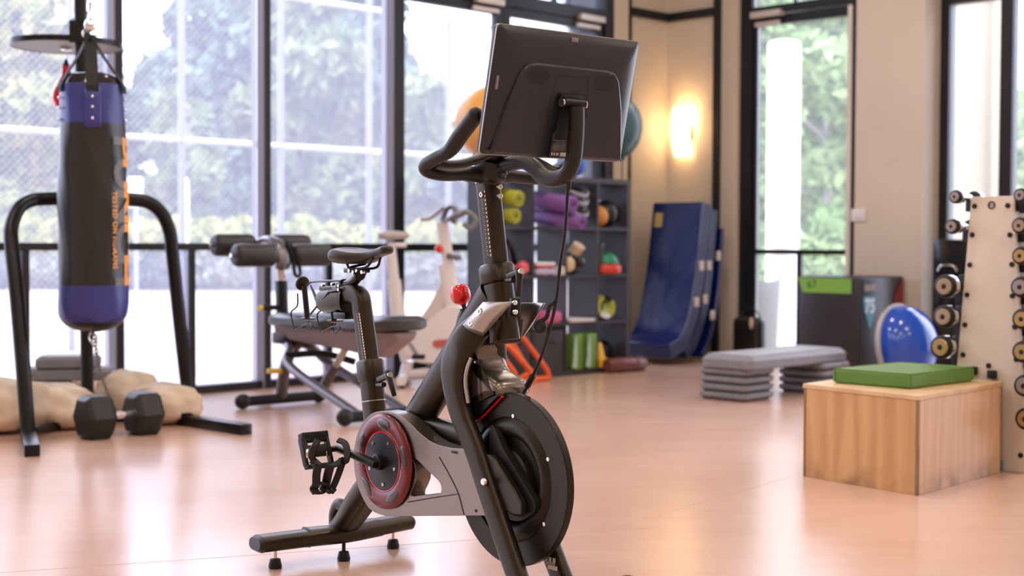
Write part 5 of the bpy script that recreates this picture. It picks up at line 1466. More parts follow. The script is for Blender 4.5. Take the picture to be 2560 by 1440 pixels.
# row 2
def small_dumbbell(c, m, label, group=None, ln=0.2, r_=0.05, ax_=(0.7, -0.7, 0)):
    t = thing('hand_weight', label, 'dumbbell', c, world=True, group=group)
    M = axis_matrix(c, ax_)
    mb = MB(); mb.lathe([(0.016, -ln / 2), (0.016, ln / 2)], 12, M); mb.build('handle', m, t)
    for e in (-1, 1):
        mb = MB(); mb.lathe([(1e-4, -0.032), (r_ * 0.7, -0.032), (r_, -0.018), (r_, 0.018), (r_ * 0.7, 0.032), (1e-4, 0.032)], 6, M @ Matrix.Translation((0, 0, e * ln / 2)), caps=False); mb.build('head', m, t, smooth=20)
    return t
small_dumbbell(cell(0, 1, 0.62, 0.75, 0.06), mat('coral_vinyl', (0.70, 0.09, 0.12), 0.4), 'coral red hand weight on the second shelf row')
mb = MB(); mb.tube(cr([cell(0, 1, 0.3, 0.9, 0.25), cell(0, 1, 0.5, 0.8, 0.20), cell(0, 1, 0.8, 0.6, 0.10), cell(0, 1, 0.9, 0.5, 0.03)], 4), 0.022, 12); single(mb, 'resistance_tube', M_BLACK, 'black rubber resistance tube leaning in the second shelf row', 'resistance band', smooth=60)
tw = thing('folded_towel', 'folded white towel with a red stripe on the second shelf row', 'towel', cell(1, 1, 0.3, 0.7), world=True)
for i, (m_, hh, dz) in enumerate(((M_WHITE, 0.03, 0.085), (M_RED, 0.012, 0.064), (M_WHITE, 0.05, 0.03))):
    mb = MB(); c_ = cell(1, 1, 0.35, 0.72, dz); mb.box(c_, (0.20, 0.20, hh), rz=ROOMZ, bev=hh * 0.4, seg=3); mb.build('towel_fold', m_ if i != 2 else mat('lilac_towel', (0.5, 0.48, 0.68), 0.8), tw, smooth=60)
cols = [((0.62, 0.50, 0.34), 'cream'), ((0.02, 0.16, 0.42), 'blue'), ((0.62, 0.45, 0.42), 'pink'), ((0.30, 0.50, 0.50), 'teal'), ((0.70, 0.62, 0.52), 'ivory')]
for i, (c3, nm) in enumerate(cols):
    mb = MB(); c_ = cell(1, 1, 0.34 + 0.145 * i, 0.93, 0.034); mb.lathe([(0.02, -0.032), (0.03, -0.03), (0.032, 0.0), (0.03, 0.03), (0.02, 0.032)], 16, Matrix.Translation(c_)); single(mb, 'massage_roller', mat(nm + '_plastic', c3, 0.5), '%s coloured small massage roller on the second shelf row' % nm, 'roller', 'massage rollers', smooth=50)
def glove(c, s_, m1, m2, label, rz):
    t = thing('boxing_glove', label, 'boxing glove', c, world=True)
    T = Matrix.Translation(c) @ Matrix.Rotation(rz, 4, 'Z') @ Matrix.Diagonal((s_, s_, s_, 1))
    mb = MB(); mb.ball((0, 0, 0.09), (0.085, 0.10, 0.09), 20, 12, M=T); mb.build('fist', m1, t, smooth=180)
    mb = MB(); mb.ball((0.0, -0.085, 0.08), (0.066, 0.03, 0.062), 18, 10, M=T); mb.build('palm_patch', m2, t, smooth=180)
    mb = MB(); mb.ball((0.09, -0.02, 0.10), (0.035, 0.075, 0.04), 16, 10, M=T); mb.build('thumb', m1, t, smooth=180)
    mb = MB(); mb.tube([T @ Vector((0.02, 0.0, 0.15)), T @ Vector((0.075, -0.02, 0.225))], 0.05 * s_, 16); mb.build('cuff', m2, t, smooth=60)
    return t
glove(cell(2, 1, 0.30, 0.80), 1.0, M_BAGBLACK, mat('cream_leather', (0.66, 0.54, 0.36), 0.5), 'black boxing glove with cream palm on the second shelf row', -0.35)
mb = MB(); c_ = cell(3, 1, 0.48, 0.75, 0.085); mb.lathe([(1e-4, 0.085), (0.05, 0.078), (0.085, 0.055), (0.105, 0.02), (0.108, 0.0), (0.10, -0.004)], 28, Matrix.Translation(c_)); single(mb, 'balance_dome', mat('green_rubber', (0.01, 0.22, 0.11), 0.4), 'green rubber balance dome stacked on a red one', 'balance dome', smooth=60)
mb = MB(); c_ = cell(3, 1, 0.48, 0.75, 0.04); mb.lathe([(0.10, -0.035), (0.125, -0.03), (0.13, 0.0), (0.125, 0.03), (0.10, 0.04)], 28, Matrix.Translation(c_)); single(mb, 'balance_dome', mat('red_rubber', (0.62, 0.05, 0.03), 0.4), 'red rubber balance disc beneath a green dome', 'balance dome', smooth=60)
mb = MB(); mb.tube(cr([cell(3, 1, 0.05, 0.9, 0.05), cell(3, 1, 0.15, 0.9, 0.2), cell(3, 1, 0.3, 0.8, 0.24), cell(3, 1, 0.42, 0.6, 0.2), cell(3, 1, 0.3, 0.4, 0.02)], 4), 0.025, 10); single(mb, 'skipping_rope', M_BAGBLACK, 'dark coiled rope looped behind the green dome on the shelf', 'rope', smooth=60)
# row 3
mb = MB(); c_ = cell(1, 2, 0.45, 0.8, 0.05); mb.box(c_, (0.24, 0.2, 0.09), rz=ROOMZ + 0.2, bev=0.03, seg=3); single(mb, 'pink_pouch', mat('pink_cloth', (0.62, 0.12, 0.28), 0.7), 'pink cloth pouch on the third shelf row', 'pouch', smooth=60)
mb = MB(); c_ = cell(2, 2, 0.5, 0.6, 0.014); mb.box(c_, (0.27, 0.28, 0.026), rz=ROOMZ, bev=0.006); single(mb, 'yoga_board', mat('pale_board', (0.62, 0.58, 0.56), 0.6), 'flat pale board lying on the third shelf row', 'board')
aw = thing('ankle_weight', 'lime and white wrap ankle weight standing on the third shelf row', 'ankle weight', cell(3, 2, 0.42, 0.7), world=True)
for k, (m_, a0, a1) in enumerate(((M_LIME, 0.2, 2.3), (M_WHITE, 2.35, 3.6), (M_LIME, 3.65, 5.4), (M_BAGBLACK, 5.45, 6.4))):
    c_ = cell(3, 2, 0.42, 0.7, 0.10)
    M = axis_matrix(c_, (0.55, -0.8, 0.1), (0, 0, 1))
    mb = MB(); mb.lathe([(0.055, -0.055), (0.088, -0.06), (0.10, 0.0), (0.088, 0.06), (0.055, 0.055), (0.055, -0.055)], 12, M, a0=a0, a1=a1); mb.build('weight_pocket', m_, aw, smooth=60)
# row 4
M_BIN = mat('charcoal_fabric', (0.055, 0.045, 0.055), 0.8, bump=0.15, bscale=250)
for i, lab in ((0, 'dark fabric storage bin in the bottom left cell behind the orange hurdles'), (1, 'charcoal fabric storage bin in the bottom row beside the green blocks')):
    t = thing('storage_bin', lab, 'storage bin', cell(i, 3, 0.5, 0.5), world=True)
    mb = MB(); c_ = cell(i, 3, 0.5, 0.52, 0.155); mb.box(c_, (SD - 0.02, cw - 0.02, 0.31), rz=ROOMZ, bev=0.008); mb.build('bin_body', M_BIN, t, smooth=30)
    mb = MB(); mb.tube(cr([cell(i, 3, 0.35, 1.0, 0.22), cell(i, 3, 0.4, 1.03, 0.235), cell(i, 3, 0.6, 1.03, 0.235), cell(i, 3, 0.65, 1.0, 0.22)], 3), 0.006, 8); mb.build('pull_tab', M_BIN, t)
M_GBLK = mat('green_foam_block', (0.15, 0.30, 0.03), 0.6)
for k, fs_x in enumerate((0.36, 0.82)):
    t = thing('foam_block', 'green foam block with a strap in the bottom shelf row, %s' % ('next to the dark bin' if k == 0 else 'next to the yellow cone'), 'foam block', cell(2, 3, fs_x, 0.8), world=True, group='green foam blocks')
    mb = MB(); c_ = cell(2, 3, fs_x, 0.8, 0.135); mb.box(c_, (0.15, 0.10, 0.27), rz=ROOMZ + 0.1, bev=0.015, seg=3); mb.build('block_body', M_GBLK, t, smooth=50)
    mb = MB(); mb.tube([cell(2, 3, fs_x - 0.18, 1.08, 0.02), cell(2, 3, fs_x - 0.17, 1.1, 0.13), cell(2, 3, fs_x - 0.16, 1.08, 0.26)], (0.012, 0.02), 8, up=(0, 0, 1)); mb.build('strap', mat('pale_green_strap', (0.45, 0.62, 0.55), 0.5), t)
mb = MB(); c_ = cell(3, 3, 0.2, 0.8, 0.06); mb.lathe([(0.075, 0.0), (0.075, 0.012), (0.055, 0.014), (0.03, 0.12), (0.022, 0.13), (1e-4, 0.13)], 20, Matrix.Translation(c_)); mb.box(c_ + Vector((0, 0, -0.03)), (0.15, 0.10, 0.06), rz=ROOMZ, bev=0.01); single(mb, 'marker_cone', mat('yellow_plastic', (0.80, 0.46, 0.02), 0.45), 'yellow marker cone in the bottom shelf row', 'cone', smooth=40)
mb = MB(); c_ = cell(3, 3, 0.64, 0.45, 0.101); mb.ball(c_, 0.10, 24, 14); single(mb, 'slam_ball', M_BLACK, 'black rubber slam ball in the bottom right shelf cell', 'ball', smooth=180)
fr_ = thing('foam_roller', 'maroon foam roller lying along the foot of the shelf', 'roller', RM(S0 + 0.14, SF + 0.06, 0.055), world=True)
M = axis_matrix(RM(S0 + 0.14, SF + 0.075, 0.057), RM(-1, 0.06) - RM(0, 0))
mb = MB(); mb.lathe([(0.03, -0.20), (0.05, -0.20), (0.056, -0.19), (0.056, 0.19), (0.05, 0.20), (0.03, 0.20)], 24, M); mb.build('roller_body', mat('maroon_foam', (0.16, 0.05, 0.045), 0.4), fr_, smooth=40)
for e in (-0.06, 0.10):
    mb = MB(); mb.lathe([(0.0565, -0.02), (0.0595, -0.012), (0.0595, 0.012), (0.0565, 0.02)], 24, M @ Matrix.Translation((0, 0, e)), caps=False); mb.build('raised_band', mat('maroon_foam', (0.16, 0.05, 0.045), 0.4), fr_, smooth=40)
# orange training hurdles in front
M_ORG = mat('orange_plastic_tube', (0.85, 0.13, 0.02), 0.4)
hz = RM(0, 0)
for k, (a, b_, c2_, d2_, lab) in enumerate((((0.0364, 10.05, 0), (0.2679, 10.23, 0), 0.0, 0.31, 'orange plastic training hurdle leaning at the foot of the shelf'), ((-0.0475, 9.826, 0), (0.1575, 9.999, 0), 0.06, 0.26, 'second orange training hurdle behind the first at the shelf foot'))):
    a, b_ = Vector(a), Vector(b_)
    bk_ = Vector((-0.07, -0.03, 0))
    pts = [a, b_, b_ + bk_ * 0.2 + Vector((0, 0, 0.06)), b_.lerp(a, 0.55) + bk_ + Vector((0, 0, d2_)), a + (b_ - a) * 0.12 + bk_ + Vector((0, 0, d2_)), a + (b_ - a) * 0.05 + bk_ * 0.6 + Vector((0, 0, d2_ - 0.05)), a + (b_ - a) * 0.45 + bk_ * 0.2 + Vector((0, 0, 0.05))]
    pts = [p + Vector((0, 0, 0.02)) for p in pts]
    pp = []
    for i in range(len(pts)):
        p, q = pts[i], pts[(i + 1) % len(pts)]
        pp += [p.lerp(q, 0.12), p.lerp(q, 0.5), p.lerp(q, 0.88)]
    mb = MB(); mb.tube(cr(pp, 3, closed=True), 0.0195, 10, closed=True); single(mb, 'training_hurdle', M_ORG, lab, 'hurdle', 'orange training hurdles', smooth=60)
kb_ = thing('kettlebell', 'red kettlebell on the floor left of the orange hurdles', 'kettlebell', (-0.1298, 10.65, 0), world=True)
c_ = Vector((-0.1298, 10.65, 0))
mb = MB(); mb.lathe([(0.05, 0.0), (0.075, 0.02), (0.095, 0.08), (0.085, 0.13), (0.05, 0.165), (1e-4, 0.175)], 24, Matrix.Translation(c_)); mb.build('bell', M_RED, kb_, smooth=60)
mb = MB(); mb.tube(cr([c_ + Vector((-0.05, 0, 0.15)), c_ + Vector((-0.06, 0, 0.22)), c_ + Vector((0, 0, 0.26)), c_ + Vector((0.06, 0, 0.22)), c_ + Vector((0.05, 0, 0.15))], 4), 0.016, 10); mb.build('handle', M_RED, kb_, smooth=60)

# exercise balls on top of the shelf
def gym_ball(px, py, Y, r_, z, m, label, standh):
    c_ = Vector((px, py, z))
    t = thing('exercise_ball', label, 'exercise ball', (px, py, z - r_), world=True)
    prof = []
    for i in range(41):
        a = math.pi * i / 40
        q = r_ + 0.0015 * math.cos(i * math.pi)
        prof.append((max(1e-4, q * math.sin(a)), -q * math.cos(a)))
    mb = MB(); mb.lathe(prof, 48, Matrix.Translation(c_), caps=False); mb.build('ball_body', m, t, smooth=180)
    mb = MB(); mb.lathe([(0.012, 0), (0.010, 0.004), (1e-4, 0.004)], 12, axis_matrix(c_ + Vector((0.3, -0.6, 0.74)).normalized() * r_, (0.3, -0.6, 0.74))); mb.build('valve_plug', M_WHITE, t)
    if standh > 0.03:
        st = thing('ball_stand', 'thin metal ring stand on the shelf holding the %s ball' % label.split()[1], 'stand', (px, py, SH), world=True)
        rr_ = 0.13
        zt = z - math.sqrt(r_ * r_ - rr_ * rr_)
        mb = MB(); mb.tube([Vector((px + rr_ * math.cos(a), py + rr_ * math.sin(a), zt - 0.013)) for a in [2 * math.pi * k / 32 for k in range(32)]], 0.006, 8, closed=True); mb.build('ring', M_BLACKMETAL, st)
        for k in range(3):
            a = k * 2 * math.pi / 3 + 0.5
            mb = MB(); mb.tube([(px + rr_ * math.cos(a), py + rr_ * math.sin(a), zt - 0.013), (px + rr_ * math.cos(a), py + rr_ * math.sin(a), SH)], 0.005, 8); mb.build('leg', M_BLACKMETAL, st)
p1 = RM(2.90, 0.72); p2 = RM(1.60, 0.70); p3 = RM(2.10, 0.70)
gym_ball(p1.x, p1.y, 0, 0.262, 1.852, mat('orange_vinyl_ball', (0.85, 0.42, 0.10), 0.35), 'large orange exercise ball on top of the black shelf', 0.1)
gym_ball(p2.x, p2.y, 0, 0.270, 1.90, mat('teal_vinyl_ball', (0.045, 0.11, 0.125), 0.35), 'large teal exercise ball on top of the black shelf', 0.1)
gym_ball(p3.x + 0.05, p3.y - 0.05, 0, 0.115, SH + 0.115, mat('blue_vinyl_ball', (0.01, 0.12, 0.65), 0.35), 'small blue exercise ball on top of the black shelf', 0.0)

# ------------------------------------------------------------------ folding gym mats leaning beside the corner
M_MAT = mat('navy_mat_vinyl', (0.006, 0.014, 0.10), 0.24, spec=0.4, var=0.12, scale=3, bump=0.35, bscale=7)
M_MATD = mat('navy_mat_side', (0.010, 0.014, 0.07), 0.45, bump=0.1, bscale=30)
def mat_layer(prof, t0, t1, off0, off1):
    """slab following a leaning profile in the (s, z) plane; off: distance outwards from the profile."""
    P = cr([(p[0], p[1], 0) for p in prof], 8)
    rows = []
    for i in range(len(P)):
        a = P[max(0, i - 1)]; b_ = P[min(len(P) - 1, i + 1)]
        tg = (b_ - a).normalized(); nr = Vector((-tg.y, tg.x, 0))
        if nr.x < 0: nr = -nr
        i0 = P[i] + nr * off0; i1 = P[i] + nr * off1
        z0, z1 = max(0.003, i0.y), max(0.003, i1.y)
        rows.append([RM(i0.x, t0, z0), RM(i0.x, t1, z0), RM(i1.x, t1, z1), RM(i1.x, t0, z1)])
    mb = MB(); mb.loft(rows); return mb
def leaning_mat(prof, t0, t1, th, n_, label, straps=True):
    t = thing('folding_mat', label, 'gym mat', RM(prof[-1][0], (t0 + t1) / 2), world=True, group='blue folding mats by the corner')
    for k in range(n_):
        a = k * th; b_ = (k + 1) * th - 0.004
        m = M_MAT if k == n_ - 1 else M_MATD
        mat_layer(prof, t0, t1, a, b_).build('mat_panel', m, t, smooth=40, bevel=0.006)
    if straps:
        for q in (0.35, 0.62):
            i = int(q * (len(prof) - 1)); p = prof[i]
            mb = MB(); rbox(mb, p[0] + 0.03, p[0] + 0.09, t1 - 0.002, t1 + 0.006, p[1] - 0.03, p[1] + 0.05, 0.002); mb.build('velcro_tab', mat('cream_velcro', (0.55, 0.47, 0.40), 0.8), t)
    return t
prof1 = [(0.46, 1.32), (0.49, 1.10), (0.535, 0.80), (0.60, 0.50), (0.68, 0.28), (0.80, 0.13), (0.98, 0.055)]
m1 = leaning_mat(prof1, 0.33, 0.85, 0.034, 4, 'shiny royal blue folding mat leaning frontmost with a gold label')
lp = RM(0.20 + 0.30 * 0.16 + 0.15, 0.13, 1.18)
mb = MB(); mb.box((lp.x, lp.y, lp.z), (0.085, 0.006, 0.12), rz=ROOMZ, bev=0.001)
mb = MB()
q0 = [RM(0.606, 0.37, 1.25), RM(0.606, 0.45, 1.25), RM(0.623, 0.45, 1.13), RM(0.623, 0.37, 1.13)]
mb.prism(q0, RM(0.004, 0, 0.001) - RM(0, 0, 0)); mb.build('gold_label', mat('gold_label', (0.55, 0.40, 0.12), 0.45), m1, smooth=0)
prof2 = [(0.32, 1.27), (0.35, 1.05), (0.38, 0.80), (0.43, 0.52), (0.50, 0.30), (0.60, 0.13), (0.72, 0.045)]
leaning_mat(prof2, 0.31, 0.81, 0.03, 3, 'blue folding mat leaning in the middle, just behind the frontmost')
prof3 = [(0.20, 1.12), (0.22, 0.88), (0.25, 0.62), (0.30, 0.38), (0.37, 0.18), (0.47, 0.035)]
leaning_mat(prof3, 0.28, 0.79, 0.022, 2, 'shorter dark blue folding mat leaning against the cream wall')
# black soft bag hung beside the door frame
bgp = RM(0.15, 1.02)
gb = thing('gym_bag', 'slim black gym bag with a cream tag propped beside the glass door', 'bag', bgp, world=True)
mb = MB(); mb.box((bgp.x, bgp.y, 0.19), (0.28, 0.14, 0.37), rz=ROOMZ, bev=0.05, seg=4); mb.build('bag_body', M_BAGBLACK, gb, smooth=60)
mb = MB(); mb.tube(cr([RM(0.15, 0.92, 0.33), RM(0.15, 0.94, 0.42), RM(0.15, 1.04, 0.45), RM(0.15, 1.12, 0.40), RM(0.15, 1.14, 0.33)], 4), (0.006, 0.014), 8, up=(0, 1, 0)); mb.build('handle', M_BLACK, gb)
mb = MB(); mb.ball(RM(0.235, 1.10, 0.33), (0.02, 0.018, 0.05), 12, 8); mb.build('cream_tag', mat('cream_tag', (0.62, 0.50, 0.38), 0.7), gb)

# ------------------------------------------------------------------ black foam plyo box and balance trainer
M_SOFT = mat('black_vinyl_cover', (0.030, 0.028, 0.036), 0.38, bump=0.12, bscale=14)
sx0, sx1, tx0, tx1, zt_ = -0.01, 0.66, 1.835, 2.38, 0.745
soft = thing('foam_plyo_box', 'black soft foam plyo box with a green band and blue 75 badge by the pillar', 'plyo box', RM((sx0 + sx1) / 2 + 0.02, (tx0 + tx1) / 2), world=True)
mb = MB(); rbox(mb, sx0 + 0.02, sx1, tx0, tx1, 0.0, zt_, 0.018); mb.build('box_body', M_SOFT, soft, smooth=50)
mb = MB()
gpts = [RM(sx1 + 0.001, tx0 + 0.005, zt_ - 0.012), RM(sx1 + 0.001, tx1 - 0.07, zt_ - 0.012), RM(sx1 + 0.001, tx1 - 0.07, zt_ - 0.125), RM(sx1 + 0.001, tx0 + 0.05, zt_ - 0.125)]
mb.prism(gpts, RM(0.004, 0) - RM(0, 0)); gb_ = mb.build('green_band', mat('lime_green_vinyl', (0.22, 0.48, 0.08), 0.45), soft, smooth=0)
MG = Matrix.Translation(RM(sx1 + 0.006, tx0 + 0.13, zt_ - 0.065)) @ Matrix.Rotation(ROOMZ, 4, 'Z') @ Matrix.Rotation(math.pi / 2, 4, 'X')
vs_, fs_ = text_mesh('67', 0.085); mb = MB(); mb.add(vs_, fs_, MG); mb.build('band_number', M_BLACK, gb_, smooth=0, fix=False)
# right face (towards the rack): lettering, badge, red corner
def rface(s_, z_, off=0.003): return RM(s_, tx1 + off, z_)
MR = lambda s_, z_: Matrix.Translation(rface(s_, z_, 0.006)) @ Matrix.Rotation(math.radians(45), 4, 'Z') @ Matrix.Rotation(math.pi / 2, 4, 'X')
mb = MB(); mb.prism([rface(0.61, 0.60), rface(0.43, 0.60), rface(0.43, 0.53), rface(0.51, 0.36), rface(0.53, 0.36), rface(0.61, 0.53)], RM(0, 0.003) - RM(0, 0)); bd = mb.build('blue_badge', mat('blue_badge', (0.01, 0.22, 0.36), 0.45), soft, smooth=0)
vs_, fs_ = text_mesh('75', 0.15, bold=0.003); mb = MB(); mb.add(vs_, fs_, MR(0.52, 0.52)); mb.build('badge_number', M_WHITE, bd, smooth=0, fix=False)
mb = MB(); [mb.box((dx_, 0, 0), (w_, 0.05, 0.001), MR(0.52, 0.665)) for dx_, w_ in ((-0.06, 0.03), (-0.022, 0.03), (0.024, 0.034), (0.064, 0.028))]; mb.build('lettering', mat('grey_pink_print', (0.40, 0.33, 0.31), 0.6), soft, smooth=0, fix=False)
mb = MB(); mb.prism([rface(0.035, 0.73), rface(0.16, 0.60), rface(0.16, 0.30), rface(0.035, 0.30)], RM(0, 0.003) - RM(0, 0)); mb.build('red_panel', mat('dark_red_vinyl', (0.35, 0.015, 0.02), 0.4), soft, smooth=0)
mb = MB(); mb.prism([RM(sx1 + 0.001, tx1 - 0.11, 0.13), RM(sx1 + 0.001, tx1 - 0.07, 0.05), RM(sx1 + 0.001, tx1 - 0.15, 0.05)], RM(0.003, 0) - RM(0, 0)); mb.build('red_marker', mat('bright_red_vinyl', (0.6, 0.02, 0.06), 0.4), soft, smooth=0)

bc = Vector((2.693, 9.85, 0.3021))
bn = Vector((0.68, -0.72, 0.12)).normalized()
bc = Vector((bc.x, bc.y, 0.293))
bosu = thing('balance_trainer', 'shiny blue half-dome balance trainer on its grey base, leaning on the black box', 'balance trainer', (bc.x, bc.y, 0.0), world=True)
MBo = axis_matrix(bc, bn, (0, 0, 1)) @ Matrix.Diagonal((0.93, 0.93, 0.93, 1))
mb = MB(); mb.lathe([(1e-4, -0.045), (0.25, -0.045), (0.29, -0.03), (0.312, 0.0), (0.312, 0.018), (0.295, 0.022)], 56, MBo, caps=False); mb.build('base', mat('grey_base_plastic', (0.45, 0.42, 0.41), 0.4), bosu, smooth=50)
prof = [(0.292, 0.012), (0.293, 0.05)] + [(0.292 * math.cos(a), 0.05 + 0.215 * math.sin(a)) for a in [math.pi / 2 * k / 16 for k in range(1, 17)]]
prof[-1] = (1e-4, 0.265)
mb = MB(); mb.lathe(prof, 56, MBo, caps=False); mb.build('dome', mat('blue_dome_vinyl', (0.008, 0.075, 0.50), 0.16, coat=0.4), bosu, smooth=180)
for k in (2.35,):
    mb = MB(); p = MBo @ Vector((0.31 * math.cos(k), 0.31 * math.sin(k), -0.01)); mb.ball(p, 0.03, 12, 8); mb.build('side_grip', mat('grey_base_plastic', (0.45, 0.42, 0.41), 0.4), bosu)

# ------------------------------------------------------------------ plywood plyo box with a green cushion
def ply_material(name, c1, c2, c3, sc):
    m = bpy.data.materials.new(name)
    m.use_nodes = True
    nt = m.node_tree; b = nt.nodes['Principled BSDF']
    b.inputs['Roughness'].default_value = 0.42
    tc = nt.nodes.new('ShaderNodeTexCoord'); mp = nt.nodes.new('ShaderNodeMapping'); mp.inputs['Scale'].default_value = sc
    nt.links.new(tc.outputs['Object'], mp.inputs['Vector'])
    n1 = nt.nodes.new('ShaderNodeTexNoise'); n1.inputs['Scale'].default_value = 2.2; n1.inputs['Detail'].default_value = 4; n1.inputs['Distortion'].default_value = 1.2
    nt.links.new(mp.outputs['Vector'], n1.inputs['Vector'])
    wv = nt.nodes.new('ShaderNodeTexWave'); wv.wave_type = 'RINGS'; wv.inputs['Scale'].default_value = 0.9; wv.inputs['Distortion'].default_value = 7; wv.inputs['Detail'].default_value = 3; wv.inputs['Detail Scale'].default_value = 1.4
    nt.links.new(mp.outputs['Vector'], wv.inputs['Vector'])
    r = nt.nodes.new('ShaderNodeValToRGB')
    r.color_ramp.elements[0].position = 0.25; r.color_ramp.elements[0].color = (*c1, 1)
    r.color_ramp.elements[1].position = 0.75; r.color_ramp.elements[1].color = (*c2, 1)
    mx = nt.nodes.new('ShaderNodeMixRGB'); mx.inputs['Fac'].default_value = 0.28
    nt.links.new(n1.outputs['Fac'], mx.inputs['Color1']); nt.links.new(wv.outputs['Fac'], mx.inputs['Color2'])
    nt.links.new(mx.outputs['Color'], r.inputs['Fac'])
    n2 = nt.nodes.new('ShaderNodeTexNoise'); n2.inputs['Scale'].default_value = 9; n2.inputs['Detail'].default_value = 7
    nt.links.new(tc.outputs['Object'], n2.inputs['Vector'])
    sx_ = nt.nodes.new('ShaderNodeSeparateXYZ'); nt.links.new(tc.outputs['Object'], sx_.inputs[0])
    mr = nt.nodes.new('ShaderNodeMapRange'); mr.inputs['From Min'].default_value = 0.0; mr.inputs['From Max'].default_value = 0.10; mr.inputs['To Min'].default_value = 0.75; mr.inputs['To Max'].default_value = 0.0
    nt.links.new(sx_.outputs['Z'], mr.inputs['Value'])
    r2 = nt.nodes.new('ShaderNodeValToRGB'); r2.color_ramp.elements[0].position = 0.42; r2.color_ramp.elements[1].position = 0.72
    nt.links.new(n2.outputs['Fac'], r2.inputs['Fac'])
    mm = nt.nodes.new('ShaderNodeMath'); mm.operation = 'MULTIPLY'
    nt.links.new(r2.outputs['Color'], mm.inputs[0]); nt.links.new(mr.outputs[0], mm.inputs[1])
    mx2 = nt.nodes.new('ShaderNodeMixRGB'); mx2.inputs['Color2'].default_value = (*c3, 1)
    nt.links.new(mm.outputs[0], mx2.inputs['Fac']); nt.links.new(r.outputs['Color'], mx2.inputs['Color1'])
    nt.links.new(mx2.outputs['Color'], b.inputs['Base Color'])
    return m
M_PLY1 = ply_material('varnished_pine_ply', (0.48, 0.25, 0.085), (0.62, 0.37, 0.155), (0.10, 0.055, 0.03), (5.0, 5.0, 0.55))
M_PLY2 = ply_material('pale_pine_ply', (0.55, 0.34, 0.19), (0.66, 0.45, 0.28), (0.16, 0.10, 0.07), (6.5, 6.5, 0.5))
M_PLYT = ply_material('top_pine_ply', (0.56, 0.35, 0.17), (0.68, 0.47, 0.26), (0.3, 0.2, 0.1), (3, 3, 3))
F_, L2_, R2_ = RM(4.92, 5.235), RM(4.836, 4.648), RM(4.125, 5.197)
K_ = L2_ + R2_ - F_
BH = 0.398
pbx = thing('plyo_box', 'plywood plyo box with scuffed base standing by the dumbbell rack', 'plyo box', (F_ + K_) / 2, world=True)
def panel(a, b_, m, th=0.018):
    inn = ((F_ + K_) / 2 - (a + b_) / 2).normalized()
    mb = MB(); mb.prism([a, b_, b_ + inn * th, a + inn * th], (0, 0, BH - 0.019)); return mb.build('side_panel', m, pbx, smooth=0, bevel=0.0015)
panel(L2_, F_, M_PLY1); panel(F_, R2_, M_PLY2); panel(R2_, K_, M_PLY1); panel(K_, L2_, M_PLY2)
cen = (F_ + K_) / 2
mb = MB(); mb.prism([(cen + (p - cen) * 1.012) + Vector((0, 0, BH - 0.019)) for p in (F_, R2_, K_, L2_)], (0, 0, 0.019)); tp = mb.build('top_panel', M_PLYT, pbx, smooth=0, bevel=0.002)
mb = MB(); q_ = R2_ + Vector((0.002, -0.002, 0)); mb.box((R2_.x + 0.002, R2_.y - 0.003, 0.03), (0.006, 0.006, 0.05)); mb.build('blue_tape', mat('blue_tape', (0.02, 0.12, 0.4), 0.6), pbx, smooth=0)
cu = [RM(4.725, 4.727), RM(4.717, 5.084), RM(4.213, 5.103)]
cu.append(cu[0] + cu[2] - cu[1])
cc_ = (cu[0] + cu[2]) / 2
cus = thing('foam_cushion', 'flat green vinyl foam cushion lying on the plywood box', 'cushion', cc_ + Vector((0, 0, BH)), world=True)
M_GV = mat('green_vinyl', (0.10, 0.235, 0.035), 0.34, var=0.06, scale=5, bump=0.08, bscale=30)
def sq(k, z): return [cc_ + (p - cc_) * k + Vector((0, 0, z)) for p in cu]
mb = MB(); mb.prism(sq(1.0, BH + 0.0005), (0, 0, 0.062)); mb.build('cushion_body', M_GV, cus, smooth=40, bevel=0.009, bseg=3)
for i in range(4):
    p = cc_ + (cu[i] - cc_) * 0.992
    mb = MB(); mb.tube([p + Vector((0, 0, BH + 0.008)), p + Vector((0, 0, BH + 0.056))], 0.007, 8); mb.build('corner_seam', M_GV, cus, smooth=60)
mb = MB(); mb.tube([p for p in sq(0.988, BH + 0.0615)], 0.0035, 6, closed=True); mb.build('piping', M_GV, cus, smooth=60)

# ------------------------------------------------------------------ dumbbell rack with chrome dumbbells
M_RACK = mat('cream_steel_plate', (0.70, 0.62, 0.54), 0.35, var=0.02)
M_RACKW = mat('white_steel_plate', (0.72, 0.71, 0.74), 0.3)
RS = 4.08
rack = thing('dumbbell_rack', 'cream steel dumbbell rack with a tapered end plate and black bolts', 'rack', RM(3.7, 5.14), world=True)
def P_(t_, z_, s_=RS): return RM(s_, t_, z_)
for s_, nm in ((RS, 'front'), (RS - 0.95, 'rear')):
    mb = MB(); mb.prism([P_(5.016, 1.209, s_), P_(5.210, 1.209, s_), P_(5.230, 0.98, s_), P_(5.290, 0.0, s_), P_(4.924, 0.0, s_)], RM(-0.02, 0) - RM(0, 0)); pl_o = mb.build('end_plate', M_RACK, rack, smooth=0, bevel=0.003)
    if nm == 'front': plate_o = pl_o
for (t_, z_) in ((5.033, 1.167), (5.024, 1.039), (5.014, 0.905), (5.003, 0.771), (4.995, 0.636), (4.988, 0.501), (5.188, 1.167), (5.2, 1.039), (5.211, 0.91), (5.215, 0.772), (5.228, 0.637), (5.237, 0.496), (5.11, 0.46), (5.264, 0.078)):
    mb = MB(); mb.lathe([(0.0115, -0.001), (0.0115, 0.005), (0.008, 0.009), (1e-4, 0.009)], 14, axis_matrix(P_(t_, z_), RM(1, 0) - RM(0, 0))); mb.build('bolt', M_BLACK, plate_o)
(t_, z_) = (5.113, 1.17)
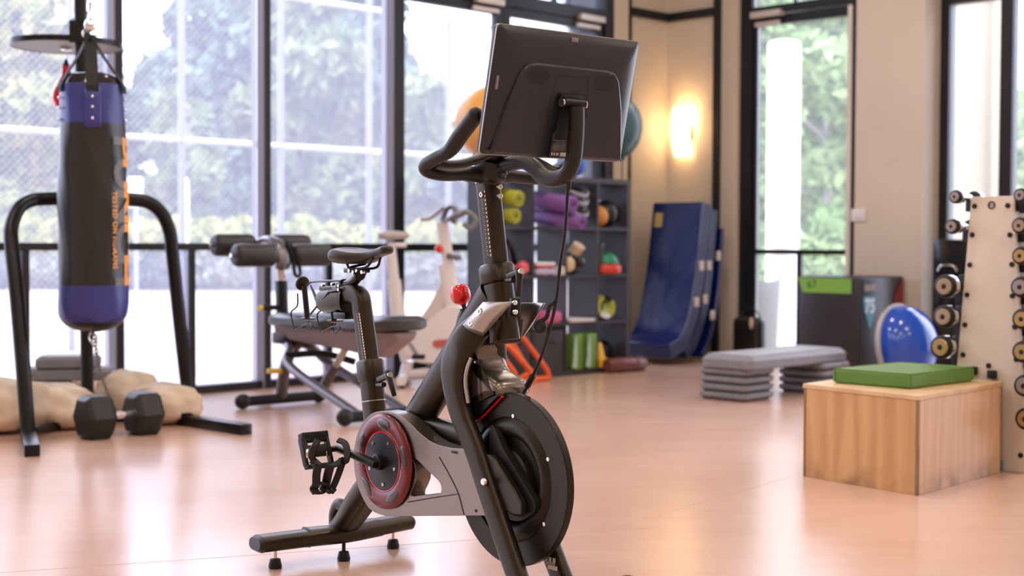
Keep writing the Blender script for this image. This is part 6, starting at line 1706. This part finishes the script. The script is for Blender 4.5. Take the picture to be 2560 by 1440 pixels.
mb = MB(); mb.lathe([(0.012, 0), (0.012, 0.003), (0.0175, 0.003), (0.0175, 0), (0.012, 0)], 24, axis_matrix(P_(t_, z_), RM(1, 0) - RM(0, 0)), caps=False); mb.build('ring_logo', M_BLACK, plate_o)
mb = MB(); mb.box(P_(t_, z_) + (RM(0.002, 0) - RM(0, 0)), (0.018, 0.002, 0.003), rz=ROOMZ); mb.build('logo_bar', M_BLACK, plate_o)
for (t_, z_) in ((5.133, 0.423), (5.043, 0.434)):
    mb = MB(); rbox(mb, RS, RS + 0.03, t_ - 0.018, t_ + 0.018, z_ - 0.018, z_ + 0.018, 0.004); mb.build('rubber_stop', M_BLACK, plate_o)
mb = MB(); mb.prism([P_(5.228, 1.18, RS - 0.165), P_(5.311, 0.02, RS - 0.165), P_(5.311, 0.02, RS - 0.95), P_(5.228, 1.18, RS - 0.95)], RM(0, 0.012) - RM(0, 0)); mb.build('side_sheet', M_RACKW, rack, smooth=0)
mb = MB(); mb.prism([P_(5.026, 1.18, RS - 0.165), P_(4.936, 0.02, RS - 0.165), P_(4.936, 0.02, RS - 0.95), P_(5.026, 1.18, RS - 0.95)], RM(0, 0.012) - RM(0, 0)); mb.build('side_sheet', M_RACK, rack, smooth=0)
def cradle(t_, z_, r_, side):
    for ds in (0.02, 0.42):
        mb = MB(); rbox(mb, RS - 0.05 - ds, RS - 0.01 - ds, min(t_, t_ - side * 0.09), max(t_, t_ - side * 0.09) + 0.02, z_ - r_ - 0.035, z_ - r_ * 0.45, 0.005); mb.build('cradle', M_BLACK, rack)
M_CAP = mat('dull_brass_cap', (0.36, 0.27, 0.19), 0.4, 0.55)
M_CAPG = mat('grey_cap', (0.30, 0.27, 0.26), 0.4, 0.5)
M_CAPB = mat('brass_cap', (0.42, 0.29, 0.12), 0.35, 0.7)
CAPS = {'g': (M_CAPG, 'grey'), 'd': (M_CAP, 'tan'), 'b': (M_CAPB, 'brass')}
axd = RM(-1, 0) - RM(0, 0)
def dumbbell(t_, z_, r_, cap, s_off, label, side):
    t = thing('chrome_dumbbell', label, 'dumbbell', P_(t_, z_ - r_, RS + s_off), world=True, group='chrome dumbbells on the rack')
    M = axis_matrix(P_(t_, z_, RS + s_off), axd)
    for k, z0 in enumerate((0.0, 0.17)):
        mb = MB(); mb.lathe([(1e-4, z0), (r_ * 0.80, z0), (r_ * 0.95, z0 + 0.004), (r_, z0 + 0.012), (r_, z0 + 0.022), (r_ * 0.97, z0 + 0.026)], 28, M, caps=False); mb.build('rubber_rim', M_BLACK, t, smooth=50)
        mb = MB(); mb.lathe([(r_ * 0.97, z0 + 0.026), (r_ * 0.99, z0 + 0.030), (r_ * 0.99, z0 + 0.055), (r_ * 0.8, z0 + 0.066), (1e-4, z0 + 0.066)], 28, M, caps=False); mb.build('chrome_head', M_CHROME, t, smooth=40)
    mb = MB(); mb.lathe([(1e-4, -0.004), (r_ * 0.66, -0.004), (r_ * 0.74, 0.001), (r_ * 0.74, 0.004)], 28, M, caps=False); cp = mb.build('end_cap', CAPS[cap][0], t, smooth=40)
    mb = MB(); mb.lathe([(1e-4, -0.007), (r_ * 0.16, -0.007), (r_ * 0.24, -0.004)], 16, M, caps=False); mb.build('centre_bolt', M_BLACK, cp)
    mb = MB(); mb.lathe([(0.013, 0.06), (0.015, 0.115), (0.013, 0.175)], 14, M); mb.build('handle', M_CHROME, t, smooth=60)
    cradle(t_, z_, r_, side)
def dpos(px, py, s_): return None
rows_l = [((4.972, 1.208), 0.030, 'g', 'first level'), ((4.958, 1.076), 0.034, 'g', 'second level'), ((4.927, 0.808), 0.052, 'd', 'fourth level'), ((4.923, 0.672), 0.051, 'd', 'fifth level'), ((4.912, 0.534), 0.053, 'b', 'sixth level')]
for (p, r_, cp, lv) in rows_l:
    dumbbell(p[0], p[1], r_, cp, 0.07, 'chrome dumbbell with a %s end cap on the rack side facing the pillar, %s' % (CAPS[cp][1], lv), -1)
rows_r = [((5.283, 1.208), 0.031, 'g', 'first'), ((5.282, 1.078), 0.036, 'd', 'second'), ((5.288, 0.948), 0.039, 'b', 'third'), ((5.29, 0.814), 0.045, 'g', 'fourth'), ((5.299, 0.677), 0.045, 'b', 'fifth'), ((5.303, 0.536), 0.047, 'b', 'sixth'), ((5.314, 0.391), 0.048, 'g', 'seventh'), ((5.323, 0.249), 0.049, 'b', 'eighth')]
for (p, r_, cp, lv) in rows_r:
    dumbbell(p[0], p[1], r_, cp, 0.09, 'chrome dumbbell with a %s end cap on the far rack side, %s level' % (CAPS[cp][1], lv), 1)
# black cabinet behind the rack
cab = thing('equipment_cabinet', 'tall glossy black cabinet by the window behind the dumbbell rack', 'cabinet', RM(0.25, 3.02), world=True)
mb = MB(); rbox(mb, 0.02, 0.42, 2.84, 3.24, 0.03, 1.03, 0.01); mb.build('cabinet_body', mat('gloss_black', (0.010, 0.010, 0.011), 0.12), cab)
mb = MB(); rbox(mb, 0.42, 0.43, 2.87, 3.21, 0.07, 0.99, 0.003); dr = mb.build('cabinet_door', mat('gloss_black', (0.010, 0.010, 0.011), 0.12), cab)
mb = MB(); mb.tube(cr([RM(0.445, 2.9, 0.80), RM(0.45, 2.93, 0.84), RM(0.45, 3.02, 0.84), RM(0.445, 3.05, 0.80)], 4), 0.008, 8); mb.build('handle', M_CHROME, dr)
mb = MB(); rbox(mb, 0.05, 0.39, 2.87, 3.21, 0.0, 0.03); mb.build('plinth', M_BLACK, cab, smooth=0)

# ------------------------------------------------------------------ outside: paving, field, fence, hedge, trees
def leaf_material(name, c1, c2):
    c1, c2 = tuple(min(0.8, 0.66 * c) for c in c1), tuple(min(0.8, 0.66 * c) for c in c2)
    m = mat(name, c1, 0.6, var=0.0, col2=c2, scale=0.9)
    b = m.node_tree.nodes['Principled BSDF']
    b.inputs['Specular IOR Level'].default_value = 0.2
    return m
g = MB()
def slab(mb, s0, s1, t0, t1, z0, z1):
    return rbox(mb, s0, s1, t0, t1, z0, z1)
mb = MB(); slab(mb, -60, 70, -75, -1.35, -0.2, -0.06)
o = mb.build('ground', mat('pale_dry_field', (0.27, 0.23, 0.16), 0.9, var=0.12, scale=0.6), smooth=0); struct(o, 'pale dry playing field beyond the windows')
mb = MB(); slab(mb, -60, 70, -1.35, -0.26, -0.2, -0.05)
o = mb.build('brick_path', mat('pink_brick_path', (0.48, 0.27, 0.25), 0.8, var=0.2, scale=9), smooth=0); struct(o, 'pink brick path running along the foot of the windows')
mb = MB(); slab(mb, -60, -0.65, -0.26, 60, -0.2, -0.05)
o = mb.build('terrace', mat('pale_terrace', (0.60, 0.55, 0.47), 0.85, var=0.06, scale=2), smooth=0); struct(o, 'pale paved terrace outside the glass door')

# tall chain-link court fence parallel to the windows
FT = -4.5
fence = thing('chain_link_fence', 'tall grey chain-link court fence with pipe rails beyond the windows', 'fence', RM(2.0, FT, -0.06), world=True)
M_GALV = mat('galvanised_steel', (0.20, 0.20, 0.29), 0.5, 0.2)
M_GALVL = mat('pale_galvanised_steel', (0.42, 0.42, 0.50), 0.5, 0.2)
fs0, fs1 = -5.5, 12.0
p455 = (2.188, -4.5, 1.413)[0]; p700 = (0.971, -4.5, 1.442)[0]
pitch_ = p455 - p700
k0 = int(math.ceil((fs0 - p455) / pitch_)); k1 = int((fs1 - p455) / pitch_)
for k in range(k0, k1 + 1):
    s_ = p455 + k * pitch_
    mb = MB(); mb.tube([RM(s_, FT, -0.06), RM(s_, FT, 3.75)], 0.035, 10); mb.build('fence_post', M_GALV, fence, smooth=60)
for z_, r_ in ((2.02, 0.03), (3.62, 0.03)):
    mb = MB(); mb.tube([RM(fs0, FT, z_), RM(fs1, FT, z_)], r_, 10); mb.build('fence_rail', M_GALVL, fence, smooth=60)
mb = MB()
wr = 0.0014
H_ = 3.6
step = 0.075
nw = int((fs1 - fs0 + H_) / step)
for dirn in (1, -1):
    for k in range(nw):
        a = fs0 - H_ + k * step
        b0, b1 = (a, a + H_) if dirn == 1 else (a + H_, a)
        z0, z1 = 0.0, H_
        lo, hi = max(min(b0, b1), fs0), min(max(b0, b1), fs1)
        if hi <= lo: continue
        def zz(s_): return H_ * (s_ - b0) / (b1 - b0)
        mb.tube([RM(lo, FT + 0.04 + 0.003 * dirn, zz(lo)), RM(hi, FT + 0.04 + 0.003 * dirn, zz(hi))], wr, 3, caps=False)
o = mb.build('chain_link_mesh', M_GALVL, fence, smooth=0, fix=False); o['kind'] = 'stuff'

# white notice sign on the fence line
sg = thing('notice_sign', 'white notice board on a thin post beyond the fence', 'sign', (-5.299, 20, 0.8972), world=True)
p = Vector((-5.295, 20, 1.683)); q = Vector((-24.62, 92.91, 0)); q = Vector((p.x, p.y, -0.06))
mb = MB(); mb.box((p.x, p.y, p.z), (0.20, 0.03, 0.42)); mb.build('board', M_WHITE, sg, smooth=0)
mb = MB(); mb.tube([(p.x, p.y + 0.04, -0.06), (p.x, p.y + 0.04, p.z + 0.2)], 0.025, 8); mb.build('post', M_GALVL, sg)
# pale timber bollard post
p = Vector((-5.51, 24, 2.058))
mb = MB(); mb.tube([(p.x, p.y, -0.06), (p.x, p.y, p.z - 0.06), (p.x, p.y, p.z)], [0.06, 0.06, 0.03], 10); o = mb.build('timber_post', mat('weathered_timber', (0.55, 0.47, 0.40), 0.8), smooth=50); settle(o); tag(o, 'pale weathered timber post standing beyond the court fence', 'post')

def leaf_cloud(mb, blobs, n_, size, rnd):
    """leaf quads spread over clumps (centre, radii)."""
    wts = [b[1][0] * b[1][2] for b in blobs]
    tot = sum(wts)
    for (c_, r_), w_ in zip(blobs, wts):
        for _ in range(int(n_ * w_ / tot)):
            while True:
                v = Vector((rnd.uniform(-1, 1), rnd.uniform(-1, 1), rnd.uniform(-1, 1)))
                if 0.02 < v.length <= 1: break
            v = v.normalized() * (v.length ** 0.35)
            p = Vector((c_[0] + v.x * r_[0], c_[1] + v.y * r_[1], c_[2] + v.z * r_[2]))
            a = Vector((rnd.gauss(0, 1), rnd.gauss(0, 1), rnd.gauss(0, 0.7))).normalized()
            b_ = a.orthogonal().normalized()
            b_ = Matrix.Rotation(rnd.uniform(0, 6.28), 3, a) @ b_
            c2 = a.cross(b_)
            s_ = size * rnd.uniform(0.6, 1.4)
            o_ = len(mb.v)
            mb.v += [p - b_ * s_, p - c2 * s_ * 0.45, p + b_ * s_, p + c2 * s_ * 0.45]
            mb.f.append((o_, o_ + 1, o_ + 2, o_ + 3))
def tree(px, Y, rad, ztop, zlow, m, label, seed, n_=5200, leaf=0.30, group='trees beyond the field', name='leafy_tree'):
    rnd = random.Random(seed)
    x = (px - 1280) / 3555.6 * Y
    t = thing(name, label, 'tree', (x, Y, -0.06), world=True, group=group)
    mb = MB()
    zc = (ztop + zlow) / 2
    tr = [Vector((x, Y, -0.06)), Vector((x + 0.1, Y, zlow)), Vector((x - 0.1, Y, zc)), Vector((x + 0.05, Y, ztop * 0.92))]
    mb.tube(cr(tr, 4), [0.22 - 0.014 * i for i in range(13)], 8)
    for k in range(7):
        a = rnd.uniform(0, 6.28); z0 = zlow + (ztop - zlow) * rnd.uniform(0.0, 0.6)
        mb.tube([(x, Y, z0), (x + math.cos(a) * rad * 0.4, Y + math.sin(a) * rad * 0.4, z0 + 0.5), (x + math.cos(a) * rad * 0.8, Y + math.sin(a) * rad * 0.8, z0 + 1.0)], [0.08, 0.05, 0.02], 6)
    mb.build('trunk', mat('mauve_bark', (0.22, 0.17, 0.20), 0.9, var=0.2, scale=6), t, smooth=60)
    blobs = []
    for k in range(13):
        a = rnd.uniform(0, 6.28); zz_ = zlow + (ztop - zlow) * (k + 0.5) / 13
        sp_ = math.sin(math.pi * min(1, (k + 1.2) / 14)) ** 0.6
        d_ = rad * 0.55 * sp_ * rnd.uniform(0.3, 1)
        rr_ = rad * rnd.uniform(0.40, 0.58) * (0.55 + 0.45 * sp_)
        blobs.append(((x + math.cos(a) * d_, Y + math.sin(a) * d_, zz_), (rr_, rr_, rr_ * 0.75)))
    mb = MB(); leaf_cloud(mb, blobs, n_, leaf, rnd)
    mb.build('crown', m, t, smooth=0, fix=False)
    return t
LM1 = leaf_material('yellow_green_leaves', (0.20, 0.25, 0.06), (0.50, 0.46, 0.16))
LM2 = leaf_material('blue_green_leaves', (0.10, 0.17, 0.12), (0.22, 0.30, 0.19))
LM3 = leaf_material('mid_green_leaves', (0.13, 0.21, 0.08), (0.34, 0.38, 0.15))
LM4 = leaf_material('fresh_green_leaves', (0.22, 0.36, 0.12), (0.42, 0.52, 0.25))
LM5 = leaf_material('hedge_leaves', (0.34, 0.38, 0.08), (0.60, 0.56, 0.18))
LM6 = leaf_material('purple_shade_leaves', (0.20, 0.22, 0.16), (0.36, 0.36, 0.26))
tree(40, 36.2, 2.66, 8.99, 0.6, LM1, 'yellow-green leafy tree beyond the fence behind the punching bag stand', 11, 6500)
tree(-180, 42, 3.03, 9.75, 0.6, LM1, 'yellow-green leafy tree beyond the fence, outermost past the bag stand', 12, 4000)
tree(265, 40, 1.75, 6.3, 0.8, LM2, 'blue-green low tree behind the punching bag', 13, 4500)
tree(560, 48, 3.09, 10.8, 1.4, LM2, 'tall blue-green tree seen between the fence poles', 14, 7500)
tree(445, 35.6, 1.2, 4.45, 0.8, LM3, 'mid green bushy tree low behind the pale timber post', 15, 3600)
tree(770, 40, 2.5, 9.6, 0.8, LM3, 'tall mid green tree behind the foam roller bench', 16, 6500)
tree(935, 47, 2.18, 9.71, 0.8, LM2, 'slim blue-green tree behind the white spin bike', 17, 5500)
tree(1075, 38, 1.5, 5.2, 0.6, LM3, 'rounded mid green tree beyond the glazed double doors', 18, 4200)
tree(1240, 34, 1.61, 4.02, 0.5, LM2, 'low blue-green tree behind the black shelf', 19, 3800)
tree(1420, 39, 1.95, 4.9, 0.5, LM3, 'mid green tree hidden mostly by the bike screen', 20, 3000)
tree(660, 54, 2.82, 8.63, 0.5, LM2, 'dense blue-green tree standing behind the others', 22, 4500)
# trees outside the glass door
tree(1850, 22, 1.2, 5.4, 0.5, LM4, 'fresh green tree outside the glass door, beside its closer', 31, 4800, 0.17, 'trees outside the glass door')
tree(2080, 25.2, 1.57, 6.04, 0.3, LM4, 'fresh green tree outside the glass door behind the white column', 32, 5200, 0.17, 'trees outside the glass door')
tree(1965, 31, 2.03, 7.44, 0.4, LM3, 'taller green tree outside, farther behind the white column', 33, 4800, 0.2, 'trees outside the glass door')
tree(2640, 24, 1.8, 3.4, 0.3, LM4, 'fresh green tree outside the window beyond the dumbbell rack', 34, 3000, 0.17, 'trees outside the glass door')
def hedge(x0, x1, Y, z1, m, label, seed, n_, leaf=0.10, depth=0.8):
    rnd = random.Random(seed)
    a, b_ = (x0 - 1280) / 3555.6 * Y, (x1 - 1280) / 3555.6 * Y
    t = thing('hedge', label, 'hedge', ((a + b_) / 2, Y, -0.06), world=True, group='hedges along the field')
    blobs = []
    k = max(3, int((b_ - a) / 0.7))
    for i in range(k):
        x = a + (b_ - a) * (i + 0.5) / k
        h2_ = z1 * rnd.uniform(0.88, 1.08)
        blobs.append(((x, Y, h2_ * 0.46), ((b_ - a) / k * 0.75, depth, h2_ * 0.52)))
    mb = MB(); leaf_cloud(mb, blobs, n_, leaf, rnd); mb.build('foliage', m, t, smooth=0, fix=False)
    mb = MB()
    for i in range(k):
        x = a + (b_ - a) * (i + 0.5) / k
        mb.tube([(x, Y, -0.06), (x + 0.05, Y, z1 * 0.7)], 0.03, 5)
    mb.build('stems', mat('mauve_bark', (0.22, 0.17, 0.20), 0.9), t)
hedge(-200, 1180, 32.5, 1.55, LM5, 'long bright yellow-green hedge at the far side of the field', 41, 14000, 0.12)
hedge(-200, 1300, 30.8, 0.85, LM6, 'low muted shrubs in front of the yellow-green hedge', 42, 9000, 0.11)
hedge(1780, 2200, 18.0, 1.1, LM4, 'fresh green hedge outside the glass door', 43, 7000, 0.08, 0.5)

# white porch column outside the glass door
cpos = Vector((2.564, 13.5, 1.407))
col = thing('porch_column', 'tall round white column outside the glass door', 'column', (cpos.x, cpos.y, -0.05), world=True)
mb = MB(); mb.lathe([(0.155, -0.05), (0.155, 2.84), (0.15, 2.89), (0.12, 2.905), (1e-4, 2.905)], 32, Matrix.Translation((cpos.x, cpos.y, 0)), caps=False); mb.build('shaft', mat('white_render', (0.82, 0.80, 0.77), 0.7), col, smooth=40)
mb = MB(); mb.box((cpos.x, cpos.y, 0.02), (0.36, 0.36, 0.14), bev=0.01); mb.build('plinth', mat('white_render', (0.82, 0.80, 0.77), 0.7), col)
# wicker chair outside
wp = Vector((2.197, 12.72, 0.2378))
M_WICK = mat('grey_wicker', (0.13, 0.115, 0.11), 0.8, bump=0.5, bscale=90)
wc = thing('wicker_chair', 'grey wicker armchair with a curved back outside the glass door', 'chair', (wp.x, wp.y, -0.05), world=True)
rows = []
for i in range(7):
    k = i / 6
    row = []
    for j in range(13):
        a = math.radians(-170 + 160 * j / 12)
        h3 = -0.05 + 0.70 * k + 0.02 * math.sin(j * 0.5)
        row.append(Vector((wp.x - 0.06 + (0.26 + 0.03 * k) * math.cos(a), wp.y + 0.25 + (0.26 + 0.03 * k) * math.sin(a), h3 + (0.03 * j / 12 * k))))
    rows.append(row)
mb = MB(); mb.loft(rows, caps=False, closed=False); mb.build('back_shell', M_WICK, wc, smooth=180, solid=0.03, fix=False)
mb = MB(); mb.box((wp.x - 0.06, wp.y + 0.27, 0.34), (0.46, 0.46, 0.08), bev=0.03, seg=3); mb.build('seat', M_WICK, wc, smooth=50)
for dx in (-0.2, 0.2):
    mb = MB(); mb.tube([(wp.x - 0.06 + dx, wp.y + 0.45, -0.05), (wp.x - 0.06 + dx, wp.y + 0.45, 0.32)], 0.022, 8); mb.build('leg', M_WICK, wc)
# pale rendered wing of the building seen through the right-hand window
a, b_ = Vector((4.064, 13.6, 1.415)), Vector((4.572, 13.6, 1.417))
mb = MB(); mb.box(((a.x + b_.x) / 2, 13.9, 2.2), (b_.x - a.x, 0.6, 4.6)); mb.box((b_.x + 0.02, 13.85, 2.2), (0.09, 0.7, 4.6))
struct(mb.build('wall_exterior', mat('cream_render', (0.40, 0.33, 0.24), 0.8, var=0.03), smooth=0), 'cream rendered outside wall beyond the right-hand window')
